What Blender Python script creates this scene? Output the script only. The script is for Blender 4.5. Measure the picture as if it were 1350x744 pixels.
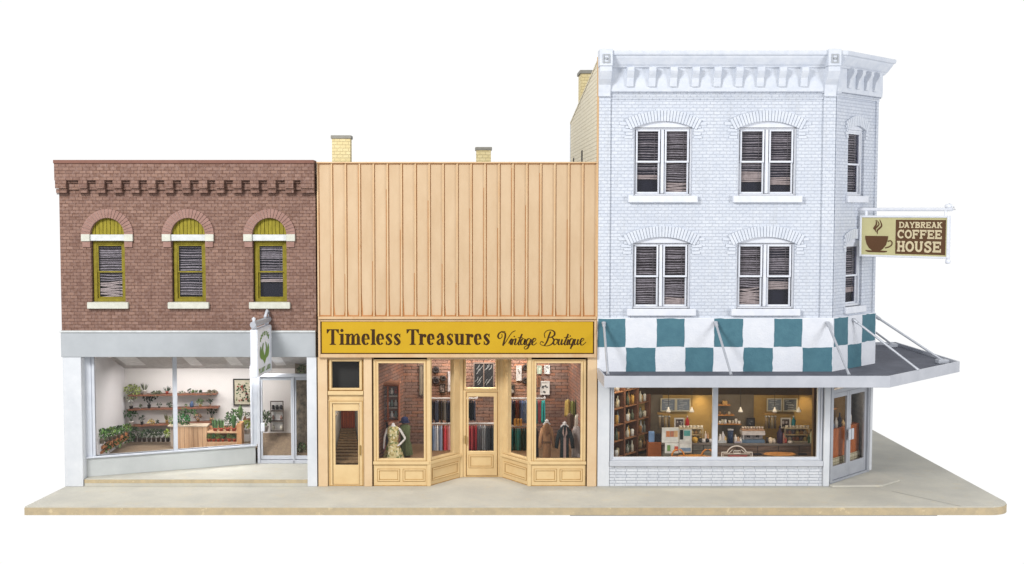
import bpy, math, random
from mathutils import Vector, Matrix, geometry
R = math.radians
random.seed(7)
SC = bpy.context.scene
COL = SC.collection
for o in list(bpy.data.objects):
    bpy.data.objects.remove(o)

# ------------------------------------------------------------------ camera
F_PX, CX, CY, HOR, DIST = 1600.0, 614.0, 372.0, 277.0, 29.6
TILT = math.atan((CY - HOR) / F_PX)
CAM_Z = DIST * math.tan(TILT + math.atan((641 - CY) / F_PX))
cd = bpy.data.cameras.new('camera')
cam = bpy.data.objects.new('camera', cd)
COL.objects.link(cam)
cam.location = (0, -DIST, CAM_Z)
cam.rotation_euler = (math.pi / 2 - TILT, 0, 0)
cd.sensor_width = 36
cd.lens = F_PX / 1350 * 36
cd.shift_x = (675 - CX) / 1350
cd.clip_end = 500
cd.clip_start = 0.5
SC.camera = cam

# ------------------------------------------------------------------ studio light: white backdrop behind, dimmer room in front
w = bpy.data.worlds.new('World')
SC.world = w
w.use_nodes = True
nt = w.node_tree
nt.nodes.clear()
wo = nt.nodes.new('ShaderNodeOutputWorld')
bg = nt.nodes.new('ShaderNodeBackground')
tc = nt.nodes.new('ShaderNodeTexCoord')
sx = nt.nodes.new('ShaderNodeSeparateXYZ')
mr = nt.nodes.new('ShaderNodeMapRange')
mr.inputs['From Min'].default_value = -0.15
mr.inputs['From Max'].default_value = 0.35
mr.inputs['To Min'].default_value = 0.62
mr.inputs['To Max'].default_value = 1.02
nt.links.new(tc.outputs['Generated'], sx.inputs[0])
nt.links.new(sx.outputs['Y'], mr.inputs['Value'])
nt.links.new(mr.outputs['Result'], bg.inputs['Strength'])
bg.inputs['Color'].default_value = (1, 1, 1, 1)
nt.links.new(bg.outputs[0], wo.inputs[0])

def area(name, loc, target, size, power, col=(1, 1, 1), size_y=None):
    l = bpy.data.lights.new(name, 'AREA')
    l.energy = power; l.color = col; l.size = size
    if size_y:
        l.shape = 'RECTANGLE'; l.size_y = size_y
    o = bpy.data.objects.new(name, l); COL.objects.link(o)
    o.location = loc
    o.rotation_euler = (Vector(target) - Vector(loc)).to_track_quat('-Z', 'Y').to_euler()
    return o
area('key_softbox', (-13, -20, 17), (0, 0, 4), 6, 6700, (1.0, 0.985, 0.96))
area('fill_softbox', (21, -17, 8), (6, 0, 4), 8, 2600, (0.99, 0.99, 1.0))

SC.view_settings.view_transform = 'Standard'
SC.view_settings.look = 'None'
SC.view_settings.exposure = 0
SC.view_settings.gamma = 1
SC.render.engine = 'CYCLES'
SC.cycles.use_denoising = True
SC.cycles.max_bounces = 6
SC.cycles.transparent_max_bounces = 12

# ------------------------------------------------------------------ measuring helpers (points of the photograph turned into metres)
def at(px, py, Y=0.0):
    u = (px - CX) / F_PX; v = (py - CY) / F_PX
    d = Vector((u, math.cos(TILT) - v * math.sin(TILT), -math.sin(TILT) - v * math.cos(TILT)))
    k = (DIST + Y) / d.y
    return Vector((d.x * k, Y, CAM_Z + d.z * k))
def X(px, py=420, Y=0.0): return at(px, py, Y).x
def Z(py, Y=0.0): return at(614, py, Y).z
def S(n, Y=0.0): return n * (DIST + Y) / F_PX     # length of n pixels at depth Y

def frameM(p0, p1):
    dx, dy = p1[0] - p0[0], p1[1] - p0[1]
    L = math.hypot(dx, dy); dx /= L; dy /= L
    return Matrix(((dx, -dy, 0, p0[0]), (dy, dx, 0, p0[1]), (0, 0, 1, 0), (0, 0, 0, 1))), L

# ------------------------------------------------------------------ mesh builder
LOC = {}
class MB:
    def __init__(s, M=None):
        s.v = []; s.f = []; s.m = []; s.M = M or Matrix(); s.mi = 0
    def p(s, co):
        s.v.append(s.M @ Vector(co)); return len(s.v) - 1
    def face(s, idx): s.f.append(tuple(idx)); s.m.append(s.mi)
    def box(s, x0, x1, y0, y1, z0, z1):
        a = [s.p((x, y, z)) for z in (z0, z1) for y in (y0, y1) for x in (x0, x1)]
        for q in ((0, 2, 3, 1), (4, 5, 7, 6), (0, 1, 5, 4), (2, 6, 7, 3), (0, 4, 6, 2), (1, 3, 7, 5)):
            s.face([a[i] for i in q])
        return s
    def rbox(s, cx, cy, cz, sx_, sy_, sz_, rot):
        M0 = s.M
        s.M = M0 @ Matrix.Translation((cx, cy, cz)) @ rot
        s.box(-sx_ / 2, sx_ / 2, -sy_ / 2, sy_ / 2, -sz_ / 2, sz_ / 2)
        s.M = M0
        return s
    def quad(s, a, b, c, d):
        s.face([s.p(a), s.p(b), s.p(c), s.p(d)]); return s
    def plate(s, loops, y0, y1):
        """loops of (x,z): first is the outline, the rest holes; extruded from y0 (front) to y1 (back)"""
        lv = [[Vector((x, z, 0)) for x, z in l] for l in loops]
        tris = geometry.tessellate_polygon(lv)
        flat = [q for l in loops for q in l]
        A = [s.p((x, y0, z)) for x, z in flat]; B = [s.p((x, y1, z)) for x, z in flat]
        for t in tris:
            a, b, c = [flat[i] for i in t]
            ar = (b[0] - a[0]) * (c[1] - a[1]) - (c[0] - a[0]) * (b[1] - a[1])
            t = t if ar > 0 else (t[0], t[2], t[1])
            s.face([A[i] for i in t]); s.face([B[i] for i in reversed(t)])
        k = 0
        for li, l in enumerate(loops):
            n = len(l)
            ar = sum(l[i][0] * l[(i + 1) % n][1] - l[(i + 1) % n][0] * l[i][1] for i in range(n))
            for i in range(n):
                j = (i + 1) % n
                q = [A[k + i], B[k + i], B[k + j], A[k + j]]
                if (ar > 0) == (li == 0): pass
                else: q.reverse()
                s.face(q)
            k += n
        return s
    def prism(s, pts, z0, z1):
        """plan polygon (x,y) raised from z0 to z1"""
        n = len(pts)
        ar = sum(pts[i][0] * pts[(i + 1) % n][1] - pts[(i + 1) % n][0] * pts[i][1] for i in range(n))
        if ar < 0: pts = pts[::-1]
        A = [s.p((x, y, z0)) for x, y in pts]; B = [s.p((x, y, z1)) for x, y in pts]
        tr = geometry.tessellate_polygon([[Vector((x, y, 0)) for x, y in pts]])
        for t in tr:
            a, b, c = [pts[i] for i in t]
            cr = (b[0] - a[0]) * (c[1] - a[1]) - (c[0] - a[0]) * (b[1] - a[1])
            t = t if cr > 0 else (t[0], t[2], t[1])
            s.face([B[i] for i in t]); s.face([A[i] for i in reversed(t)])
        for i in range(n):
            j = (i + 1) % n
            s.face([A[i], A[j], B[j], B[i]])
        return s
    def sweep(s, path, prof):
        """mitred sweep of a closed (out,z) profile along a plan path; out = to the right-hand (camera) side"""
        n = len(path); rings = []
        for i in range(n):
            def nrm(a, b):
                dx, dy = b[0] - a[0], b[1] - a[1]; L = math.hypot(dx, dy)
                return Vector((dy / L, -dx / L))
            if i == 0: m = nrm(path[0], path[1])
            elif i == n - 1: m = nrm(path[-2], path[-1])
            else:
                a, b = nrm(path[i - 1], path[i]), nrm(path[i], path[i + 1])
                m = (a + b); m = m / (m.length_squared / 2)
            rings.append([s.p((path[i][0] + m.x * o, path[i][1] + m.y * o, z)) for o, z in prof])
        k = len(prof)
        for i in range(n - 1):
            for j in range(k):
                j2 = (j + 1) % k
                s.face([rings[i][j], rings[i + 1][j], rings[i + 1][j2], rings[i][j2]])
        s.face(rings[0][::-1]); s.face(rings[-1])
        return s
    def tube(s, pts, r, n=8, cap=True):
        pts = [Vector(q) for q in pts]
        rs = r if isinstance(r, (list, tuple)) else [r] * len(pts)
        rings = []; ref = None
        for i, q in enumerate(pts):
            d = (pts[min(i + 1, len(pts) - 1)] - pts[max(i - 1, 0)]).normalized()
            if ref is None:
                ref = Vector((0, 0, 1)) if abs(d.z) < 0.9 else Vector((1, 0, 0))
            a = d.cross(ref).normalized(); b = d.cross(a).normalized(); ref = -b if False else ref
            rings.append([s.p(q + a * math.cos(t) * rs[i] + b * math.sin(t) * rs[i]) for t in [2 * math.pi * k / n for k in range(n)]])
        for i in range(len(pts) - 1):
            for k in range(n):
                k2 = (k + 1) % n
                s.face([rings[i][k], rings[i][k2], rings[i + 1][k2], rings[i + 1][k]])
        if cap:
            s.face(rings[0][::-1]); s.face(rings[-1])
        return s
    def lathe(s, c, prof, n=14, sy=1.0, cap=True):
        """prof: list of (r, dz) from bottom to top around centre c"""
        c = Vector(c)
        rings = [[s.p(c + Vector((r * math.cos(2 * math.pi * k / n), r * sy * math.sin(2 * math.pi * k / n), dz))) for k in range(n)] for r, dz in prof]
        for i in range(len(prof) - 1):
            for k in range(n):
                k2 = (k + 1) % n
                s.face([rings[i][k], rings[i][k2], rings[i + 1][k2], rings[i + 1][k]])
        if cap:
            s.face(rings[0][::-1]); s.face(rings[-1])
        return s
    def frame(s, x0, x1, z0, z1, wd, y0, y1, wb=None, wt=None):
        wb = wb or wd; wt = wt or wd
        s.box(x0, x0 + wd, y0, y1, z0, z1)
        s.box(x1 - wd, x1, y0, y1, z0, z1)
        s.box(x0 + wd, x1 - wd, y0 + .002, y1 - .002, z0, z0 + wb)
        s.box(x0 + wd, x1 - wd, y0 + .002, y1 - .002, z1 - wt, z1)
        return s
    def build(s, name, mats, parent=None, loc=None, bevel=0, smooth=False, label=None):
        me = bpy.data.meshes.new(name)
        L = LOC[parent.name] if parent else (Vector(loc) if loc is not None else Vector((0, 0, 0)))
        me.from_pydata([tuple(q - L) for q in s.v], [], s.f)
        if not isinstance(mats, (list, tuple)): mats = [mats]
        for m in mats: me.materials.append(m)
        for pl, i in zip(me.polygons, s.m):
            pl.material_index = i; pl.use_smooth = smooth
        me.update()
        o = bpy.data.objects.new(name, me); COL.objects.link(o)
        if parent: o.parent = parent
        else: o.location = L
        LOC[o.name] = L
        if bevel:
            b = o.modifiers.new('bevel', 'BEVEL'); b.width = bevel; b.segments = 2; b.limit_method = 'ANGLE'
        if label: o['label'] = label
        return o

def thing(name, label, cat, loc=(0, 0, 0), group=None):
    o = bpy.data.objects.new(name, None); COL.objects.link(o)
    o.empty_display_size = 0.2
    o.location = loc; LOC[o.name] = Vector(loc)
    return tag(o, label, cat, group)
def tag(o, label, cat, group=None, kind=None):
    if label: o['label'] = label
    if cat: o['category'] = cat
    if group: o['group'] = group
    if kind: o['kind'] = kind
    return o

# ------------------------------------------------------------------ materials
def lin(c): c /= 255; return c / 12.92 if c <= .04045 else ((c + .055) / 1.055) ** 2.4
EXPO = 1.25
def C(r, g, b, k=1.0): return tuple(min(.92, lin(x) / EXPO * k) for x in (r, g, b)) + (1,)
def base(name):
    m = bpy.data.materials.new(name); m.use_nodes = True
    n = m.node_tree.nodes; n['Principled BSDF'].inputs['Specular IOR Level'].default_value = .18; return m, m.node_tree, n, n['Principled BSDF']
def noise(nt_, scale, detail=4, rough=.6, vec=None):
    t = nt_.nodes.new('ShaderNodeTexNoise'); t.inputs['Scale'].default_value = scale
    t.inputs['Detail'].default_value = detail; t.inputs['Roughness'].default_value = rough
    if vec is not None: nt_.links.new(vec, t.inputs['Vector'])
    return t
def ramp(nt_, fac, a, b, ca, cb):
    r = nt_.nodes.new('ShaderNodeValToRGB'); e = r.color_ramp.elements
    e[0].position = a; e[1].position = b; e[0].color = ca; e[1].color = cb
    nt_.links.new(fac, r.inputs[0]); return r
def mix(nt_, fac, a, b, mode='MIX'):
    m = nt_.nodes.new('ShaderNodeMix'); m.data_type = 'RGBA'; m.blend_type = mode
    for s_, v_ in ((m.inputs[0], fac), (m.inputs[6], a), (m.inputs[7], b)):
        if hasattr(v_, 'links'): nt_.links.new(v_, s_)
        else: s_.default_value = v_
    return m.outputs[2]
def bump(nt_, b, h, strength, dist, prev=None):
    n = nt_.nodes.new('ShaderNodeBump'); n.inputs['Strength'].default_value = strength
    n.inputs['Distance'].default_value = dist
    nt_.links.new(h, n.inputs['Height'])
    if prev is not None: nt_.links.new(prev, n.inputs['Normal'])
    nt_.links.new(n.outputs[0], b.inputs['Normal']); return n.outputs[0]
def W(nt_):
    g = nt_.nodes.new('ShaderNodeNewGeometry'); return g.outputs['Position']

def paint(name, col, rough=.55, col2=None, amt=.5, scale=3, bmp=.15, bscale=60, metal=0, speck=None, speck_t=.68, spscale=25, stretch=None):
    """painted plastic: mottled between col and col2, optional specks of wear"""
    m, t, n, b = base(name)
    vec = W(t)
    if stretch:
        mp = t.nodes.new('ShaderNodeMapping'); mp.inputs['Scale'].default_value = stretch
        t.links.new(vec, mp.inputs[0]); vec = mp.outputs[0]
    col2 = col2 or tuple(c * .82 for c in col[:3]) + (1,)
    nz = noise(t, scale, 6, .65, vec)
    c = mix(t, ramp(t, nz.outputs[0], .35, .68, (0, 0, 0, 1), (amt, amt, amt, 1)).outputs[0], col, col2)
    if speck:
        s2 = noise(t, spscale, 5, .7, vec)
        c = mix(t, ramp(t, s2.outputs[0], speck_t, speck_t + .06, (0, 0, 0, 1), (.8, .8, .8, 1)).outputs[0], c, speck)
    t.links.new(c, b.inputs['Base Color'])
    b.inputs['Roughness'].default_value = rough; b.inputs['Metallic'].default_value = metal
    if bmp:
        bn = noise(t, bscale, 3, .6, vec); bump(t, b, bn.outputs[0], bmp, .02)
    return m

def brick(name, c1, c2, mortar, d=(1, 0), bw=.165, rh=.08, ms=.008, bstr=.6, stain=None, stain_amt=.5, off=.5, mottle=None, bdist=.02, rotate=False, warp=.014, streak=None):
    m, t, n, b = base(name)
    pos = W(t)
    dp = t.nodes.new('ShaderNodeVectorMath'); dp.operation = 'DOT_PRODUCT'
    t.links.new(pos, dp.inputs[0]); dp.inputs[1].default_value = (d[0], d[1], 0)
    sp = t.nodes.new('ShaderNodeSeparateXYZ'); t.links.new(pos, sp.inputs[0])
    cb = t.nodes.new('ShaderNodeCombineXYZ')
    t.links.new(dp.outputs['Value'], cb.inputs[1 if rotate else 0]); t.links.new(sp.outputs['Z'], cb.inputs[0 if rotate else 1])
    # hand-cast unevenness
    wn = noise(t, 9, 3, .6, pos)
    ad = t.nodes.new('ShaderNodeVectorMath'); ad.operation = 'MULTIPLY_ADD'
    t.links.new(wn.outputs['Color'], ad.inputs[0]); ad.inputs[1].default_value = (warp, warp * .7, 0); t.links.new(cb.outputs[0], ad.inputs[2])
    bt = t.nodes.new('ShaderNodeTexBrick'); t.links.new(ad.outputs[0], bt.inputs['Vector'])
    bt.offset = off
    bt.inputs['Color1'].default_value = c1; bt.inputs['Color2'].default_value = c2; bt.inputs['Mortar'].default_value = mortar
    bt.inputs['Scale'].default_value = 1; bt.inputs['Mortar Size'].default_value = ms
    bt.inputs['Brick Width'].default_value = bw; bt.inputs['Row Height'].default_value = rh
    bt.inputs['Mortar Smooth'].default_value = .35
    c = bt.outputs['Color']
    if mottle:
        nz = noise(t, 14, 5, .7, pos)
        c = mix(t, ramp(t, nz.outputs[0], .45, .7, (0, 0, 0, 1), (.7, .7, .7, 1)).outputs[0], c, mottle)
    if stain:
        nz = noise(t, 1.3, 6, .7, pos)
        c = mix(t, ramp(t, nz.outputs[0], .42, .72, (0, 0, 0, 1), (stain_amt,) * 3 + (1,)).outputs[0], c, stain)
    if streak:
        mp = t.nodes.new('ShaderNodeMapping'); mp.inputs['Scale'].default_value = (3.2, 3.2, .45); t.links.new(pos, mp.inputs[0])
        nz = noise(t, 1.6, 7, .7, mp.outputs[0])
        c = mix(t, ramp(t, nz.outputs[0], .52, .74, (0, 0, 0, 1), (.6,) * 3 + (1,)).outputs[0], c, streak)
    t.links.new(c, b.inputs['Base Color'])
    b.inputs['Roughness'].default_value = .75
    inv = t.nodes.new('ShaderNodeMath'); inv.operation = 'SUBTRACT'; inv.inputs[0].default_value = 1; t.links.new(bt.outputs['Fac'], inv.inputs[1])
    fn = noise(t, 45, 3, .6, pos)
    a2 = t.nodes.new('ShaderNodeMath'); a2.operation = 'MULTIPLY_ADD'; t.links.new(fn.outputs[0], a2.inputs[0]); a2.inputs[1].default_value = .5; t.links.new(inv.outputs[0], a2.inputs[2])
    bump(t, b, a2.outputs[0], bstr, bdist)
    return m

def glass(name, tint=(1, 1, 1, 1), refl=.018):
    m = bpy.data.materials.new(name); m.use_nodes = True; t = m.node_tree; t.nodes.clear()
    o = t.nodes.new('ShaderNodeOutputMaterial'); mx = t.nodes.new('ShaderNodeMixShader')
    tr = t.nodes.new('ShaderNodeBsdfTransparent'); gl = t.nodes.new('ShaderNodeBsdfGlossy')
    tr.inputs[0].default_value = tint; gl.inputs['Roughness'].default_value = .03
    mx.inputs[0].default_value = refl
    t.links.new(tr.outputs[0], mx.inputs[1]); t.links.new(gl.outputs[0], mx.inputs[2]); t.links.new(mx.outputs[0], o.inputs[0])
    return m
def emit(name, col, st):
    m, t, n, b = base(name); b.inputs['Emission Color'].default_value = col; b.inputs['Emission Strength'].default_value = st
    b.inputs['Base Color'].default_value = col; return m

Wh = C(234, 238, 246)
D45 = (.7071, .7071)
M = {}
M['brick_red'] = brick('red_brick', C(154, 122, 107), C(124, 94, 81), C(98, 70, 62), mottle=C(166, 140, 132), stain=C(122, 94, 86), stain_amt=.45, streak=C(112, 84, 76))
M['brick_arch'] = paint('arch_brick_paint', C(166, 132, 122), .75, C(146, 112, 103), .8, 9, .4, 60)
M['cap_red'] = paint('parapet_cap_paint', C(136, 98, 86), .7, C(120, 84, 74), .7, 5, .2)
M['lt_mortar'] = paint('pale_joint_paint', C(206, 180, 172), .8)
M['olive'] = paint('olive_trim_paint', C(154, 141, 48), .6, C(118, 106, 34), .8, 8, .3, 50, speck=C(96, 84, 30), speck_t=.64)
M['olive_board'] = paint('olive_board_paint', C(164, 152, 52), .6, C(124, 114, 34), .8, 10, .3, 40, stretch=(3, 3, .5))
M['stone'] = paint('cream_stone_paint', C(220, 221, 210), .7, C(192, 192, 180), .7, 7, .3, 50, speck=C(168, 160, 140), speck_t=.66)
M['sill'] = paint('white_stone_paint', C(224, 228, 230), .7, C(198, 202, 202), .7, 7, .3, 50)
M['grey_metal'] = paint('grey_storefront_paint', C(186, 191, 196), .45, C(172, 177, 182), .8, 1.2, .05, 30)
M['pil_white'] = paint('pale_pilaster_paint', C(230, 233, 238), .45, C(208, 213, 220), .7, 1.5, .08, 30, speck=C(180, 186, 196), speck_t=.7)
M['white_frame'] = paint('blue_white_frame_paint', C(222, 227, 236), .45, C(202, 208, 220), .6, 4, .1)
M['bulk'] = paint('bulkhead_paint', C(204, 208, 208), .5, C(190, 194, 195), .8, 1.3, .1, 40)
M['white_brick'] = brick('white_painted_brick', C(226, 232, 242), C(215, 222, 234), C(204, 211, 225), mottle=C(236, 240, 247), stain=C(204, 212, 227), stain_amt=.6, bstr=.7, streak=C(204, 208, 214), ms=.009, bdist=.03, warp=.03)
M['white_brick45'] = brick('white_painted_brick_angled', C(224, 230, 241), C(213, 220, 233), C(200, 208, 223), D45, mottle=C(232, 237, 246), stain=C(202, 210, 226), stain_amt=.6, bstr=.7, streak=C(202, 206, 213), ms=.009, bdist=.03, warp=.03)
M['white_bulk'] = brick('white_bulkhead_brick', C(228, 232, 238), C(216, 221, 230), C(178, 184, 196), bw=.265, rh=.072, ms=.009, off=.12, mottle=C(238, 240, 246), bstr=.8)
M['cream_white'] = paint('white_cornice_paint', C(228, 233, 242), .6, C(206, 214, 228), .7, 5, .3, 40, speck=C(196, 206, 222), speck_t=.62)
M['white_trim'] = paint('white_window_paint', C(238, 241, 248), .5, C(218, 224, 238), .6, 6, .1)
M['check_w'] = paint('white_check_paint', C(238, 241, 248), .6, C(222, 227, 238), .6, 4, .4, 22)
M['check_t'] = paint('teal_check_paint', C(86, 130, 144), .6, C(74, 116, 132), .8, 5, .4, 22, speck=C(100, 152, 164), speck_t=.7)
M['alum'] = paint('silver_paint', C(190, 194, 202), .35, C(172, 176, 185), .6, 3, .1, 40, metal=.15)
M['alum_lt'] = paint('light_silver_paint', C(212, 216, 224), .4, C(196, 200, 209), .6, 3, .1, 40)
M['alum_sh'] = paint('silver_fascia_paint', C(202, 205, 213), .35, C(184, 188, 197), .7, 2.5, .1, 40, metal=.1)
M['deck'] = paint('tar_paper_deck', C(112, 115, 126), .85, C(92, 95, 105), .8, 3, .4, 50)
M['tanbrick'] = brick('tan_side_brick', C(252, 243, 220), C(244, 234, 208), C(222, 212, 186), (0, 1), bstr=.8, bw=.22, rh=.1, ms=.01)
M['chimbrick'] = brick('yellow_chimney_brick', C(250, 234, 184), C(240, 222, 168), C(226, 208, 158), (1, 0.6), bw=.15, rh=.085, bstr=.7)
M['chimcap'] = paint('grey_chimney_cap', C(166, 164, 156), .8, C(146, 144, 136), .6, 8, .4)
M['orange_edge'] = paint('peach_edge_paint', C(226, 190, 144), .7, C(210, 170, 124), .7, 5, .2)
RUST = C(190, 134, 84)
M['peach'] = paint('peach_metal_panel', C(216, 190, 157), .5, C(203, 174, 139), .9, 1.8, .06, 20, stretch=(1, 1, .35))
M['peach_rib'] = paint('peach_rib', C(222, 193, 155), .5, C(212, 172, 128), .8, 3, .1, 20, speck=C(204, 148, 96), speck_t=.64, spscale=6, stretch=(1, 1, .4))
M['rust'] = paint('rust_wash_line', C(206, 150, 100), .7, C(176, 118, 66), .9, 3, .1, stretch=(1, 1, .6))
M['cream'] = paint('butter_cream_paint', C(236, 208, 158), .5, C(226, 194, 144), .8, 3, .12, 30, speck=C(206, 158, 98), speck_t=.69, spscale=9)
M['cream2'] = paint('peach_pilaster_paint', C(232, 204, 166), .5, C(222, 190, 150), .8, 2, .1, 30, speck=C(208, 166, 120), speck_t=.7, spscale=9)
M['wash'] = paint('brown_panel_wash', C(204, 162, 98), .7, C(170, 122, 62), .9, 8, .1)
M['sign_y'] = paint('mustard_sign_face', C(208, 168, 38), .5, C(200, 158, 34), .6, 2, .02)
M['sign_br'] = paint('dark_brown_ink', C(66, 44, 24), .8, bmp=0)
M['sign_bd'] = paint('dark_border_ink', C(88, 62, 22), .6, bmp=0)
M['walk'] = None
M['handle'] = paint('brass_handle', C(176, 146, 92), .4, metal=.4)
M['black'] = paint('black_void', (.006, .006, .008, 1), .8, bmp=0)
M['dark'] = paint('dark_interior', (.02, .018, .018, 1), .8, bmp=0)
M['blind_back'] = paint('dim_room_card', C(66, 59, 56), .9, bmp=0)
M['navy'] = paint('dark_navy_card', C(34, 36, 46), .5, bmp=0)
M['slat'] = paint('blind_slat', C(178, 170, 164), .6, C(120, 112, 106), .9, 14, 0)
M['slat2'] = paint('pale_blind_slat', C(212, 196, 178), .6, C(176, 160, 144), .9, 14, 0)
M['glass'] = glass('window_glass')
M['glassd'] = glass('upper_window_glass', (.9, .9, .95, 1), .03)

# ------------------------------------------------------------------ sidewalk slab
def walk_mat():
    m, t, n, b = base('aged_concrete')
    pos = W(t)
    a = noise(t, .9, 8, .65, pos); c1 = mix(t, ramp(t, a.outputs[0], .35, .65, (0, 0, 0, 1), (1, 1, 1, 1)).outputs[0], C(212, 209, 197), C(196, 194, 185))
    b2 = noise(t, 2.6, 8, .75, pos); c2 = mix(t, ramp(t, b2.outputs[0], .55, .72, (0, 0, 0, 1), (.55,) * 3 + (1,)).outputs[0], c1, C(216, 202, 172))
    b3 = noise(t, 16, 6, .75, pos); c3 = mix(t, ramp(t, b3.outputs[0], .52, .75, (0, 0, 0, 1), (.4,) * 3 + (1,)).outputs[0], c2, C(180, 177, 168))
    t.links.new(c3, b.inputs['Base Color']); b.inputs['Roughness'].default_value = .8
    bump(t, b, b3.outputs[0], .25, .02)
    return m
M['walk'] = walk_mat()
M['walk_edge'] = paint('tan_slab_edge', C(206, 187, 152), .8, C(184, 170, 144), .9, 5, .5, 30, speck=C(226, 208, 170), speck_t=.6, spscale=6)
M['joint'] = paint('joint_line', C(176, 174, 168), .9)
YF = -2.08
XL0 = at(32, 668, YF).x; XR0 = 12.62
pts = [(XL0, YF)]
r_ = .55
for k in range(0, 9):
    a_ = -math.pi / 2 + k / 8 * math.pi / 2
    pts.append((XR0 - r_ + r_ * math.cos(a_), YF + r_ + r_ * math.sin(a_)))
pts += [(XR0, 8.6), (X(88, 641), 8.6), (X(87, 641), 0)]
mb = MB(); mb.mi = 1; mb.prism(pts, -.2, -.028)
mb.mi = 0; mb.prism([(x + (.012 if x < 0 else -.012), y + .012 if y < 0 else y - .012) for x, y in pts], -.028, 0)
slab = mb.build('sidewalk', [M['walk'], M['walk_edge']]); tag(slab, 'pale grey beige concrete slab with a tan cut edge and one rounded corner', 'sidewalk', kind='structure')
mb = MB()
for (a, b_) in (((at(1165, 634).x, -.55), (at(1216, 668).x + .1, YF + .02)),):
    a = Vector((a[0], a[1], .0)); b_ = Vector((b_[0], b_[1], 0)); d = (b_ - a).normalized(); nn = Vector((-d.y, d.x, 0)) * .012
    z = Vector((0, 0, .004))
    mb.quad(a + nn + z, a - nn + z, b_ - nn + z, b_ + nn + z)
for x in ():
    mb.quad((x - .006, YF + .02, .003), (x + .006, YF + .02, .003), (x + .006, -.02, .003), (x - .006, -.02, .003))
jl = mb.build('sidewalk_joint', M['joint'], slab)
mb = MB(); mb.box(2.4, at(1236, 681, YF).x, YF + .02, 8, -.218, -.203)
mb.build('shadow_strip', paint('painted_shadow_strip', C(120, 116, 112), .8), slab)  # thin grey strip added below the slab, drawing its shadow line in colour

# ------------------------------------------------------------------ shared builders
def blind_mb(x0, x1, z0, z1, y, rnd, drop=1.0, pale=0.0, mess=.3):
    """slats from z1 down; `drop` = share of the height covered, `pale` = share gathered pale at the bottom of the drop"""
    mb = MB(); mb.M = CUR[0]
    H = z1 - z0; zb = z1 - H * drop
    z = z1 - .012; k = 0
    ph = rnd.random() * 6
    while z > zb:
        t = (z1 - z) / (H * drop)
        gather = t > 1 - pale
        mb.mi = 1 if gather or (k == 0) else 0
        th = .03 if gather else rnd.choice((.016, .022, .03, .036))
        n = 5; tilt = (rnd.random() - .5) * .03 * mess * (3 if gather else 1)
        pts = [x0 + (x1 - x0) * i / n for i in range(n + 1)]
        zs = [z + tilt * (i / n - .5) + .006 * mess * math.sin(ph + i * 1.3 + k * .35) for i in range(n + 1)]
        A = [mb.p((a, y, c + th / 2)) for a, c in zip(pts, zs)]
        B = [mb.p((a, y - .012, c - th / 2)) for a, c in zip(pts, zs)]
        for i in range(n): mb.face([B[i], B[i + 1], A[i + 1], A[i]])
        z -= (.036 if gather else .055) * (.8 + .5 * rnd.random()); k += 1
    mb.mi = 0
    mb.box(x0 + (x1 - x0) * .82, x0 + (x1 - x0) * .82 + .006, y - .02, y - .016, zb, z1)
    return mb
CUR = [Matrix()]
def NB():
    mb = MB(); mb.M = CUR[0]; return mb

def sash_window(bld, x0, x1, z0, z1, y, fw, mframe, rnd, zm=None, drops=((1, .0), (1, .4)), slim=.035, name='window'):
    """double-hung window: outer frame is the part; sash, panes, blinds and back card are its sub-parts"""
    zm = zm if zm is not None else (z0 + z1) / 2
    mb = NB(); mb.frame(x0, x1, z0, z1, fw, y, y + .1)
    fr = mb.build(name, mframe, bld, bevel=.006)
    a, b_, c, d = x0 + fw, x1 - fw, z0 + fw, z1 - fw
    s1 = NB(); s1.frame(a, b_, zm - slim / 2, d, slim, y + .02, y + .055)
    s1.build('upper_sash', mframe, fr, bevel=.004)
    s2 = NB(); s2.frame(a + .004, b_ - .004, c, zm + slim / 2, slim, y + .06, y + .09)
    s2.build('lower_sash', mframe, fr, bevel=.004)
    g = NB(); g.box(a + slim * .7, b_ - slim * .7, y + .036, y + .04, zm, d - slim * .7); g.build('pane', M['glassd'], fr)
    g = NB(); g.box(a + slim * .7, b_ - slim * .7, y + .072, y + .076, c + slim * .7, zm); g.build('pane', M['glassd'], fr)
    for (lo, hi, dr) in ((zm, d, drops[0]), (c, zm, drops[1])):
        bm_ = blind_mb(a + .01, b_ - .01, lo + .01, hi - .01, y + .12, rnd, dr[0], dr[1], dr[2] if len(dr) > 2 else .4)
        bm_.build('blind', [M['slat'], M['slat2']], fr)
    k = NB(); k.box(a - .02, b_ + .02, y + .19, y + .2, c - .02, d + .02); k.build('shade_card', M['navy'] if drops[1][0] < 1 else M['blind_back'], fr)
    return fr

def voussoirs(cx, cz, ri, ro, a0, a1, n, y0, y1, gap=.12):
    mb = NB(); da = (a1 - a0) / n
    for i in range(n):
        s_, e_ = a0 + da * (i + gap / 2), a0 + da * (i + 1 - gap / 2)
        j = .006 * math.sin(i * 12.9)
        lo = [(cx + (ri) * math.cos(t), cz + ri * math.sin(t)) for t in (s_, e_)]
        hi = [(cx + (ro + j) * math.cos(t), cz + (ro + j) * math.sin(t)) for t in (e_, s_)]
        mb.plate([lo + hi], y0, y1)
    return mb
def arc(cx, cz, r, a0, a1, n): return [(cx + r * math.cos(a0 + (a1 - a0) * i / n), cz + r * math.sin(a0 + (a1 - a0) * i / n)) for i in range(n + 1)]

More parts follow.
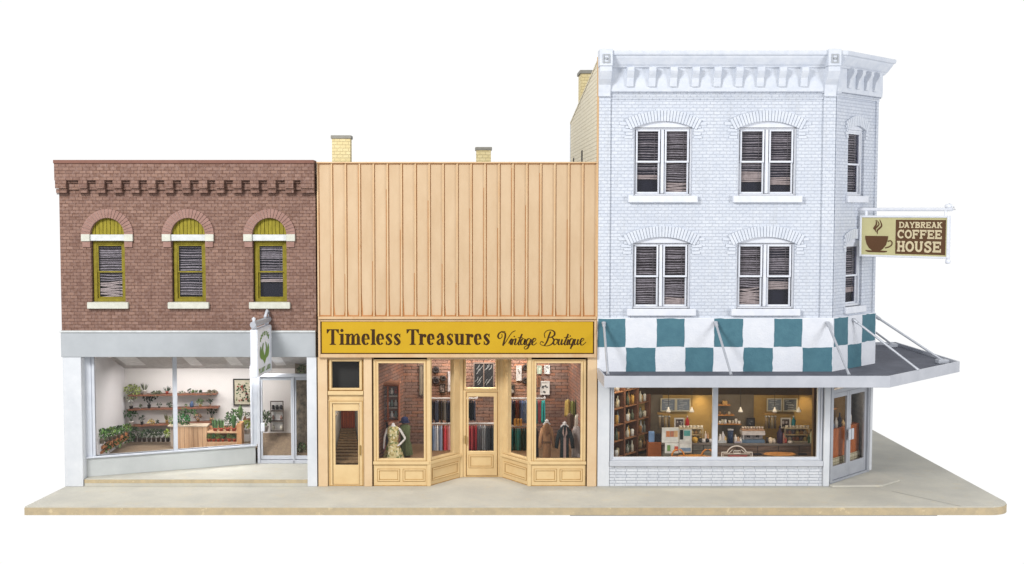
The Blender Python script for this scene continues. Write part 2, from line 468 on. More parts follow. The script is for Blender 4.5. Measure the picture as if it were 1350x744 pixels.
# ================================================================== BROWN BRICK BUILDING
BX0, BX1 = X(81.5, 435), X(417, 435)
BTOP = Z(211, -.22)
bld = thing('brick_building', 'reddish brown brick building with three arched olive windows over a pale grey plant shop', 'building', (BX0, 0, 0))
rb = random.Random(3)
zs_bot, zs_top = Z(398.6), Z(318.3)      # window opening
spring = Z(310); 
wc = [X(142, 320), X(248.3, 320), X(355.4, 320)]
hw = S(22.3)
loops = [[(BX0, Z(436)), (BX1, Z(436)), (BX1, BTOP - .06), (BX0, BTOP - .06)]]
for c in wc:
    loops.append([(c - hw, zs_bot), (c + hw, zs_bot), (c + hw, spring)] + arc(c, spring, hw, 0, math.pi, 14)[1:-1] + [(c - hw, spring)])
mb = MB(); mb.plate(loops, 0, .3)
mb.build('front_wall', M['brick_red'], bld)
mb = MB()   # body behind the front: side walls, back wall, roof
mb.box(BX0, BX0 + .15, .3, 8.2, 0, BTOP - .3); mb.box(BX1 - .15, BX1, .3, 8.2, 0, BTOP - .3)
mb.box(BX0, BX1, 8.2, 8.4, 0, BTOP - .3)
mb.build('side_wall', M['brick_red'], bld)
mb = MB(); mb.box(BX0 + .15, BX1 - .15, .3, 8.2, BTOP - .75, BTOP - .65); mb.build('roof', M['deck'], bld)
mb = MB(); mb.box(BX0 + .02, BX1 - .02, .3, 8.2, Z(440) - .02, Z(440) + .05); mb.build('ceiling_slab', M['dark'], bld)
# parapet band, cap, stepped corbels
zb1 = Z(238, -.2)
mb = MB(); mb.box(BX0 - .045, BX1 - .01, -.2, 0, zb1, BTOP - .085); mb.build('parapet_band', M['brick_red'], bld)
mb = MB(); mb.box(BX0 - .06, BX1 - .005, -.23, .32, BTOP - .085, BTOP); mb.build('parapet_cap', M['cap_red'], bld, bevel=.012)
zc2 = Z(256.5, -.12)
cpx = [109.6, 132.7, 155, 177.7, 200, 222.8, 245.2, 268, 290, 313, 335.7, 358, 381.5]
def corbel(x0, x1):
    m_ = MB(); H = zb1 - zc2
    m_.box(x0, x1, -.21, 0, zb1 - H * .58, zb1 + .02)
    m_.box(x0 + .003, x1 - .003, -.15, 0, zb1 - H * .9, zb1 - H * .61)
    m_.box(x0 - .006, x1 + .006, -.09, 0, zc2, zb1 - H * .92)
    return m_
for px in cpx:
    c = at(px, 245, -.15).x
    corbel(c - .105, c + .105).build('corbel', M['brick_red'], bld, bevel=.012)
corbel(BX0 - .03, BX0 + .24).build('corbel', M['brick_red'], bld, bevel=.012)
corbel(BX1 - .33, BX1 - .012).build('corbel', M['brick_red'], bld, bevel=.012)
mb = MB(); mb.box(BX0 + .25, BX1 - .33, -.055, 0, zb1 - .22, zb1); mb.box(BX0 + .25, BX1 - .33, -.1, -.055, zb1 - .06, zb1)
mb.build('corbel_course', M['brick_red'], bld)
# windows
dr = [((1, .0, .5), (1, .6, 1.3)), ((1, 0, .6), (.92, 0, .5)), ((1, 0, .5), (.38, .3, .4))]
for c, d in zip(wc, dr):
    zl0, zl1 = Z(318.3, -.06), Z(309.5, -.06)
    w_ = sash_window(bld, c - hw + .02, c + hw, zs_bot, zl0, .12, .085, M['olive'], rb, zm=Z(358.5, .15), drops=d)
    mb = MB(); n = 9
    for i in range(n):      # boards of the arched panel
        xa, xb = c - hw + 2 * hw * i / n + .012, c - hw + 2 * hw * (i + 1) / n
        top = lambda x: spring + math.sqrt(max(0, hw * hw - (x - c) ** 2))
        mb.plate([[(xa, zl1 - .02), (xb, zl1 - .02), (xb, top(xb) + .01), ((xa + xb) / 2, top((xa + xb) / 2) + .01), (xa, top(xa) + .01)]], .07 + .006 * (i % 2), .12)
    mb.box(c - hw, c + hw, .12, .14, zl1 - .02, spring + hw)
    mb.build('arched_panel', M['olive_board'], w_)
    av = voussoirs(c, spring, hw + .003, S(34.3), 0, math.pi, 21, -.055, 0, .14)
    av.mi = 1; CUR[0] = Matrix(); av.plate([arc(c, spring, hw + .006, 0, math.pi, 20) + arc(c, spring, S(33.8), math.pi, 0, 20)], -.035, .001)
    av.build('arch', [M['brick_arch'], M['lt_mortar']], w_, bevel=.008)
    mb = MB(); ws = S(34)
    mb.box(c - ws, c - hw - .004, -.085, 0, zl0, zl1 + .01); mb.build('springer_block', M['stone'], w_, bevel=.012); mb = MB(); mb.box(c + hw + .004, c + ws, -.085, 0, zl0, zl1 + .01)
    mb.build('springer_block', M['stone'], w_, bevel=.012)
    mb = MB(); mb.box(c - hw - .002, c + hw + .002, -.03, .13, zl0 + .01, zl1); mb.build('lintel', M['sill'], w_, bevel=.01)
    mb = MB(); mb.box(c - ws + .02, c - hw - .002, -.05, 0, zl0 - S(8), zl0); mb.build('brick_stop', M['brick_arch'], w_, bevel=.01); mb = MB(); mb.box(c + hw + .002, c + ws - .02, -.05, 0, zl0 - S(8), zl0)
    mb.build('brick_stop', M['brick_arch'], w_, bevel=.01)
    mb = MB(); mb.box(c - S(27.2), c + S(26.8), -.11, .12, Z(407.3, -.1), Z(398.8, -.1)); mb.build('sill', M['stone'], w_, bevel=.015)
# storefront
zf0, zf1 = Z(471, -.08), Z(437, -.08)
mb = MB(); mb.box(BX0 - .005, BX1 - .01, -.08, .3, zf0, zf1 - .035); mb.build('fascia', M['grey_metal'], bld, bevel=.01)
mb = MB(); mb.box(BX0 - .03, BX1 - .01, -.11, .3, zf1 - .03, zf1 + .015); mb.build('fascia_moulding', M['sill'], bld, bevel=.01)
mb = MB(); mb.box(X(85, 550), X(109, 550), -.06, .28, 0, zf0 - .002); mb.build('pilaster', M['pil_white'], bld, bevel=.012)
mb = MB(); mb.box(X(405.2, 550), X(418, 550), -.06, 2.2, 0, zf0 - .002); mb.build('pilaster', M['pil_white'], bld, bevel=.012)
FL = Z(632)   # entry floor height
mb = MB(); mb.prism([(X(110, 550), -.02), (X(405, 550), -.02), (X(405, 550), 2.2), (X(110, 550), 2.2)], FL * .45, FL - .004)
mb.mi = 1; mb.prism([(X(110, 550), -.016), (X(405, 550), -.016), (X(405, 550), 2.2), (X(110, 550), 2.2)], 0, FL * .45 - .002); mb.prism([(X(110, 550), -.02), (X(405, 550), -.02), (X(405, 550), 2.2), (X(110, 550), 2.2)], FL - .004, FL)
mb.build('entry_floor', [M['walk_edge'], M['walk']], bld, bevel=.008)
# angled show window
PA = (at(110, 550, .22).x, .22); PB = (at(341, 540, 1.86).x, 1.86)
FM, FLn = frameM(PA, PB)
def u_of(px, py):      # place along the angled window where the photograph shows px
    best = min((abs((at(px, py, PA[1] + (PB[1] - PA[1]) * k / 400).x) - (PA[0] + (PB[0] - PA[0]) * k / 400)), k) for k in range(401))
    return FLn * best[1] / 400
CUR[0] = FM
yl = .3
zsill = (at(112, 604, .25).z + at(337, 588.6, 1.85).z) / 2
mb = NB(); mb.box(0, u_of(337, 600), 0, .12, FL, zsill); mb.build('bulkhead', M['bulk'], bld, bevel=.01)
mb = NB(); mb.box(-.02, u_of(338, 590) , -.06, .14, zsill + .002, zsill + .05); mb.build('window_ledge', M['white_frame'], bld, bevel=.01)
ztopw = 3.5
u1, u2, um1, um2 = u_of(125, 550), u_of(331, 550), u_of(228.6, 550), u_of(233.8, 550)
zg0 = at(228, 594.5, 1.0).z
mb = NB()
mb.box(0, u1 - .07, .0, .12, zsill + .05, ztopw)
mb.box(u1 - .065, u1, -.03, .1, zsill + .05, ztopw)
mb.box(um1, um2, -.03, .1, zsill + .05, ztopw)
mb.box(u2, u2 + .04, -.03, .1, zsill + .05, ztopw); mb.box(u2 + .045, FLn + .02, -.01, .12, zsill + .05, ztopw)
mb.box(u1, um1, -.02, .08, zsill + .05, zg0); mb.box(um2, u2, -.02, .08, zsill + .05, zg0)
dw = mb.build('display_window', M['white_frame'], bld, bevel=.008)
mb = NB(); mb.box(u1, um1, .03, .036, zg0, ztopw); mb.build('pane', M['glass'], dw)
mb = NB(); mb.box(um2, u2, .03, .036, zg0, ztopw); mb.build('pane', M['glass'], dw)
CUR[0] = Matrix()
mb = MB(); mb.prism([(X(110, 550), .28), (X(405, 550), .28), (X(405, 550), 2.1), (PB[0], 1.95), (PA[0], .34)], 3.42, 3.46); mb.build('soffit', M['grey_metal'], bld)
# door, sidelight and transom at the back of the recess
YD = 1.88
dx = lambda px: at(px, 550, YD).x
dz = lambda py: at(370, py, YD).z
mb = MB(); mb.box(dx(339.5), dx(343.2), YD - .05, YD + .1, FL, 3.5); mb.box(dx(386.2), dx(388.2), YD - .03, YD + .08, FL, dz(495))
mb.box(dx(343.2), dx(412), YD - .06, YD + .1, dz(497), dz(493.2)); mb.box(dx(343.2), dx(412), YD - .03, YD + .08, FL, dz(606.6))
entry = mb.build('entry_frame', M['alum_lt'], bld, bevel=.008)
mb = MB(); mb.frame(dx(343.6), dx(386), dz(606), dz(497.5), .05, YD, YD + .06, wb=.1, wt=.08)
door = mb.build('door', M['alum_lt'], bld, bevel=.01)
mb = MB(); mb.box(dx(345.5), dx(384.5), YD + .03, YD + .034, dz(600.5), dz(503)); mb.build('pane', M['glass'], door)
mb = MB(); mb.box(dx(344), dx(349.5), YD - .09, YD - .055, dz(568.5), dz(557)); mb.box(dx(345.5), dx(347.5), YD - .055, YD, dz(565), dz(560)); mb.build('handle', M['white_trim'], door, bevel=.02)
mb = MB(); mb.frame(dx(388.6), dx(414), dz(606), dz(497.5), .04, YD, YD + .06, wb=.1, wt=.08); sl = mb.build('side_light', M['alum_lt'], bld, bevel=.01)
mb = MB(); mb.box(dx(390), dx(413), YD + .03, YD + .034, dz(600.5), dz(503)); mb.build('pane', M['glass'], sl)
mb = MB(); mb.box(dx(343.2), dx(412), YD + .03, YD + .034, dz(493.4), 3.5); mb.build('transom_pane', M['glass'], bld)

# ================================================================== PEACH METAL BUILDING
CX0, CX1 = X(418.6, 420), X(787, 420)
CTOP = Z(213.6, -.06)
bou = thing('boutique_building', 'peach metal clad building with a cream boutique shop front, middle of the row', 'building', (CX0, 0, 0))
mb = MB(); mb.box(CX0 + .01, CX1 - .01, 0, .2, Z(474), CTOP - .04); fp = mb.build('metal_panel', M['peach'], bou)
zr0, zr1 = Z(417.5, -.04), CTOP - .035
ribs = MB(); wash = MB()
rr = random.Random(5)
for i in range(21):
    x = CX0 + .03 + (CX1 - CX0 - .06) * i / 20
    ribs.box(x - .02, x + .02, -.042, 0, zr0, zr1)
    if i < 20: wash.box(x + .024, x + .034 + .008 * rr.random(), -.004, 0, zr0, zr1)
    if i > 0: wash.box(x - .040, x - .025, -.0035, 0, zr0, zr1 - .8 * rr.random() * (zr1 - zr0))
    for s_ in (-1, 1):
        h_ = .08 + .5 * rr.random()
        if 0 < i < 20: wash.plate([[(x + s_ * .04, zr0), (x + s_ * (.055 + .02 * rr.random()), zr0), (x + s_ * .04, zr0 + h_)]] if s_ > 0 else [[(x - .055 - .02 * rr.random(), zr0), (x - .04, zr0), (x - .04, zr0 + h_)]], -.005, 0)
wash.box(CX0 + .03, CX1 - .03, -.006, 0, zr0, zr0 + .03)
wash.box(CX0 + .03, CX1 - .03, -.006, 0, zr1 - .025, zr1)
ribs.build('seam_ribs', M['peach_rib'], bou, bevel=.008); wash.build('rust_streaks', M['rust'], bou)
mb = MB(); mb.box(CX0, CX1, -.075, .24, CTOP - .035, CTOP); mb.build('parapet_cap', M['peach_rib'], bou, bevel=.01)
mb = MB(); mb.box(CX0 + .02, CX1 - .02, -.09, 0, Z(421.5, -.09), zr0); mb.build('ledge', M['peach_rib'], bou, bevel=.01)
mb = MB(); mb.box(CX0 + .01, CX0 + .14, .2, 8.2, 0, CTOP - .3); mb.build('side_wall', M['tanbrick'], bou); mb = MB(); mb.box(CX1 - .14, CX1 - .01, .2, 8.2, 0, CTOP - .3); mb.box(CX0, CX1, 8.2, 8.4, 0, CTOP - .3); mb.build('side_wall', M['tanbrick'], bou)
mb = MB(); mb.box(CX0 + .14, CX1 - .14, .2, 8.2, CTOP - .7, CTOP - .6); mb.build('roof', M['deck'], bou)
for (xa, xb, yt, Yc, lab) in ((436.2, 463.2, 178.5, 2.2, 'taller yellow brick chimney'), (626.4, 648.6, 194, 4.2, 'shorter yellow brick chimney')):
    a, b_ = at(xa, 200, Yc).x, at(xb, 200, Yc).x; zt = at(500, yt, Yc).z
    mb = MB(); mb.box(a + .03, b_ - .03, Yc, Yc + .42, CTOP - .6, zt - .09)
    ch = mb.build('chimney', M['chimbrick'], bou, label=lab)
    mb = MB(); mb.box(a, b_, Yc - .03, Yc + .45, zt - .09, zt); mb.build('chimney_cap', M['chimcap'], ch, bevel=.015)
# sign backing frame + name board
zs0, zs1 = Z(471.5, -.12), Z(422.3, -.12)
sx0, sx1 = X(421.5, 446), X(785, 446)
mb = MB(); mb.frame(sx0 - .02, sx1 + .01, zs0, zs1, .055, -.16, 0, wb=.085, wt=.03); 
mb.build('sign_frame', M['peach_rib'], bou, bevel=.01)
# shopfront columns
def colm(pa, pb, mat_, y0=-.05, y1=.25, z1=None, nm='pilaster'):
    m_ = MB(); m_.box(X(pa, 555), X(pb, 555), y0, y1, 0, z1 or zs0 - .002); return m_.build(nm, mat_, bou, bevel=.01)
colm(419.6, 432, M['cream2'], -.06); colm(480, 490.6, M['cream2'], -.06); colm(774, 786, M['cream2'], -.06)
mb = MB(); mb.box(X(491, 555), X(492.3, 555), -.01, .2, .0, zs0); mb.box(X(772.4, 555), X(773.8, 555), -.01, .2, 0, zs0); mb.build('shadow_gap', paint('dark_gap', C(90, 66, 40), .8), bou)
def panel_wash(m_, x0, x1, z0, z1, y, t=.014):
    m_.box(x0, x1, y - .003, y, z0, z0 + t); m_.box(x0, x1, y - .003, y, z1 - t, z1); m_.box(x0, x0 + t, y - .003, y, z0 + t, z1 - t); m_.box(x1 - t, x1, y - .003, y, z0 + t, z1 - t)
def raised_panel(par, x0, x1, z0, z1, y):
    m_ = NB(); m_.frame(x0, x1, z0, z1, .035, y - .025, y); m_.build('panel_moulding', M['cream'], par, bevel=.01)
    m_ = NB(); panel_wash(m_, x0 + .035, x1 - .035, z0 + .035, z1 - .035, y - .001); panel_wash(m_, x0 - .012, x1 + .012, z0 - .012, z1 + .012, y - .001, .012); m_.build('panel_wash', M['wash'], par)
# stair door bay
xa, xb = X(432.6, 555), X(479.4, 555)
def Xp(px, Y=0): return at(px, 555, Y).x
mb = MB(); mb.plate([[(xa, Z(527, .03)), (xb, Z(527, .03)), (xb, zs0), (xa, zs0)], [(Xp(438, .03), Z(512, .03)), (Xp(474, .03), Z(512, .03)), (Xp(474, .03), Z(476.6, .03)), (Xp(438, .03), Z(476.6, .03))]], .03, .12)
tb = mb.build('transom_frame', M['cream'], bou, bevel=.008)
mb = MB(); mb.frame(Xp(434.5), Xp(477.5), Z(514.5), Z(474), .05, -.01, .03); mb.build('transom_moulding', M['cream'], tb, bevel=.01)
mb = MB(); mb.box(xa, xb, -.05, .03, Z(521, -.05), Z(516, -.05)); mb.build('transom_ledge', M['cream'], tb, bevel=.01)
mb = MB(); panel_wash(mb, Xp(433.2), Xp(478.8), Z(515.6), Z(473.2), .03, .02); mb.build('transom_wash', M['wash'], tb)
mb = MB(); mb.box(Xp(438, .08), Xp(474, .08), .08, .084, Z(512, .08), Z(476.6, .08)); mb.build('transom_pane', M['glass'], tb)
mb = MB(); mb.quad((xa, .35, Z(527)), (xb, .35, Z(527)), (xb, .35, zs0), (xa, .35, zs0)); mb.build('transom_backing', paint('grey_to_black_card', C(50, 50, 50), .7, bmp=0), tb)
mb = MB(); mb.frame(xa, xb, 0, Z(527), .1, .0, .12, wb=.03); mb.build('door_frame', M['cream'], bou, bevel=.008)
xa2, xb2 = xa + .1, xb - .1
mb = MB(); mb.plate([[(xa2 + .01, .035), (xb2 - .01, .035), (xb2 - .01, Z(533)), (xa2 + .01, Z(533))], [(Xp(442, .04), Z(613.3, .04)), (Xp(472, .04), Z(613.3, .04)), (Xp(472, .04), Z(541.8, .04)), (Xp(442, .04), Z(541.8, .04))]], .04, .1)
sd = mb.build('stair_door', M['cream'], bou, bevel=.008)
mb = MB(); mb.box(Xp(442, .07), Xp(472, .07), .07, .074, Z(613, .07), Z(541, .07)); mb.build('pane', M['glass'], sd)
mb = MB(); mb.box(Xp(473.6), Xp(476), -.03, .0, Z(600), Z(587)); mb.box(Xp(474), Xp(475.4), 0, .04, Z(595), Z(592)); mb.build('handle', M['handle'], sd, bevel=.01)
mb = MB(); panel_wash(mb, Xp(434), Xp(478.4), .004, Z(528.5), -.0005, .016); mb.build('door_wash', M['wash'], sd)
# boutique bays
zsl1, zsl0 = Z(608.6, -.04), Z(613, -.04)
bx = [Xp(492.4), Xp(565.5), Xp(607.8, 1.0), Xp(661.5, 1.0), Xp(698), Xp(772.4)]
bays = [((bx[0], 0), (bx[1], 0)), ((bx[1], 0), (bx[2], 1.0)), ((bx[2], 1.0), (bx[3], 1.0)), ((bx[3], 1.0), (bx[4], 0)), ((bx[4], 0), (bx[5], 0))]
def uglass(M_, L, p0, p1, px, py=550):
    best = min((abs(at(px, py, p0[1] + (p1[1] - p0[1]) * k / 400).x - (p0[0] + (p1[0] - p0[0]) * k / 400)), k) for k in range(401))
    return L * best[1] / 400
zg0_, zg1_ = Z(605), Z(479)
gpx = {0: (499, 558.7), 1: (566.8, 597.6), 3: (670, 699.2 - 1.4), 4: (706.7, 765.8)}
ztopb = 3.3
for k, (p0, p1) in enumerate(bays):
    FM2, L2 = frameM(p0, p1); CUR[0] = FM2
    if k == 2: continue
    ga, gb = (uglass(FM2, L2, p0, p1, q) for q in gpx[k])
    if k == 1: ga = .09
    if k == 3: gb = L2 - .09
    z1_ = zg1_ + (.12 if k in (1, 3) else 0)
    mb = NB(); mb.box(0, L2, 0, .1, 0, zsl0); bk = mb.build('bulkhead', M['cream'], bou, bevel=.008)
    mb = NB(); mb.box(-.01, L2 + .01, -.05, .12, zsl0 + .002, zsl1); mb.build('window_ledge', M['cream'], bk, bevel=.012)
    mb = NB(); mb.box(0, L2, -.004, 0, zsl0 - .014, zsl0); mb.box(0, L2, -.004, 0, .002, .02); mb.build('ledge_wash', M['wash'], bk)
    if k in (0, 4):
        for (q0, q1) in (((497.6, 526.5), (531.5, 560)) if k == 0 else ((704.8, 734), (739, 768))):
            raised_panel(bk, uglass(FM2, L2, p0, p1, q0), uglass(FM2, L2, p0, p1, q1), Z(634.5), Z(618.8), 0)
    else: raised_panel(bk, .12, L2 - .12, Z(634.5), Z(618.8), 0)
    mb = NB(); mb.plate([[(0, zsl1 + .002), (L2, zsl1 + .002), (L2, ztopb), (0, ztopb)], [(ga, zg0_), (gb, zg0_), (gb, z1_), (ga, z1_)]], 0, .1)
    fr = mb.build('display_window', M['cream'], bou, bevel=.01)
    mb = NB(); mb.frame(ga - .05, gb + .05, zg0_ - .05, z1_ + .05, .05, -.02, 0); mb.build('sash', M['cream'], fr, bevel=.008)
    mb = NB(); panel_wash(mb, ga - .062, gb + .062, zg0_ - .062, z1_ + .062, 0, .012); mb.build('sash_wash', M['wash'], fr)
    mb = NB(); mb.box(ga, gb, .05, .054, zg0_, z1_); mb.build('pane', M['glass'], fr)
# corner posts between bays
CUR[0] = Matrix()
mb = MB()
for (x, y) in ((bx[1], 0), (bx[4], 0)): mb = MB(); mb.box(x - .045, x + .045, -.03, .05, 0, zs0); mb.build('corner_post', M['cream'], bou, bevel=.01)
for (x, y) in ((bx[2], 1.0), (bx[3], 1.0)): mb = MB(); mb.box(x - .045, x + .045, .96, 1.05, 0, ztopb); mb.build('corner_post', M['cream'], bou, bevel=.01)
# centre door
Yd = 1.0
e = lambda px: at(px, 560, Yd).x
ez = lambda py: at(635, py, Yd).z
mb = MB(); mb.plate([[(bx[2] + .045, 0), (bx[3] - .045, 0), (bx[3] - .045, ztopb), (bx[2] + .045, ztopb)],
                     [(e(614.5), .03), (e(656), .03), (e(656), ez(517)), (e(614.5), ez(517))],
                     [(e(614.3), ez(511.7)), (e(653.2), ez(511.7)), (e(653.2), ez(470)), (e(614.3), ez(470))]], Yd, Yd + .1)
df = mb.build('door_frame', M['cream'], bou, bevel=.008)
mb = MB(); mb.frame(e(612), e(655.5), ez(514), ez(468), .045, Yd - .03, Yd); mb.build('transom_moulding', M['cream'], df, bevel=.008)
mb = MB(); panel_wash(mb, e(611.3), e(656), ez(514.8), ez(467), Yd, .016); panel_wash(mb, e(614), e(656.6), .02, ez(516.4), Yd - .001, .012); mb.build('frame_wash', M['wash'], df)
mb = MB(); mb.box(e(614.3), e(653.2), Yd + .05, Yd + .054, ez(511.7), ez(468)); mb.build('transom_pane', M['glass'], df)
mb = MB(); mb.plate([[(e(615), .035), (e(655.6), .035), (e(655.6), ez(517.6)), (e(615), ez(517.6))], [(e(617.8), ez(595.3)), (e(651), ez(595.3)), (e(651), ez(523.2)), (e(617.8), ez(523.2))]], Yd + .02, Yd + .07)
cdoor = mb.build('shop_door', M['cream'], bou, bevel=.008)
mb = MB(); mb.box(e(617.8), e(651), Yd + .04, Yd + .044, ez(595), ez(523)); mb.build('pane', M['glass'], cdoor)
raised_panel(cdoor, e(618.5), e(650), ez(617), ez(600.5), Yd + .02)
mb = MB(); mb.box(e(612.6), e(615), Yd - .06, Yd - .03, ez(585), ez(574)); mb.box(e(613.2), e(614.4), Yd - .03, Yd + .02, ez(581), ez(578)); mb.build('handle', M['handle'], cdoor, bevel=.01)
mb = MB(); mb.prism([(bx[1], .1), (bx[2], 1.1), (bx[3], 1.1), (bx[4], .1)], zs0 + .05, zs0 + .1); mb.build('soffit', M['cream'], bou)

# ================================================================== WHITE CORNER BUILDING
KX0 = X(787.6, 420); KC = 8.955; KE = (10.495, 1.54)
KTOP = Z(66.5, -.4)
cor = thing('corner_building', 'tall three storey white painted brick corner building with bracketed cornice and teal check band', 'building', (KX0, 0, 0))
PATH = [(KX0, 0), (KC, 0), KE, (KE[0], 7.9)]
rk = random.Random(11)
zw = {'u': (Z(258), Z(170)), 'l': (Z(407), Z(322.3))}
ZG = Z(489)      # wall above the shop
FK, LK = frameM((KX0, 0), (KC, 0)); FA, LA = frameM((KC, 0), KE)
def seg_top(c, h, zt, rise, n=10):
    Rr = (h * h + rise * rise) / (2 * rise); cz = zt + rise - Rr; a = math.asin(h / Rr)
    return arc(c, cz, Rr, math.pi / 2 - a, math.pi / 2 + a, n), Rr, cz, a
fw_open = {}
loops = [[(KX0, ZG), (KC, ZG), (KC, KTOP - .5), (KX0, KTOP - .5)]]
wins = []
for key, cxs in (('u', (873.8, 1011.6)), ('l', (871.6, 1009))):
    for px in cxs:
        c = at(px, 215 if key == 'u' else 365).x; h = S(38.4); z0, z1 = zw[key]
        ar_, Rr, cz, a = seg_top(c, h, z1 + .02, .16)
        loops.append([(c - h, z0), (c + h, z0)] + ar_)
        wins.append((c, h, z0, z1, Rr, cz, a, key))
mb = MB(); mb.plate(loops, 0, .3); mb.build('front_wall', M['white_brick'], cor)
# pilaster strips at both ends of the front and ledges under the cornice
zl = Z(126)
mb = MB(); mb.box(KX0 + .0, X(804, 250), -.05, 0, ZG, zl); mb.build('corner_strip', M['white_brick'], cor, bevel=.006); mb = MB(); mb.box(X(1083.5, 250), KC, -.05, 0, ZG, zl); mb.build('corner_strip', M['white_brick'], cor, bevel=.006)
mb = MB(); mb.sweep([(KX0, 0), (KC, 0), KE], [(0, Z(127)), (.05, Z(127)), (.05, Z(123, -.05)), (.09, Z(123, -.05)), (.09, Z(120.5, -.05)), (0, Z(120.5))]); mb.sweep([(X(804, 250), 0), (X(1083, 250), 0)], [(0, Z(131)), (.035, Z(131)), (.035, Z(127.3)), (0, Z(127.3))])
mb.build('brick_course', M['white_brick'], cor)
mb = MB(); mb.sweep([(KX0 + .3, 0), (KC - .35, 0)], [(.09, Z(122.6)), (.096, Z(122.6)), (.096, Z(121.9)), (.09, Z(121.9))])
mb.sweep([(KC + .1, 0.1), (KE[0], KE[1])], [(.09, Z(122.6)), (.096, Z(122.6)), (.096, Z(121.9)), (.09, Z(121.9))])
mb.build('course_wash', paint('dark_joint_wash', C(96, 104, 124), .8), cor)
# angled wall
CUR[0] = FA
al = [[(0, ZG), (LA, ZG), (LA, KTOP - .5), (0, KTOP - .5)]]
aw = []
for key in ('u', 'l'):
    z0, z1 = zw[key]; c, h = 1.09, .42
    ar_, Rr, cz, a = seg_top(c, h, z1 + .02, .1)
    al.append([(c - h, z0), (c + h, z0)] + ar_); aw.append((c, h, z0, z1, Rr, cz, a, key))
mb = NB(); mb.plate(al, 0, .3); mb.build('angled_wall', M['white_brick45'], cor)
mb = NB(); mb.box(0, .14, -.035, 0, ZG, zl); mb.build('corner_strip', M['white_brick45'], cor); mb = NB(); mb.box(LA - .12, LA, -.035, 0, ZG, zl); mb.build('corner_strip', M['white_brick45'], cor)
CUR[0] = Matrix()
# side and back walls, roof
mb = MB(); mb.box(KE[0] - .2, KE[0], KE[1] + .1, 7.9, 0, KTOP - .5); mb.box(KX0, KE[0], 7.9, 8.1, 0, Z(163, 7.7) ); mb.build('side_wall', M['white_brick'], cor)
zpa, zpb = Z(80, .3), at(752.7, 163, 7.7).z
mb = MB(); A = [(KX0 + .0, y, z) for y, z in ((.02, 3.3), (7.9, 3.3), (7.9, zpb), (.02, zpa))]
B = [(KX0 + .2, y, z) for (_, y, z) in A]
ia = [mb.p(q) for q in A]; ib = [mb.p(q) for q in B]
mb.face(ia); mb.face(ib[::-1])
for i in range(4): j = (i + 1) % 4; mb.face([ia[i], ib[i], ib[j], ia[j]])
mb.box(KX0, KX0 + .2, .3, 7.9, 0, 3.298)
mb.build('party_wall', M['tanbrick'], cor, label='tan brick side wall with sloping parapet')
mb = MB(); cp = [(KX0 - .05, .02, zpa - .03), (KX0 - .05, 7.92, zpb - .03)]
i0 = []
for y, z in ((.02, zpa), (7.95, zpb)):
    i0 += [mb.p(q) for q in ((KX0 - .015, y, z), (KX0 + .24, y, z), (KX0 + .24, y, z + .05), (KX0 - .015, y, z + .05))]
mb.face(i0[0:4]); mb.face(i0[4:8][::-1])
for k in range(4): k2 = (k + 1) % 4; mb.face([i0[k], i0[4 + k], i0[4 + k2], i0[k2]])
mb.build('parapet_coping', M['tanbrick'], cor)
mb = MB(); mb.box(KX0 - .035, KX0 - .002, -.06, .12, .02, KTOP - .1); mb.build('wall_edge', M['orange_edge'], cor, bevel=.01)
mb = MB()
for (px, py0, py1, Y) in ((767.7, 198, 211, 4.0), (757.5, 208, 214, 6.6)):
    z0, z1 = at(px, py1, Y).z - .3, at(px, py0, Y).z
    mb.box(KX0 - .004, KX0 + .02, Y, Y + .38, z0, z1)
mb.build('slit_window', M['dark'], cor)
mb = MB(); mb.prism([(KX0 + .2, .3), (KC, .3), (KE[0] - .3, KE[1] + .3), (KE[0] - .2, 7.9), (KX0 + .2, 7.9)], Z(163, 7.7) - 1.0, Z(163, 7.7) - .9); mb.build('roof', M['deck'], cor)
mb = MB(); Yc = 4.9; zt = at(770, 92.5, Yc).z; mb.box(KX0 + .03, KX0 + .68, Yc, Yc + .8, zpb - 1, zt - .1)
ch = mb.build('chimney', M['chimbrick'], cor)
mb = MB(); mb.box(KX0 - .01, KX0 + .72, Yc - .04, Yc + .84, zt - .1, zt); mb.build('chimney_cap', M['chimcap'], ch, bevel=.015)
# cornice: crown moulding, frieze, brackets, corner blocks
zc = lambda py: Z(py, -.35)
CP = [(KX0 - .0, 0), (KC, 0), KE, (KE[0], 3.0)]
prof = [(.0, zc(88)), (.16, zc(88)), (.18, zc(86)), (.22, zc(84)), (.27, zc(80)), (.32, zc(76)), (.34, zc(73.5)), (.385, zc(72.5)), (.4, zc(70)), (.4, KTOP - .005), (.0, KTOP - .005)]
mb = MB(); mb.sweep(CP, prof); crn = mb.build('cornice', M['cream_white'], cor, bevel=.006)
mb = MB(); mb.sweep(CP, [(0, Z(121)), (.1, Z(121)), (.11, zc(113)), (.11, zc(88)), (0, zc(88))]); mb.build('frieze', M['cream_white'], crn)
def bracket(m_, u, hwid=.085):
    z0, z1 = zc(113.5), zc(87.7)
    H = z1 - z0
    cs = [(-.11, z0), (-.11, z1 - .004), (-.30, z1 - .004), (-.305, z1 - H * .2), (-.27, z1 - H * .34), (-.2, z1 - H * .55), (-.18, z1 - H * .8), (-.16, z0)]
    A = [m_.p((u - hwid, y, z)) for y, z in cs]; B = [m_.p((u + hwid, y, z)) for y, z in cs]
    m_.face(A); m_.face(B[::-1])
    n = len(cs)
    for i in range(n): j = (i + 1) % n; m_.face([A[i], B[i], B[j], A[j]])
for px in (831.7, 860.7, 889, 918, 947, 975.7, 1004, 1033, 1062):
    mb = MB(); bracket(mb, at(px, 100, -.28).x); mb.build('bracket', M['cream_white'], crn, bevel=.01)
CUR[0] = FA
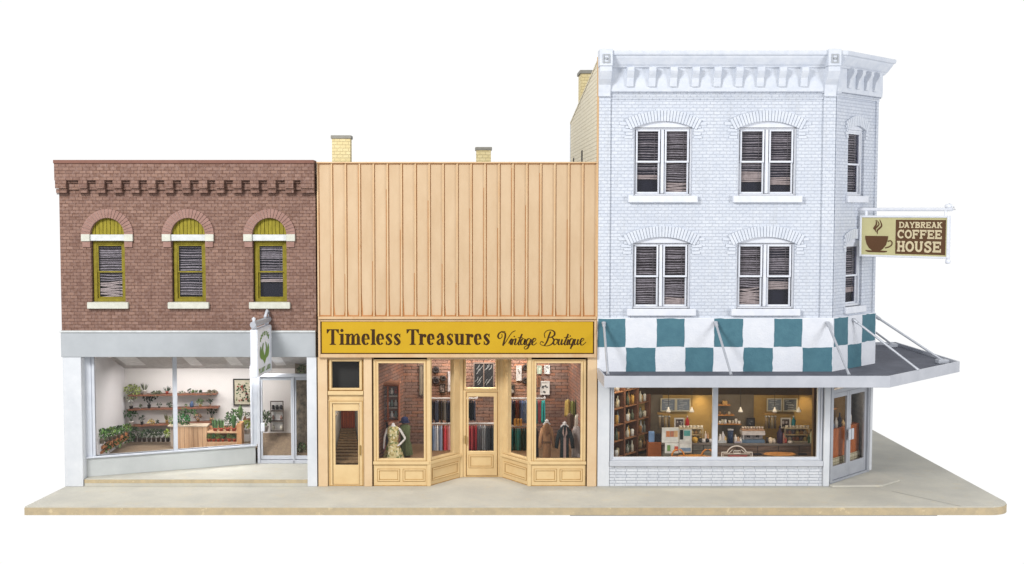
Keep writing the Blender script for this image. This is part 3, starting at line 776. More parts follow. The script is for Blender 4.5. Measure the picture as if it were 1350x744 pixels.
for u in (.42, .86, 1.3, 1.74):
    mb = NB(); bracket(mb, u, .07); mb.build('bracket', M['cream_white'], crn, bevel=.01)
CUR[0] = Matrix()
def cblock(x0, x1, yo, M_=None):
    m_ = MB(M_); zt_, z8 = KTOP + .03, zc(87.5)
    m_.box(x0, x1, -yo - .07, .02, z8, zt_)
    cs = [(-yo - .05, z8 - .004), (-yo - .04, z8 - .12), (-yo + .08, z8 - .3), (-yo + .2, z8 - .42), (-.13, z8 - .6), (-.12, Z(128)), (.0, Z(128)), (0, z8 - .004)]
    A = [m_.p((x0 + .01, y, z)) for y, z in cs]; B = [m_.p((x1 - .01, y, z)) for y, z in cs]
    m_.face(A); m_.face(B[::-1]); n = len(cs)
    for i in range(n): j = (i + 1) % n; m_.face([A[i], B[i], B[j], A[j]])
    return m_
for (xa_, xb_) in ((KX0 - .03, at(808, 76, -.45).x), (at(1092.5, 76, -.45).x, at(1109.5, 76, -.45).x)):
    mb = cblock(xa_, xb_, .38); cb_ = mb.build('corner_block', M['cream_white'], crn, bevel=.012)
    mb = MB(); zz = (zc(72), zc(84)); xm0, xm1 = xa_ + .07, xb_ - .07
    mb.frame(xm0, xm1, zz[1], zz[0], .03, -.475, -.45)
    mb.lathe(((xm0 + xm1) / 2, -.46, (zz[0] + zz[1]) / 2 - .03), [(.0, 0), (.03, .005), (.036, .03), (.03, .055), (0, .06)], 10)
    mb.build('rosette', M['grey_metal'], crn, bevel=.005)
# corner block return on the angled side
zt_ = 0
if False: mb.prism([(KC + .0, -.38), (KC + .16, -.40), (KC + .35, -.1), (KC + .1, .1)], 0, 1)
# windows of the front
DR = {0: (((1, 0, .5), (.55, .35, .4)), ((1, 0, .6), (1, .35, .8))), 1: (((1, 0, .4), (.62, .5, .4)), ((1, 0, .5), (.72, .4, .4))),
      2: (((1, 0, .7), (1, 0, .6)), ((1, 0, .6), (1, .3, .9))), 3: (((1, 0, .6), (1, .6, 1.5)), ((1, 0, .6), (.45, .7, .5)))}
ord_ = [0, 1, 2, 3]
for i, (c, h, z0, z1, Rr, cz, a, key) in enumerate(wins):
    d2 = DR[ord_[i]]
    mid = .07
    zm = Z(213.5, .12) if key == 'u' else Z(364.3, .12)
    mb = MB(); mb.frame(c - h, c + h, z0 + .002, z1 + .03, .04, .06, .16); mb.box(c - mid / 2, c + mid / 2, .05, .16, z0 + .05, z1 - .012)
    pair = mb.build('window', M['white_trim'], cor, bevel=.008)
    for s_, d in ((-1, d2[0]), (1, d2[1])):
        x0, x1 = (c - h + .04, c - mid / 2) if s_ < 0 else (c + mid / 2, c + h - .04)
        fwd, slim = .022, .045
        za, zb_ = z0 + .045, z1 - .01
        m_ = MB(); m_.frame(x0 + fwd, x1 - fwd, zm - slim / 2, zb_, slim, .08, .115); m_.build('upper_sash', M['white_trim'], pair, bevel=.006)
        m_ = MB(); m_.frame(x0 + fwd, x1 - fwd, za, zm + slim / 2, slim, .12, .15); m_.build('lower_sash', M['white_trim'], pair, bevel=.006)
        m_ = MB(); m_.box(x0 + .05, x1 - .05, .095, .099, zm, zb_ - .03); m_.build('pane', M['glassd'], pair)
        m_ = MB(); m_.box(x0 + .05, x1 - .05, .133, .137, za + .03, zm); m_.build('pane', M['glassd'], pair)
        blind_mb(x0 + .05, x1 - .05, zm + .01, zb_ - .02, .19, rk, *d[0]).build('blind', [M['slat'], M['slat2']], pair)
        blind_mb(x0 + .05, x1 - .05, za + .02, zm - .01, .19, rk, *d[1]).build('blind', [M['slat'], M['slat2']], pair)
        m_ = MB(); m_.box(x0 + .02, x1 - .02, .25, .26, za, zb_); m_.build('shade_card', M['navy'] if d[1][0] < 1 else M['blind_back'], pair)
    m_ = MB(); m_.plate([[(c - h, z1 + .032), (c + h, z1 + .032)] + seg_top(c, h, z1 + .02, .16)[0]], .03, .14); m_.build('arched_panel', M['white_trim'], pair)
    vs = voussoirs(c, cz, Rr + .0, Rr + .27, math.pi / 2 - a * 1.14, math.pi / 2 + a * 1.14, 24, -.06, 0, .16)
    vs.plate([arc(c, cz, Rr + .004, math.pi / 2 - a * 1.12, math.pi / 2 + a * 1.12, 14) + arc(c, cz, Rr + .255, math.pi / 2 + a * 1.12, math.pi / 2 - a * 1.12, 14)], -.035, .001)
    vs.build('arch', M['cream_white'], pair, bevel=.008)
    for s_ in (-1, 1):
        m_ = MB()
        for k in range(5):
            w_ = (.24, .17, .24, .17, .2)[k]; zt2 = z1 + .16 - k * .082
            xi = c + s_ * (h + .03 if k > 0 else h + .1)
            m_.box(min(xi, xi + s_ * w_), max(xi, xi + s_ * w_), -.028, 0, zt2 - .07, zt2)
        m_.build('brick_quoin', M['cream_white'], pair, bevel=.008)
    m_ = MB(); m_.box(c - h - .13, c + h + .13, -.12, .1, z0 - S(9.2), z0); m_.build('sill', M['white_trim'], pair, bevel=.015)
CUR[0] = FA
for i, (c, h, z0, z1, Rr, cz, a, key) in enumerate(aw):
    wn = sash_window(cor, c - h, c + h, z0, z1 + .02, .07, .055, M['white_trim'], rk, zm=(z0 + z1) / 2 - .02, drops=((1, 0, .5), (.9, .0, .4)) if i == 0 else ((1, 0, .5), (.62, .4, .6)), slim=.045)
    m_ = NB(); m_.plate([[(c - h, z1 + .022), (c + h, z1 + .022)] + seg_top(c, h, z1 + .02, .1)[0]], .04, .14); m_.build('arched_panel', M['white_trim'], wn)
    vs = voussoirs(c, cz, Rr, Rr + .24, math.pi / 2 - a * 1.16, math.pi / 2 + a * 1.16, 13, -.05, 0, .16); vs.build('arch', M['cream_white'], wn, bevel=.008)
    m_ = NB(); m_.box(c - h - .1, c + h + .1, -.1, .08, z0 - S(9), z0); m_.build('sill', M['white_trim'], wn, bevel=.015)
    for s_ in (-1, 1):
        m_ = NB()
        for k in range(4):
            w_ = (.15, .1, .15, .1)[k]; zt2 = z1 + .12 - k * .082; xi = c + s_ * (h + .03)
            m_.box(min(xi, xi + s_ * w_), max(xi, xi + s_ * w_), -.028, 0, zt2 - .07, zt2)
        m_.build('brick_quoin', M['cream_white'], wn, bevel=.008)
CUR[0] = Matrix()
# check band
zb0, zbm, zb2 = Z(492.5, -.07), Z(458, -.07), Z(420.3, -.07)
mb = MB(); mb.sweep([(KX0 - .005, 0), (KC, 0), KE, (KE[0], 3)], [(0, zb0), (.06, zb0), (.06, zb2), (.045, zb2 + .02), (0, zb2 + .02)]); cbd = mb.build('check_band', M['check_w'], cor)
def wob(x0, x1, z0, z1, r_):
    pts_ = []
    n = 5
    j = lambda: (r_.random() - .5) * .022
    for i in range(n): pts_.append((x0 + (x1 - x0) * i / n, z0 + j()))
    for i in range(n): pts_.append((x1 + j(), z0 + (z1 - z0) * i / n))
    for i in range(n): pts_.append((x1 - (x1 - x0) * i / n, z1 + j()))
    for i in range(n): pts_.append((x0 + j(), z1 - (z1 - z0) * i / n))
    return pts_
xs = [X(p, 455, -.06) for p in (787.5, 825, 865, 903, 941, 980, 1019.5, 1058, 1098)]
rc = random.Random(4)
for row, (za, zb_) in enumerate(((zbm + .01, zb2), (zb0, zbm - .01))):
    for i in range(8):
        if (i + row) % 2 == 0:
            m_ = MB(); m_.plate([wob(xs[i] + .01, xs[i + 1] - .015, za, zb_, rc)], -.066, -.058); m_.build('teal_check', M['check_t'], cbd)
    CUR[0] = FA
    for i in range(3):
        if (i + row) % 2 == 0:
            m_ = NB(); d_ = LA / 3; m_.plate([wob((i * d_ + .03 if i == 0 else i * d_ + .01), (i + 1) * d_ - .012, za, zb_, rc)], -.066, -.058); m_.build('teal_check', M['check_t'], cbd)
    CUR[0] = Matrix()
# awning
AY = 1.53
za1 = at(900, 496, -AY).z; za0 = at(900, 511.3, -AY).z
AP = [(KX0, 0), (KX0, -AY), (9.877, -AY), (12.62, 1.22), (12.62, 5.8), (KE[0], 5.8), (KE[0], KE[1]), (KC, 0)]
mb = MB(); mb.prism([(KX0 + .05, .0), (KX0 + .05, -AY + .06), (9.85, -AY + .06), (12.55, 1.25), (12.55, 5.75), (KE[0], 5.75), (KE[0], KE[1]), (KC, 0)], za0 + .05, za1 - .09)
awn = mb.build('awning', M['deck'], cor, label='flat tar paper awning with silver rim over the cafe')
mb = MB()
mb.sweep([(KX0 + .0, .0), (KX0 + .0, -AY), (9.877, -AY), (12.62, 1.22), (12.62, 5.8), (KE[0], 5.8)][::1], [(0, za0), (.0, za1), (-.05, za1), (-.05, za0)])
mb.build('awning_rim', M['alum_sh'], awn, bevel=.008)
mb = MB(); mb.box(KX0 - .004, KX0 + .004, -AY + .1, -.02, za0 + .01, za1 - .02)
def rod(p0, p1, nm='tie_rod', plate=False):
    m_ = MB(); d = (Vector(p1) - Vector(p0))
    m_.tube([p0, p0 + d * .06, p0 + d * .08, p0 + d * .94, p0 + d], [.045, .045, .03, .03, .038], 8)
    r_ = m_.build(nm, M['alum'], awn, smooth=False)
    m_ = MB(); m_.lathe(p0 - Vector((0, .0, .04)), [(.0, 0), (.05, .01), (.055, .04), (.05, .07), (0, .08)], 10); m_.build('rod_anchor', M['alum'], r_, smooth=True)
    if plate:
        m_ = MB(); m_.box(p1.x - .16, p1.x + .12, p1.y - .12, p1.y + .12, za1 - .09, za1 + .02); m_.build('foot_plate', M['alum'], r_, bevel=.02)
yu = -.09
for (a, b_) in (((796, 426), (801.5, 494)), ((943.5, 425.5), (964, 494.5)), ((1091, 426), (1119.5, 494.5))):
    rod(at(a[0], a[1], yu), at(b_[0], b_[1], -AY + .07))
uz = at(943, 425, yu).z
k_ = .55; p0 = FA @ Vector((.95, -.09, uz)); rod(p0, at(1211, 488, -.5))
rod(Vector((KE[0] + .08, KE[1] + .1, uz)), Vector((12.3, 1.5, za1 - .02)), plate=True)
rod(Vector((KE[0] + .08, 4.4, uz)), Vector((12.3, 5.2, za1 - .02)), plate=True)
# ground floor front
mb = MB(); mb.box(KX0 + .02, X(803.5, 560), -.03, .25, 0, ZG); mb.build('pilaster', M['pil_white'], cor, bevel=.01)
mb = MB(); mb.box(X(1085.5, 560), KC + .0, -.06, .1, 0, ZG); mb.build('pilaster', M['pil_white'], cor, bevel=.02)
sxa, sxb = X(803.8, 560), X(1085.2, 560)
mb = MB(); mb.box(sxa, sxb, 0, .25, 0, Z(615)); mb.build('bulkhead', M['white_bulk'], cor)
mb = MB(); mb.box(sxa, sxb, -.07, .25, Z(615, -.05), Z(608, -.05)); mb.build('window_ledge', M['alum_lt'], cor, bevel=.012)
g = [X(809.5, 560), X(939.7, 560), X(946.6, 560), X(1078, 560)]
mb = MB(); mb.plate([[(sxa, Z(607.8)), (sxb, Z(607.8)), (sxb, ZG), (sxa, ZG)], [(g[0], Z(603.3)), (g[1], Z(603.3)), (g[1], Z(505)), (g[0], Z(505))], [(g[2], Z(603.3)), (g[3], Z(603.3)), (g[3], Z(505)), (g[2], Z(505))]], .02, .12)
cw = mb.build('display_window', M['white_frame'], cor, bevel=.01)
mb = MB(); mb.frame(sxa + .02, sxb - .03, Z(607.4), ZG, .03, -.02, .02); mb.build('window_moulding', M['alum_lt'], cw, bevel=.006)
mb = MB(); mb.box(g[0], g[1], .06, .064, Z(603), Z(505)); mb.build('pane', M['glass'], cw)
mb = MB(); mb.box(g[2], g[3], .06, .064, Z(603), Z(505)); mb.build('pane', M['glass'], cw)
# corner doors in the angled bay
CUR[0] = FA
d0 = .14; d1 = LA - .2
zt_door = Z(517, .4)
mb = NB(); mb.box(0.02, d0, -.03, .12, .08, ZG); mb.box(d1, d1 + .06, -.02, .12, .08, ZG); mb.box(d0, d1, 0, .12, zt_door, zt_door + .09); mb.box(d0, d1, 0, .12, ZG - .15, ZG)
ef = mb.build('entry_frame', M['alum'], cor, bevel=.008)
mb = NB(); mb.box(d1 + .062, LA - .02, -.05, .14, .08, ZG); mb.build('pilaster', M['pil_white'], cor, bevel=.015)
mb = NB(); mb.box(d0, d1, .05, .054, zt_door + .09, ZG - .15); mb.build('transom_pane', M['glass'], ef)
dm = (d0 + d1) / 2 - .02
for (a, b_) in ((d0 + .005, dm - .004), (dm + .004, d1 - .005)):
    mb = NB(); mb.frame(a, b_, .1, zt_door - .01, .1, .03, .09, wb=.34, wt=.12); dd = mb.build('glass_door', M['alum'], cor, bevel=.01)
    mb = NB(); mb.box(a + .09, b_ - .09, .06, .064, .42, zt_door - .12); mb.build('pane', M['glass'], dd)
    hx = dm - .13 if a < dm - .2 else dm + .02
    mb = NB(); mb.box(hx, hx + .12, -.045, -.015, 1.02, 1.3); mb.box(hx + .03, hx + .06, -.015, .03, 1.06, 1.1); mb.box(hx + .03, hx + .06, -.015, .03, 1.22, 1.26); mb.build('handle', M['alum_lt'], dd, bevel=.01)
mb = NB(); mb.box(.06, d1 + .05, -.01, .14, .0, .098); mb.build('threshold', M['alum'], cor)
CUR[0] = Matrix()
mb = MB(); mb.prism([(KC - .0, -.06), (KC + .05, -.16), (10.25, -.1), (10.9, .5), (KE[0] + .1, KE[1] - .05), (KE[0] - .1, KE[1] - .1)], 0, .04); mb.build('doorstep', M['walk'], cor, bevel=.01)
mb = MB(); mb.prism([(KC - .0, -.05), (KC + .06, -.14), (10.24, -.08), (10.88, .5), (KE[0] + .09, KE[1] - .07), (KE[0] - .1, KE[1] - .1)], .04, .048); mb.build('doorstep_top', M['walk'], cor)

# ================================================================== LETTERING
def crom(pts, n=7):
    P_ = [pts[0]] + list(pts) + [pts[-1]]; out = []
    for i in range(1, len(P_) - 2):
        p0, p1, p2, p3 = P_[i - 1], P_[i], P_[i + 1], P_[i + 2]
        for k in range(n):
            t = k / n
            out.append(tuple(.5 * (2 * p1[j] + (p2[j] - p0[j]) * t + (2 * p0[j] - 5 * p1[j] + 4 * p2[j] - p3[j]) * t * t + (-p0[j] + 3 * p1[j] - 3 * p2[j] + p3[j]) * t ** 3) for j in range(len(p1))))
    out.append(tuple(pts[-1])); return out
LAY = [0]
def strip(mb, pts, w, tr, y):
    """flat stroke: pts in glyph units, w number / list / function(direction); tr maps glyph (x,y) to plane (x,z)"""
    LAY[0] = (LAY[0] + 1) % 9; y = y - .0006 * LAY[0]
    L_, R_ = [], []
    n = len(pts)
    for i, p_ in enumerate(pts):
        a = pts[max(0, i - 1)]; b_ = pts[min(n - 1, i + 1)]
        dx, dy = b_[0] - a[0], b_[1] - a[1]; l = math.hypot(dx, dy) or 1; dx /= l; dy /= l
        ww = w(dx, dy, i / (n - 1)) if callable(w) else (w[i] if isinstance(w, (list, tuple)) else w)
        for s_, lst in ((1, L_), (-1, R_)):
            x_, z_ = tr(p_[0] - dy * ww / 2 * s_, p_[1] + dx * ww / 2 * s_)
            lst.append(mb.p((x_, y, z_)))
    for i in range(n - 1): mb.face([L_[i], R_[i], R_[i + 1], L_[i + 1]][::-1])
def poly(mb, pts, tr, y):
    LAY[0] = (LAY[0] + 1) % 9; y = y - .0006 * LAY[0]
    q = [mb.p((tr(*p_)[0], y, tr(*p_)[1])) for p_ in pts]
    for t in geometry.tessellate_polygon([[Vector((a, b_, 0)) for a, b_ in pts]]): mb.face([q[i] for i in t])
def ell(cx, cy, rx, ry, a0, a1, n=22): return [(cx + rx * math.cos(R(a0 + (a1 - a0) * i / n)), cy + ry * math.sin(R(a0 + (a1 - a0) * i / n))) for i in range(n + 1)]

# --- bold roman, glyph units = pixels of the photograph, baseline 0
XH, CAP, TK, TN = 14.6, 20.6, 4.1, 1.3
pen = lambda dx, dy, t: TN + (TK - TN) * abs(dy) ** 1.4
def roman(mb, ch, x0, x1, tr, y):
    P_ = lambda pts: poly(mb, pts, tr, y)
    def box_(a, b_, c, d): P_([(a, c), (b_, c), (b_, d), (a, d)])
    def foot(xc, wd=3.6): box_(xc - wd, xc + wd, 0, 1.0); P_([(xc - TK / 2 - 1, 1), (xc + TK / 2 + 1, 1), (xc + TK / 2, 2.2), (xc - TK / 2, 2.2)])
    def stem(xc, top, flag=True, ft=True):
        box_(xc - TK / 2, xc + TK / 2, .5, top - .4)
        if flag: P_([(xc - TK / 2 - 1.8, top - 1.3), (xc - TK / 2, top - 1.7), (xc + TK / 2, top), (xc - TK / 2 - 1.8, top)][:2] + [(xc + TK / 2, top - 1.2), (xc + TK / 2, top), (xc - TK / 2 - 1.8, top - .1)])
        if ft: foot(xc)
    w_ = x1 - x0; xc = (x0 + x1) / 2
    if ch == 'T':
        box_(x0, x1, CAP - 1.4, CAP); box_(xc - TK / 2, xc + TK / 2, .5, CAP - 1); foot(xc, 4.2)
        P_([(x0, CAP - 1.4), (x0 + .2, CAP - 5.6), (x0 + 1, CAP - 5.6), (x0 + 4, CAP - 1.4)]); P_([(x1 - 4, CAP - 1.4), (x1 - 1, CAP - 5.6), (x1 - .2, CAP - 5.6), (x1, CAP - 1.4)])
    elif ch in 'il':
        stem(xc + .3, CAP if ch == 'l' else XH)
        if ch == 'i': P_(ell(xc + .2, CAP - 1.7, 2.15, 2.15, 0, 345, 16))
    elif ch in 'mn':
        k = 3 if ch == 'm' else 2
        cs = [x0 + 3 + (w_ - 6) * i / (k - 1) for i in range(k)]
        for i, c in enumerate(cs): stem(c, XH if i == 0 else XH - 3.2, i == 0)
        for a, b_ in zip(cs, cs[1:]): strip(mb, crom([(a + 1.2, XH - 4.2), (a + 3.0, XH - 1.5), (b_ - 1.3, XH - .7), (b_ + .0, XH - 4), (b_, XH - 6)]), lambda dx, dy, t: 1.6 + (TK - 1.6) * max(0, t * 1.6 - .6), tr, y)
    elif ch == 'u':
        a, b_ = x0 + 3.2, x1 - 3.2
        box_(a - TK / 2, a + TK / 2, 4, XH); box_(a - TK / 2 - 1.4, a, XH - 1, XH)
        box_(b_ - TK / 2, b_ + TK / 2, .2, XH); box_(b_ - TK / 2 - 1.6, b_, XH - 1, XH); box_(b_, b_ + TK / 2 + 1.4, 0, 1)
        strip(mb, crom([(a, 5), (a + .3, 2.4), (a + 2.4, .8), (b_ - 1.5, 2.6)]), lambda dx, dy, t: TK * (1 - t) + 1.3 * t, tr, y)
    elif ch == 'r':
        stem(x0 + 3.4, XH); strip(mb, crom([(x0 + 4.6, XH - 4.6), (x0 + 6.6, XH - 1.4), (x1 - 1.6, XH - 1.2)]), 1.8, tr, y); P_(ell(x1 - 2, XH - 2.7, 2, 2.3, 0, 345, 14))
    elif ch == 'e':
        strip(mb, ell(xc, XH / 2, w_ / 2 - 1.6, XH / 2 - .5, -2, 318, 34), lambda dx, dy, t: (1.2 + (TK - 1.2) * abs(dy) ** 1.5) * (1 if .14 < t < .86 else .72), tr, y)
        box_(x0 + 2, x1 - .8, XH / 2 - .2, XH / 2 + .9)
    elif ch == 's':
        strip(mb, crom([(x1 - 1, XH - 4), (x1 - 2.4, XH - 1.2), (xc, XH - .6), (x0 + 1.9, XH - 3.6), (xc, XH / 2), (x1 - 1.9, 3.7), (xc, .6), (x0 + 2, 1.4), (x0 + .9, 4.4)]), lambda dx, dy, t: 1.2 + 2.9 * math.exp(-((t - .5) / .23) ** 2), tr, y)
        box_(x1 - 1.5, x1 - .6, XH - 4.6, XH); box_(x0 + .6, x0 + 1.5, 0, 4.8)
    elif ch == 'a':
        b_ = x1 - 3.4
        box_(b_ - TK / 2, b_ + TK / 2, 1.6, XH - 3.4)
        strip(mb, crom([(b_, XH - 4), (b_ - 1.4, XH - .9), (xc - 1.4, XH - .7), (x0 + 2, XH - 3)]), lambda dx, dy, t: TK * (1 - t) * .8 + 1.3, tr, y); P_(ell(x0 + 2.4, XH - 4, 1.9, 1.9, 0, 345, 14))
        strip(mb, crom([(b_, XH / 2 + 1.2), (xc - 1.2, XH / 2 - .4), (x0 + 1.9, 3.8), (x0 + 3.4, 1), (xc, 1.3), (b_, 3.4)]), lambda dx, dy, t: 1.3 + 2.5 * math.exp(-((t - .5) / .2) ** 2), tr, y)
        strip(mb, [(b_, 2), (b_ + .8, .8), (x1 - .4, 1.4)], 1.6, tr, y)
YS = -.125
sgn = thing('shop_sign', 'long mustard yellow boutique name board lettered in dark brown above the shop windows', 'sign', (sx0, -.1, zs0))
fx0, fx1, fz0, fz1 = X(422.5, 446, YS), X(783.5, 446, YS), Z(467.3, YS), Z(422.2, YS)
mb = MB(); mb.box(fx0, fx1, YS, -.005, fz0, fz1); mb.build('board', M['sign_bd'], sgn)
mb = MB(); mb.box(fx0 + .035, fx1 - .035, YS - .006, YS, fz0 + .035, fz1 - .03); mb.build('sign_face', M['sign_y'], sgn)
mb = MB(); ys = YS - .008
def trS(x, y): v = at(x, 454.8 - y, YS); return v.x, v.z
for ch, a, b_ in (('T', 430.7, 446.8), ('i', 447.4, 453.8), ('m', 455.6, 475.4), ('e', 477, 487.6), ('l', 488.8, 495), ('e', 496.3, 506.6), ('s', 508.2, 517.3), ('s', 519.2, 528.4),
                  ('T', 536, 552.3), ('r', 552, 562.3), ('e', 563.2, 573), ('a', 575.2, 586.6), ('s', 588.8, 597.6), ('u', 599, 612.4), ('r', 613.8, 624.3), ('e', 625.2, 635), ('s', 637.2, 646)):
    if ch == 'T' and a > 500: mb.build('roman_lettering', M['sign_br'], sgn); mb = MB()
    roman(mb, ch, a, b_, trS, ys)
mb.build('roman_lettering', M['sign_br'], sgn)
# --- script, strokes traced in a 7.105-times enlargement of the sign, mapped on to the board
mb = MB()
def trV(x, y): v = at(600 + x / 7.105, 415 + y / 7.105, YS); return v.x, v.z
scr = [
    [(470, 160), (440, 158), (410, 178), (402, 208), (420, 225), (440, 205), (436, 180)],                   # V swash
    [(440, 165), (466, 172), (470, 200), (458, 250), (448, 290)], [(448, 290), (475, 255), (505, 205), (535, 165), (566, 150)],
    [(500, 270), (512, 245), (528, 225), (518, 262), (522, 280), (538, 268)],
    [(545, 228), (536, 262), (530, 284)], [(533, 268), (552, 234), (568, 226), (564, 252), (558, 276), (570, 282), (586, 262)],
    [(628, 180), (606, 230), (592, 272), (602, 284), (618, 268)], [(588, 216), (632, 214)],
    [(655, 232), (636, 224), (616, 248), (616, 276), (634, 278), (652, 246), (658, 228), (648, 262), (652, 282), (668, 268)],
    [(708, 232), (688, 224), (668, 248), (668, 276), (686, 276), (702, 246)], [(710, 228), (694, 284), (676, 316), (654, 322), (648, 306), (668, 292), (712, 276), (724, 262)],
    [(722, 264), (748, 244), (756, 228), (740, 222), (722, 248), (724, 280), (742, 282), (764, 262)],
    [(842, 218), (836, 180), (858, 152), (896, 144), (928, 160), (930, 190), (902, 210), (872, 214)], [(872, 214), (908, 214), (924, 240), (908, 272), (868, 292), (820, 288), (796, 272), (806, 252), (830, 262)],
    [(894, 158), (878, 200), (858, 256), (836, 288)],
    [(948, 228), (930, 236), (920, 262), (930, 282), (948, 272), (956, 244), (948, 228), (966, 238)],
    [(978, 228), (966, 262), (972, 282), (990, 268), (1004, 232)], [(1004, 230), (994, 266), (1000, 282), (1014, 266)],
    [(1060, 180), (1040, 228), (1024, 270), (1032, 284), (1048, 270)], [(1020, 214), (1068, 212)],
    [(1062, 230), (1050, 264), (1054, 282), (1068, 270)],
    [(1108, 232), (1090, 224), (1072, 248), (1072, 276), (1088, 278), (1104, 246)], [(1112, 228), (1096, 280), (1080, 320)], [(1080, 320), (1104, 286), (1120, 268)],
    [(1128, 228), (1116, 262), (1122, 282), (1140, 266), (1154, 232)], [(1154, 230), (1144, 266), (1150, 282), (1164, 266)],
    [(1168, 262), (1198, 242), (1206, 226), (1190, 222), (1174, 246), (1176, 278), (1194, 284), (1226, 256)],
]
for st in scr:
    strip(mb, crom(st, 6), lambda dx, dy, t: 6.2 + 9.5 * max(0, dy) ** 1.1, trV, ys)
for (x, y) in ((554, 205), (1078, 200)): poly(mb, ell(x, y, 6, 7, 0, 345, 12), trV, ys)
mb.build('script_lettering', M['sign_br'], sgn)

# --- slab letters
def slab(mb, ch, tr0, y, w=.17):
    s_ = w * .8
    tr = tr0
    S_ = lambda *p_: strip(mb, list(p_), w, tr, y)
    F_ = lambda xc, yy, wd=.17: poly(mb, [(xc - wd, yy), (xc + wd, yy), (xc + wd, yy + s_), (xc - wd, yy + s_)], tr, y)
    lo, hi = 0, 1 - s_; h = w / 2
    if ch in 'DBREFKH': S_((.17, 0), (.17, 1)); F_(.17, lo, .17); F_(.17, hi, .17)
    if ch == 'D': strip(mb, [(.17, 1 - h), (.4, 1 - h)] + ell(.4, .5, .36, .5 - h, 88, -88) + [(.17, h)], w, tr, y)
    if ch in 'BRP': strip(mb, [(.17, 1 - h)] + ell(.45, .75, .22, .25 - h, 88, -88, 12) + [(.17, .5)], w, tr, y)
    if ch == 'B': strip(mb, [(.17, .5 + .02)] + ell(.48, .27, .24, .27 - h, 88, -88, 12) + [(.17, h)], w, tr, y)
    if ch == 'R': S_((.42, .5), (.66, .04)); F_(.68, lo, .13)
    if ch in 'EF': S_((.17, 1 - h), (.74, 1 - h)); S_((.17, .5), (.56, .5)); poly(mb, [(.66, .68), (.78, .68), (.78, 1), (.66, 1)], tr, y); poly(mb, [(.52, .36), (.61, .36), (.61, .64), (.52, .64)], tr, y)
    if ch == 'E': S_((.17, h), (.76, h)); poly(mb, [(.68, 0), (.8, 0), (.8, .33), (.68, .33)], tr, y)
    if ch == 'A': S_((.14, .04), (.4, .97)); S_((.4, .97), (.66, .04)); S_((.24, .32), (.56, .32)); F_(.12, lo, .14); F_(.68, lo, .14); F_(.32, hi, .14)
    if ch == 'Y': S_((.12, .96), (.4, .45)); S_((.68, .96), (.4, .45)); S_((.4, .5), (.4, 0)); F_(.4, lo, .18); F_(.12, hi, .14); F_(.68, hi, .14)
    if ch == 'K': S_((.17, .4), (.64, .96)); S_((.36, .6), (.66, .04)); F_(.66, lo, .14); F_(.64, hi, .14)
    if ch in 'CO': strip(mb, ell(.4, .5, .32, .5 - h, 40 if ch == 'C' else 0, 320 if ch == 'C' else 360, 30), w, tr, y)
    if ch == 'C': poly(mb, [(.62, .62), (.74, .62), (.74, 1), (.62, 1)], tr, y)
    if ch == 'H': S_((.63, 0), (.63, 1)); F_(.63, lo, .17); F_(.63, hi, .17); S_((.17, .5), (.63, .5))
    if ch == 'U': strip(mb, [(.16, .98), (.16, .38)] + ell(.4, .36, .24, .36 - h, 180, 360, 14) + [(.64, .98)], w, tr, y); F_(.14, hi, .15); F_(.66, hi, .15)
    if ch == 'S': strip(mb, crom([(.68, .72), (.58, .9), (.36, .92), (.17, .76), (.3, .57), (.52, .47), (.66, .26), (.5, .08), (.26, .08), (.13, .28)]), w, tr, y); poly(mb, [(.6, .66), (.71, .66), (.71, 1), (.6, 1)], tr, y); poly(mb, [(.1, 0), (.21, 0), (.21, .34), (.1, .34)], tr, y)
    if ch in 'PLNT':
        if ch != 'T': S_((.17, 0), (.17, 1))
        if ch == 'L': S_((.1, h), (.65, h))
        if ch == 'N': S_((.17, .97), (.62, .03)); S_((.62, 0), (.62, 1))
        if ch == 'T': S_((.4, 0), (.4, 1)); S_((.05, 1 - h), (.75, 1 - h))
# coffee sign hanging out from the angled wall
SA, SB = (9.9, .76), (11.42, -.79)
FS, LS = frameM(SA, SB)
zt0 = at(1138.3, 286.9, SA[1]).z; zb0_ = at(1136.5, 335.6, SA[1]).z
Hs = zt0 - zb0_
cs = thing('hanging_sign', 'cream and brown coffee house sign with a steaming cup, hung from a white bar', 'sign', (SA[0], SA[1], zt0))
M['sg_cream'] = paint('sage_cream_print', C(204, 198, 150), .5, bmp=0); M['sg_brown'] = paint('coffee_brown_print', C(98, 68, 44), .5, bmp=0); M['sg_lt'] = paint('cream_letter_print', C(222, 208, 172), .5, bmp=0)
CUR[0] = FS
mb = NB(); mb.box(0, LS, 0, .06, zb0_, zt0); mb.build('sign_face', M['sg_cream'], cs)
mb = NB(); mb.frame(-.05, LS + .05, zb0_ - .05, zt0 + .05, .05, -.03, .09); mb.build('sign_rim', M['white_trim'], cs, bevel=.012)
mb = NB(); mb.box(LS * .41, LS * .985, -.004, 0, zb0_ + Hs * .04, zt0 - Hs * .055); mb.build('brown_panel', M['sg_brown'], cs)
uu = lambda zx: LS * (zx - 103) / 894
vv = lambda zy: zt0 - Hs * (zy - 210) / 410
mb = NB()
for word, a, b_, yb, yt in (('DAYBREAK', 505, 952, 320, 255), ('COFFEE', 492, 952, 435, 340), ('HOUSE', 487, 948, 578, 462)):
    n = len(word); cwid = (b_ - a) / n
    for i, ch in enumerate(word):
        x_ = a + cwid * i
        slab(mb, ch, lambda gx, gy: (uu(x_ + gx / .8 * cwid * .93), vv(yb + (yt - yb) * gy)), -.006, .19 if word == 'DAYBREAK' else .2)
mb.build('slab_lettering', M['sg_lt'], cs)
mb = NB(); T_ = lambda x, y: (uu(x), vv(y))
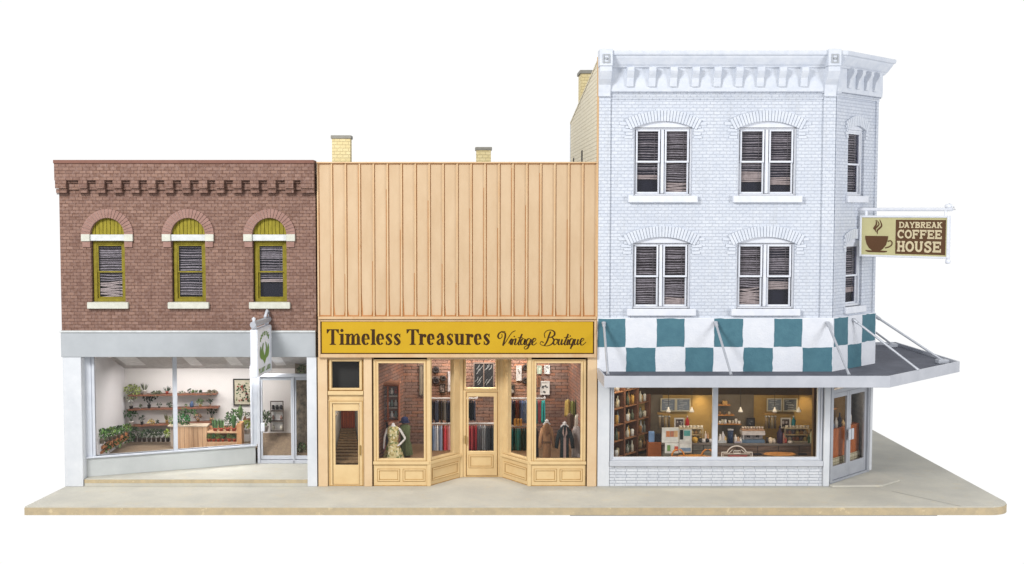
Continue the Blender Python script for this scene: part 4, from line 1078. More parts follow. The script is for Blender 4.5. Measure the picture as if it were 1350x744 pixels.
poly(mb, [(142, 412), (392, 412), (388, 450), (370, 510), (335, 555), (310, 572), (385, 574), (380, 586), (350, 592), (180, 592), (148, 580), (150, 570), (220, 572), (185, 545), (158, 500), (145, 450)], T_, -.003)
strip(mb, crom([(388, 470), (415, 462), (434, 480), (428, 510), (400, 530), (362, 542)]), 13, T_, -.004)
for dx_ in (0, 42): strip(mb, crom([(272 + dx_ * .0 + (0 if dx_ else -10), 390 - (0 if dx_ else 45)), (238 + dx_, 330), (262 + dx_, 285), (258 + dx_, 235)] if not dx_ else [(275, 392), (275, 350), (318, 300), (296, 232)]), lambda a, b, t: 5 + 14 * math.sin(math.pi * min(1, max(0.02, t))), T_, -.004)
strip(mb, crom([(262, 372), (252, 335), (290, 285), (268, 240)]), lambda a, b, t: 4 + 11 * math.sin(math.pi * min(1, max(0.02, t))), T_, -.005)
mb.build('cup_emblem', M['sg_brown'], cs)
zbar = zt0 + .2
mb = NB(); mb.tube([(-.24, .03, zbar), (LS + .1, .03, zbar)], .045, 10); br = mb.build('hanger_bar', M['white_trim'], cs)
mb = NB(); mb.lathe((LS + .0, .03, zbar + .02), [(.0, 0), (.07, .02), (.085, .06), (.06, .1), (0, .12)], 12); mb.tube([(LS + .08, .03, zbar), (LS + .16, .03, zbar + .0), (LS + .12, .03, zbar + .07), (LS + .02, .03, zbar + .13)], .022, 8); mb.build('scroll_end', M['white_trim'], cs, smooth=True)
for u in (.1, LS - .06): mb = NB(); mb.tube([(u, .03, zt0 + .04), (u, .03, zbar)], .036, 8); mb.build('hanger_link', M['white_trim'], cs)
mb = NB(); mb.lathe((LS + .02, .03, zb0_ - .17), [(0, 0), (.05, .01), (.065, .05), (.05, .1), (.03, .13)], 12); mb.build('finial', M['white_trim'], cs, smooth=True)
mb = NB(); mb.box(-.3, -.2, -.05, .12, zbar - .1, zbar + .1); mb.build('wall_bracket', M['white_trim'], cs, bevel=.02)
CUR[0] = Matrix()
# plant shop projecting sign
ps_x1 = at(357.6, 460, -.12).x
pA = (at(339.2, 465, -1.45).x, -1.45); pB = (ps_x1, -.12)
FP, LP = frameM(pA, pB)      # printed face looks to the right, towards the camera side
psn = thing('projecting_sign', 'white box sign with green leaf print jutting out over the plant shop door', 'sign', (pA[0], pA[1], Z(433)))
CUR[0] = FP
z1p = at(339, 435, -1.45).z; z0p = at(339, 498.5, -1.45).z
mb = NB(); mb.box(0, LP, 0, .17, z0p, z1p); mb.build('sign_box', M['white_trim'], psn, bevel=.02)
mb = NB(); mb.frame(0.02, LP - .02, z0p + .02, z1p - .02, .05, -.015, 0); mb.build('sign_rim', M['pil_white'], psn, bevel=.008)
mb = NB(); GG = paint('leaf_green_print', C(120, 152, 72), .5, bmp=0)
H_ = z1p - z0p
q = lambda x, y: (.0 + LP * x, z0p + H_ * y)
for i in range(7):
    a_ = R(20 + 140 * i / 6); cx, cz = .5 - .3 * math.cos(a_), .70 + .16 * math.sin(a_)
    strip(mb, [(cx, cz - .035), (cx + .02, cz + .05)], .055, q, -.004); strip(mb, [(cx - .02, cz + .03), (cx + .07, cz + .04)], .02, q, -.005)
for s_ in (-1, 1):
    strip(mb, crom([(.5, .36), (.5 + s_ * .24, .44), (.5 + s_ * .27, .62)]), lambda a, b, t: .02 + .14 * math.sin(math.pi * min(.98, max(.05, t))), q, -.004)
    strip(mb, crom([(.5, .36), (.5 + s_ * .14, .52), (.5 + s_ * .08, .68)]), lambda a, b, t: .02 + .07 * math.sin(math.pi * min(.98, max(.05, t))), q, -.005)
poly(mb, [(.36, .34), (.64, .34), (.5, .22)], q, -.004)
for wi, word in enumerate(('PLANT', 'LAND')):
    for i, ch in enumerate(word):
        x_ = (.1 + i * .085) if wi == 0 else (.58 + i * .085)
        slab(mb, ch if ch != 'D' else 'D', lambda gx, gy: q(x_ + gx * .088, .07 + gy * .1), -.004, .24)
mb.build('leaf_print', GG, psn)
mb = NB()
mb.tube([(-.05, .085, z1p + .12), (LP + .1, .085, z1p + .12)], .075, 8)
hb = mb.build('hanger_bar', M['alum'], psn)
mb = NB(); mb.lathe((.04, .085, z1p + .0), [(.05, 0), (.075, .08), (.05, .16), (.03, .2), (.05, .26), (0, .3)], 10); mb.build('finial', M['alum_lt'], hb, smooth=True)
mb = NB(); mb.lathe((LP - .1, .085, z1p), [(.04, 0), (.06, .06), (.04, .12)], 10); mb.build('hanger_link', M['alum_lt'], hb, smooth=True)
mb = NB(); mb.tube([(LP - .25, .085, z1p + .2), (LP - .05, .085, z1p + .34), (LP + .12, .085, z1p + .3), (LP + .1, .085, z1p + .12), (LP - .02, .085, z1p + .14)], .035, 8); mb.build('scroll', M['alum_lt'], hb, smooth=True)
CUR[0] = Matrix()

# ================================================================== INTERIORS BEHIND THE GLASS
MC = {}
def cm(r, g, b, rough=.6, emi=0, fabric=False):
    k = (r, g, b, rough, emi, fabric)
    if k not in MC:
        m, t, n, b_ = base('paint_%d_%d_%d' % (r, g, b))
        c = C(r, g, b, 1.0)
        nz = noise(t, 22 if fabric else 9, 4, .6, W(t))
        col = mix(t, ramp(t, nz.outputs[0], .35, .68, (0, 0, 0, 1), (.75,) * 3 + (1,)).outputs[0], c, tuple(x * .7 for x in c[:3]) + (1,))
        t.links.new(col, b_.inputs['Base Color']); b_.inputs['Roughness'].default_value = rough
        if emi: b_.inputs['Emission Color'].default_value = c; b_.inputs['Emission Strength'].default_value = emi
        MC[k] = m
    return MC[k]
ORD = ['first', 'second', 'third', 'fourth', 'fifth', 'sixth', 'seventh', 'eighth', 'ninth', 'tenth', 'eleventh', 'twelfth']
def wood(name, c1, c2, st=(1, 6, 1)):
    return paint(name, c1, .55, c2, .9, 3, .1, 30, stretch=st)
M['shelf_wood'] = wood('walnut_shelf', C(140, 92, 70), C(110, 70, 52)); M['oak'] = wood('light_oak_boards', C(214, 178, 142), C(186, 146, 110), (9, 9, .7))
def rawface(mb, pts): mb.face([mb.p(q) for q in pts])
def lamp_in(name, loc, size, power, col, sy=None):
    l = bpy.data.lights.new(name, 'AREA'); l.energy = power; l.size = size; l.color = col
    if sy: l.shape = 'RECTANGLE'; l.size_y = sy
    o = bpy.data.objects.new(name, l); COL.objects.link(o); o.location = loc; return o

# ---------------- plant shop room (fittings are parts of the building)
YB = 2.95
wx = -9.2
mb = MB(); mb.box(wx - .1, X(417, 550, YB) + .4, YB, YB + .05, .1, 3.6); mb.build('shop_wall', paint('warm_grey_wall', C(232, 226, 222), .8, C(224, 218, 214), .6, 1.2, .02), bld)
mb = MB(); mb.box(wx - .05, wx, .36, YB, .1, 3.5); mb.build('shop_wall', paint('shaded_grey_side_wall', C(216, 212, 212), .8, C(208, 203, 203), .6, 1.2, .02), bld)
zcb = at(250, 486, YB).z
mb = MB(); rawface(mb, [(wx, .36, 3.42), (-3.4, .36, 3.42), (-3.4, YB, zcb), (wx, YB, zcb)]); mb.build('shop_ceiling', cm(196, 192, 190, .8), bld)
for (a, c) in (((160, 476), (186, 483)), ((246, 474), (262, 483)), ((300, 475), (316, 482)), ((360, 476), (374, 483))):
    for (p_, q_) in ((a, c),):
        # recessed light panels follow the slope of the ceiling
        y0_, y1_ = 1.2, 2.5
        zz = lambda y: 3.42 + (zcb - 3.42) * (y - .36) / (YB - .36) - .012
        x0_, x1_ = X(p_[0], 475, 2), X(q_[0], 475, 2)
        mb = MB(); rawface(mb, [(x0_, y0_, zz(y0_)), (x1_, y0_, zz(y0_)), (x1_, y1_, zz(y1_)), (x0_, y1_, zz(y1_))])
        mb.build('ceiling_light_panel', cm(214, 212, 210, .6, .12), bld)
zfb = at(370, 571, YB).z
fl_m = paint('brown_floor_tiles', C(150, 130, 108), .6, C(122, 104, 86), .9, 12, .1, 30)
mb = MB(); mb.prism([(wx, .5), (PA[0], .5), (PB[0] - .1, 2.03), (PB[0] - .1, YB), (wx, YB)], .5, .54); mb.build('shop_floor', fl_m, bld)
mb = MB(); rawface(mb, [(PB[0] - .1, 2.0, .3), (-3.4, 2.0, .3), (-3.4, YB, zfb), (PB[0] - .1, YB, zfb)]); mb.build('shop_floor', fl_m, bld)
lamp_in('plant_shop_light', (-6.7, 1.75, 2.75), 3.5, 100, (1, .985, .97), .8)

def leafc(r, g, b): return cm(r, g, b, .55)
def leaves(mb, c, rx, ry, rz, n, ls, rnd, mats=3, up=.4):
    for i in range(n):
        while True:
            q = Vector((rnd.uniform(-1, 1), rnd.uniform(-1, 1), rnd.uniform(-1, 1)))
            if q.length <= 1: break
        p_ = Vector(c) + Vector((q.x * rx, q.y * ry, q.z * rz))
        d = (Vector((q.x, q.y * .6, q.z + up)) + Vector((rnd.uniform(-.5, .5), rnd.uniform(-.5, .5), rnd.uniform(-.4, .5)))).normalized()
        s_ = d.cross(Vector((rnd.uniform(-.3, .3), -1, rnd.uniform(-.2, .6)))).normalized() * ls * .3
        L = ls * rnd.uniform(.7, 1.3); m_ = p_ + d * L * .5 + Vector((0, -.01, .01)); e_ = p_ + d * L - Vector((0, 0, L * .2))
        mb.mi = rnd.randrange(mats)
        a = [mb.p(p_), mb.p(m_ + s_), mb.p(e_), mb.p(m_ - s_)]
        mb.face(a)
def plant(px, pyb, hp, wp, Y, kind, pot, leaf, label, cat='potted plant', group=None, seed=0, potw=None, poth=None, nm=None):
    rnd = random.Random(seed or int(px * 13 + pyb * 7))
    b_ = at(px, pyb, Y); h, w_ = S(hp, Y) * 1.12, S(wp, Y) * 1.12
    root = thing(nm or 'potted_plant', label, cat, b_, group)
    ph = S(poth, Y) if poth else h * .32; pr = (S(potw, Y) if potw else min(w_ * .5, h * .34)) / 2
    if pot:
        m_ = MB(); m_.lathe(b_, [(pr * .75, 0), (pr * .95, ph * .8), (pr * 1.05, ph * .82), (pr * 1.05, ph), (pr * .85, ph), (pr * .8, ph * .9)], 12)
        m_.build('pot', cm(*pot), root, smooth=True)
    else: ph = 0
    c1 = leaf; c2 = tuple(int(x * .72) for x in leaf); c3 = tuple(min(255, int(x * 1.25 + 8)) for x in leaf)
    m_ = MB(); top = b_ + Vector((0, 0, h))
    if kind == 'bush':
        leaves(m_, b_ + Vector((0, 0, ph + (h - ph) * .48)), w_ * .4, min(.2, w_ * .35), (h - ph) * .4, int(24 + w_ * h * 520), max(.035, min(.075, w_ * .24)), rnd)
    elif kind == 'spiky':
        for i in range(9):
            a = rnd.uniform(-.5, .5); t = rnd.uniform(.6, 1)
            e_ = b_ + Vector((a * w_, rnd.uniform(-.06, .06), ph + (h - ph) * t * (1 - abs(a) * .4))); s0 = b_ + Vector((a * pr, rnd.uniform(-pr, pr) * .5, ph * .8))
            md = (s0 + e_) / 2 + Vector((a * w_ * .05, 0, 0)); wd = max(.012, w_ * .05)
            m_.mi = rnd.randrange(3); q = [m_.p(s0 - Vector((wd * .5, 0, 0))), m_.p(s0 + Vector((wd * .5, 0, 0))), m_.p(md + Vector((wd, 0, 0))), m_.p(e_), m_.p(md - Vector((wd, 0, 0)))]; m_.face(q)
    elif kind == 'snake':
        for i in range(6):
            a = -.5 + i / 5; t = rnd.uniform(.8, 1); s0 = b_ + Vector((a * w_ * .7, rnd.uniform(-.04, .04), ph * .8)); e_ = b_ + Vector((a * w_, 0, h * t)); wd = w_ * .13
            m_.mi = i % 3; md = s0.lerp(e_, .6); m_.face([m_.p(s0 - Vector((wd * .6, 0, 0))), m_.p(s0 + Vector((wd * .6, 0, 0))), m_.p(md + Vector((wd, .01, 0))), m_.p(e_), m_.p(md - Vector((wd, -.01, 0)))])
    elif kind == 'stalk':
        for i in range(3):
            a = (i - 1) * .3
            m_.mi = 1; m_.tube([b_ + Vector((0, 0, ph * .8)), b_ + Vector((a * w_ * .5, 0, h * .6)), b_ + Vector((a * w_, 0, h * .85))], .008, 5)
            leaves(m_, b_ + Vector((a * w_, 0, h * .82)), w_ * .3, .08, h * .16, int(16), max(.04, w_ * .26), rnd)
    elif kind == 'trail':
        leaves(m_, b_ + Vector((0, 0, ph + (h - ph) * .45)), w_ * .46, .16, (h - ph) * .45, int(60 + w_ * h * 900), .06, rnd)
        leaves(m_, b_ + Vector((0, -.06, -h * .08)), w_ * .4, .05, h * .25, 26, .045, rnd, up=-.8)
    elif kind == 'cactus':
        m_.lathe(b_ + Vector((0, 0, ph * .8)), [(w_ * .12, 0), (w_ * .24, (h - ph) * .3), (w_ * .22, (h - ph) * .8), (0, h - ph)], 9)
        m_.lathe(b_ + Vector((w_ * .2, 0, ph + (h - ph) * .4)), [(w_ * .04, 0), (w_ * .11, (h - ph) * .2), (0, (h - ph) * .45)], 7)
        leaves(m_, b_ + Vector((0, -.01, h * .65)), w_ * .3, .08, h * .28, 30, .04, rnd)
    m_.build('foliage', [leafc(*c1), leafc(*c2), leafc(*c3)], root)
    return root
def shelf(px0, py0, px1, py1, Y, label, depth=.3, th=.035, mat_=None, nm='wall_shelf'):
    a, b_ = at(px0, py0, Y - depth), at(px1, py1, Y - depth)
    m_ = MB()
    q = [(a.x, Y - depth, a.z), (b_.x, Y - depth, b_.z), (b_.x, Y - .005, b_.z), (a.x, Y - .005, a.z)]
    hi = [m_.p(v) for v in q]; lo = [m_.p((v[0], v[1], v[2] - th)) for v in q]
    m_.face(hi); m_.face(lo[::-1])
    for i in range(4): j = (i + 1) % 4; m_.face([lo[i], lo[j], hi[j], hi[i]])
    return tag(m_.build(nm, mat_ or M['shelf_wood'], loc=tuple(a), bevel=.004), label, 'shelf')
ps = lambda zx, zy: (120 + zx / 6.136, 500 + zy / 6.136)
shelf(*ps(295, 131), *ps(1012, 118), YB, 'top walnut wall shelf of plants on the pale shop wall')
shelf(*ps(297, 246), *ps(1028, 227), YB, 'middle walnut wall shelf of plants on the pale shop wall')
shelf(*ps(272, 382), *ps(990, 346), YB, 'lowest walnut wall shelf running behind the plant shop counter')
YI = YB - .16
T_POT, W_POT, K_POT, Y_POT = (190, 92, 70), (232, 224, 216), (52, 46, 46), (196, 160, 96)
GR, DG, LG, YG, GY = (94, 118, 70), (50, 66, 48), (128, 146, 92), (158, 168, 96), (108, 112, 88)
PL = [
    (335, 130, 80, 125, 'trail', None, YG, 'large yellow green trailing plant at the left end of the top shelf'),
    (435, 124, 105, 70, 'spiky', W_POT, GY, 'tall spiky grey green agave in a pale pot on the top shelf'),
    (530, 127, 22, 70, 'trail', None, GY, 'low flat grey green plant lying on the top shelf'),
    (615, 123, 70, 70, 'spiky', (196, 84, 70), DG, 'spiky plant in a red pot on the top shelf left of the mullion'),
    (735, 122, 20, 50, 'bush', None, GY, 'flat dusty plant on the top shelf just right of the mullion'),
    (796, 120, 38, 30, 'bush', K_POT, DG, 'small dark plant in a black pot on the top right shelf'),
    (825, 119, 24, 22, 'cactus', T_POT, GR, 'tiny cactus beside the black pot on the top shelf'),
    (853, 118, 34, 24, 'spiky', W_POT, GR, 'little spiky seedling in a white pot on the top shelf'),
    (886, 118, 24, 20, 'cactus', W_POT, DG, 'smallest pot plant near the right end of the top shelf'),
    (975, 116, 18, 78, 'trail', None, (120, 112, 92), 'flat brownish plant at the right end of the top shelf'),
    (325, 245, 85, 60, 'stalk', (60, 50, 48), (214, 206, 190), 'white flowered stalk plant at the left of the middle shelf'),
    (400, 240, 30, 26, 'cactus', W_POT, GY, 'tiny pale pot beside the white flowers on the middle shelf'),
    (470, 237, 85, 70, 'stalk', (34, 30, 30), (44, 52, 42), 'black leaved plant in a black pot on the middle shelf'),
    (552, 236, 42, 36, 'bush', K_POT, DG, 'small dark plant in the middle of the middle shelf'),
    (640, 233, 42, 48, 'bush', K_POT, (60, 78, 50), 'low dark bushy plant beside the mullion on the middle shelf'),
    (770, 231, 24, 30, 'bush', T_POT, GR, 'low plant in a terracotta pot on the middle shelf'),
    (885, 228, 62, 56, 'bush', Y_POT, GR, 'mid green plant in a yellow pot on the middle shelf'),
    (965, 226, 56, 34, 'stalk', (206, 170, 140), DG, 'dark leaved plant in a tan pot ending the middle shelf'),
    (325, 378, 110, 90, 'stalk', W_POT, (66, 100, 58), 'broad leaved plant in a white pot starting the lowest shelf'),
    (412, 373, 80, 44, 'bush', (60, 60, 58), DG, 'dark plant in a slate pot on the lowest shelf'),
    (488, 369, 38, 56, 'bush', None, (186, 160, 84), 'low yellow leaved plant on the lowest shelf'),
    (540, 367, 36, 26, 'cactus', W_POT, DG, 'small cactus in a white pot on the lowest shelf'),
    (614, 364, 95, 44, 'spiky', Y_POT, (100, 96, 66), 'tall brown green spiky plant on the lowest shelf'),
    (868, 350, 66, 60, 'bush', (190, 150, 100), (168, 130, 96), 'dry tan bushy plant on the lowest shelf'),
    (976, 348, 100, 60, 'stalk', (214, 178, 132), (52, 66, 46), 'dark tall plant in a tan pot ending the lowest shelf'),
]
for i, (zx, zy, h_, w_, kd, pot, lf, lab) in enumerate(PL):
    p_ = ps(zx, zy); plant(p_[0], p_[1], h_ / 6.136, w_ / 6.136, YI, kd, pot, lf, lab, seed=100 + i, group='plants on the wall shelves')
p_ = ps(815, 229); b_ = at(*p_, YI); mb = MB(); mb.lathe(b_, [(.05, 0), (.06, .1), (.03, .13), (.03, .17), (0, .172)], 10)
tag(mb.build('bottle', cm(74, 96, 130, .3), loc=b_, smooth=True), 'small slate blue bottle among the plants on the middle shelf', 'bottle')
# counter with the greyish end panel, oak front and pot rack
YCt = 2.05
c0, c1, c2, c3 = (at(120 + q / 6.136, 580, YCt).x for q in (622, 684, 938, 1222))
zt_c, zb_c = at(280, 563, YCt).z, FL + .0
ct = thing('shop_counter', 'light oak board counter in the plant shop', 'counter', ((c0 + c2) / 2, YCt, zb_c))
mb = MB(); mb.box(c1 + .002, c2, YCt, YCt + .3, zb_c, zt_c); mb.build('oak_front', M['oak'], ct, bevel=.008)
mb = MB(); rawface(mb, [(c0, YCt + .28, zb_c), (c1, YCt, zb_c), (c1, YCt, zt_c), (c0, YCt + .28, zt_c)]); mb.box(c0, c1, YCt + .285, YCt + .3, zb_c, zt_c); mb.build('end_panel', cm(206, 190, 176, .7), ct)
mb = MB(); mb.box(c0, c2 + .02, YCt - .02, YCt + .34, zt_c + .002, zt_c + .04); mb.build('counter_top', cm(196, 178, 156, .5), ct, bevel=.006)
mb = MB()
for i in range(1, 7): x_ = c1 + (c2 - c1) * i / 7; mb.box(x_ - .005, x_ + .005, YCt - .002, YCt, zb_c, zt_c - .01)
mb.build('board_joint', cm(150, 112, 84, .7), ct)
rk_ = thing('plant_rack', 'orange wood rack holding two rows of terracotta pots', 'rack', ((c2 + c3) / 2, YCt, zb_c))
zr = [at(290, q, YCt).z for q in (582.5, 568.6)]
mb = MB(); mb.box(c3 - .13, c3, YCt - .06, YCt + .3, zb_c, at(310, 558, YCt).z); mb.build('side_panel', wood('rack_wood', C(206, 156, 112), C(176, 124, 84)), rk_, bevel=.006)
for z_ in zr:
    mb = MB(); mb.box(c2 + .01, c3 - .132, YCt - .04, YCt + .24, z_ - .05, z_); mb.build('shelf', M['oak'], rk_, bevel=.004)
mb = MB(); mb.box(c2 + .01, c3 - .132, YCt + .25, YCt + .28, zb_c, zr[1] + .1); mb.build('back_panel', cm(190, 140, 104, .7), rk_)
mb = MB(); mb.box(c2 + .01, c3 - .132, YCt - .03, YCt + .2, zb_c, zr[0] - .052); mb.build('drawer_front', M['oak'], rk_)
RP = [(1005, 'snake', 105, 44, (76, 104, 66)), (1053, 'snake', 108, 40, (84, 112, 70)), (1108, 'bush', 120, 60, (62, 92, 56)), (1155, 'cactus', 130, 60, (72, 104, 62)), (1196, 'bush', 70, 40, (90, 120, 66))]
for i, (zx, kd, h_, w_, lf) in enumerate(RP):
    plant(120 + zx / 6.136, 568.4, h_ / 6.136, w_ / 6.136, YCt + .02, kd, T_POT, lf, '%s plant in a red terracotta pot, %s from left in the rack\'s top row' % (('tall snake', 'taller snake', 'dense bushy', 'big rounded', 'smaller bushy')[i], ORD[i]), group='red pots on the rack', seed=300 + i, potw=6.4, poth=4.2)
for i, zx in enumerate((955, 992, 1030, 1068, 1118, 1160)):
    plant(120 + zx / 6.136, 582.3, 9.5 + (i % 3), 6.5, YCt + .0, ('bush', 'cactus', 'bush', 'spiky', 'bush', 'bush')[i], (206, 96, 74), ((96, 128, 66), (60, 90, 56))[i % 2], 'small leafy plant in red pot, %s from left in the rack\'s lower row' % ORD[i], group='red pots on the rack', seed=320 + i, potw=4.6, poth=3.6)
plant(*ps(1148, 345), 16, 17, YCt + .45, 'bush', None, (84, 112, 66), 'round grey green shrub behind the terracotta pots', seed=341, nm='potted_plant')
plant(*ps(1208, 330), 18, 11, YCt + .5, 'cactus', None, (100, 126, 78), 'tall prickly cactus behind the right end of the rack', seed=342)
plant(*ps(730, 388), 16, 24, YCt + .1, 'bush', None, (46, 96, 52), 'lush deep green fern standing on the oak counter', seed=343)
plant(*ps(785, 388), 21, 15, YCt + .2, 'stalk', None, (66, 90, 56), 'thin stalked plant rising behind the counter fern', seed=344)
plant(*ps(662, 388), 17, 9, YCt + .2, 'bush', None, (130, 160, 84), 'light green leafy plant at the left end of the counter', seed=345)
plant(*ps(1262, 445), 17, 15, YCt + .5, 'bush', W_POT, (150, 160, 80), 'yellow green plant in a big white pot right of the rack', seed=346, potw=9, poth=8)
shelf(*ps(1228, 325), *ps(1292, 325), YB - .2, 'short dark wooden shelf under the framed botanical poster', .2)
plant(*ps(1245, 322), 9, 6, YB - .3, 'bush', (200, 170, 140), (90, 110, 70), 'little plant in a tan pot on the short shelf', seed=347)
plant(*ps(1276, 322), 8, 8, YB - .3, 'bush', None, (70, 84, 56), 'dark tuft of leaves on the short shelf by the door post', seed=348)
# framed botanical poster
def picture(px0, px1, py0, py1, Y, fcol, pcol, label, motif=None, cat='picture', nm='framed_picture', fw=.03):
    a, b_ = at(px0, py1, Y), at(px1, py0, Y)
    root = thing(nm, label, cat, (a.x, Y, a.z))
    m_ = MB(); m_.frame(a.x, b_.x, a.z, b_.z, fw, Y - .04, Y); m_.build('frame', cm(*fcol), root)
    m_ = MB(); m_.box(a.x + fw, b_.x - fw, Y - .02, Y, a.z + fw, b_.z - fw); m_.build('print', cm(*pcol), root)
    if motif:
        m_ = MB(); rnd = random.Random(int(px0 * 3)); W_, H_ = b_.x - a.x - 2 * fw, b_.z - a.z - 2 * fw
        cols, n, sz = motif
        for i in range(n):
            m_.mi = rnd.randrange(len(cols)); x_, z_ = a.x + fw + W_ * rnd.uniform(.12, .88), a.z + fw + H_ * rnd.uniform(.1, .9); s_ = sz * rnd.uniform(.6, 1.3)
            k = 6; yy = Y - .022 - .0003 * i; m_.face([m_.p((x_ + s_ * math.cos(t) * rnd.uniform(.5, 1), yy, z_ + s_ * math.sin(t) * rnd.uniform(.5, 1))) for t in [2 * math.pi * q / k for q in range(k)]][::-1])
        m_.build('motif', [cm(*c) for c in cols], root)
    return root
picture(308, 333.5, 499.5, 534.5, YB - .01, (34, 32, 32), (206, 196, 172), 'black framed poster covered in small green leaf drawings', ([(70, 110, 66), (44, 74, 48), (150, 60, 50), (120, 130, 90), (60, 60, 50)], 70, .028))
# left planter shelves and dark row
Y0, Y1 = .62, 2.2
for j, (pa, pb, lab) in enumerate(((ps(72, 590), ps(305, 462), 'orange wood planter board sloping up along the left wall'), (ps(95, 545), ps(300, 430), 'upper wooden planter board half hidden by leaves by the left wall'))):
    a, b_ = at(*pa, Y0 + .1 * j), at(*pb, Y1)
    m_ = MB(); q = [a, b_, b_ + Vector((-.14, 0, 0)), a + Vector((-.14, 0, 0))]
    hi = [m_.p(v) for v in q]; lo = [m_.p(v - Vector((0, 0, .07))) for v in q]; m_.face(hi); m_.face(lo[::-1])
    for i in range(4): k2 = (i + 1) % 4; m_.face([lo[i], lo[k2], hi[k2], hi[i]])
    tag(m_.build('planter_board', wood('planter_wood_%d' % j, C(190, 128, 84), C(150, 92, 58)), loc=a), lab, 'planter')
for i in range(7):
    t = i / 6; Y = Y0 + (Y1 - Y0) * t
    up = ps(90 + 205 * t, 520 - 70 * t); plant(up[0], up[1], 17 - 4 * t, 14 - 3 * t, Y, 'bush', (132, 122, 104), [(96, 132, 70), (70, 104, 58), (120, 148, 80)][i % 3], '%s leafy plant counting back from the window on the left planter' % ORD[i], seed=400 + i, group='plants along the left planter')
for i in range(5):
    t = i / 4; Y = Y0 + .3 + (Y1 - Y0) * t * .9
    up = ps(125 + 185 * t, 592 - 85 * t); plant(up[0], up[1], 11, 13, Y, 'bush', None, [(80, 112, 64), (60, 88, 52), (110, 134, 80)][i % 3], 'ground level leafy plant below the planter board, %s from the window' % ORD[i], seed=420 + i, group='plants on the floor below the planter')
DK = [(58, 74, 52), (44, 60, 44), (66, 84, 56), (50, 66, 50), (60, 74, 46), (150, 170, 70)]
for i in range(8):
    px = 178 + i * 6.2; plant(px, 582.5, 15 if i else 20, 10, 2.5, 'bush' if i != 1 else 'spiky', (70, 60, 54), DK[5] if i == 7 else DK[i % 5], ('bright lime plant ending the low dark row' if i == 7 else 'dark green plant in the low floor row, %s from left' % ORD[i]), seed=440 + i, group='dark plants in a row on the floor')
# beyond the door: shelf unit, plant, side wall of clutter
YU = 2.75
a, b_ = at(357.5, 568, YU), at(374.5, 528, YU)
un = thing('shelf_unit', 'narrow dark framed shelf unit seen through the glass door', 'shelf unit', (a.x, YU, a.z))
mb = MB(); mb.frame(a.x, b_.x, a.z, b_.z, .025, YU - .12, YU - .09)
for q in (1, 2): z_ = a.z + (b_.z - a.z) * q / 3; mb.box(a.x + .025, b_.x - .025, YU - .12, YU, z_ - .012, z_ + .012)
mb.build('frame', cm(96, 84, 76), un)
mb = MB(); mb.box(a.x + .026, b_.x - .026, YU - .0, YU + .01, a.z + .026, b_.z - .026); mb.build('back_panel', cm(216, 212, 208), un)
for row, (n, col) in enumerate(((2, (214, 206, 190)), (2, (150, 120, 110)), (3, (44, 42, 44)))):
    z_ = a.z + .025 + (b_.z - a.z) * row / 3 + .012
    for i in range(n):
        x_ = a.x + .07 + (b_.x - a.x - .14) * (i / max(1, n - 1))
        m_ = MB(); m_.lathe((x_, YU - .06, z_), [(.03, 0), (.04, .05), (.02 if row == 1 else .036, .1), (.0, .13)], 8)
        tag(m_.build('jar', cm(*col), loc=(x_, YU - .06, z_), smooth=True), '%s jar, %s from left on the %s tier of the narrow shelf unit' % (('cream', 'rose brown', 'black')[row], ORD[i], ('bottom', 'middle', 'top')[row]), 'jar', 'jars on the shelf unit')
plant(350.5, 569, 27, 13, 2.6, 'bush', (190, 180, 170), (92, 108, 78), 'grey green bush in a pale pot inside the glass door', seed=460, potw=7, poth=7)
a, b_ = at(390, 600, 2.3), at(404, 497, 2.3)
mb = MB(); rawface(mb, [(a.x, 2.05, FL), (b_.x + .3, 2.9, FL + .1), (b_.x + .3, 2.9, 3.2), (a.x, 2.35, 3.2)]); 
mt, t_, n_, b__ = base('mottled_stock_panel'); nz = noise(t_, 7, 5, .7, W(t_)); t_.links.new(ramp(t_, nz.outputs[0], .35, .65, C(206, 186, 160), C(128, 122, 112)).outputs[0], b__.inputs['Base Color'])
mb.build('stock_panel', mt, bld)
plant(398, 598, 14, 12, 2.15, 'bush', None, (80, 96, 64), 'low green plant behind the narrow side light', seed=461)
plant(398, 492, 10, 12, 2.3, 'bush', None, (110, 120, 84), 'leafy tuft seen through the transom above the side light', seed=462)

# ---------------- stair hall
mb = MB(); rd = random.Random(9)
NS = 12
def stp(i): t = (i / NS) ** .8; return .3 + 2.2 * t, 616 - 50 * t, 439 + 10.5 * t, 475.5 - 7.5 * t
zprev = .05
stairs = thing('staircase', 'dark brown wooden stairs climbing behind the narrow glazed door', 'staircase', (at(457, 616, .3).x, .3, .05))
for i in range(NS):
    Y, py, pa, pb = stp(i); Y2 = stp(i + 1)[0]; z_ = at(457, stp(i + 1)[1], Y).z
    m_ = MB(); m_.box(at(pa, py, Y).x, at(pb, py, Y).x, Y, Y2 + .01, zprev, z_ - .03); m_.mi = 1; m_.box(at(pa, py, Y).x, at(pb, py, Y).x, Y - .03, Y2 + .01, z_ - .03, z_)
    m_.build('step', [wood('stair_riser', C(76, 58, 42), C(56, 42, 30), (6, 2, 1)) if i == 0 else bpy.data.materials['stair_riser'], wood('stair_tread', C(150, 122, 88), C(118, 92, 64), (6, 2, 1)) if i == 0 else bpy.data.materials['stair_tread']], stairs)
    zprev = z_ - .03 if i < NS - 1 else z_
Yt = stp(NS)[0]; a, b_ = at(450, 564, Yt), at(467.6, 538, Yt)
hd = thing('hall_door', 'orange red panelled door at the top of the stairs', 'door', (a.x, Yt, a.z))
mb = MB(); mb.box(a.x, b_.x, Yt, Yt + .05, a.z - .1, b_.z); mb.build('leaf', wood('hall_door_wood', C(186, 92, 50), C(150, 66, 36), (6, 6, 1)), hd)
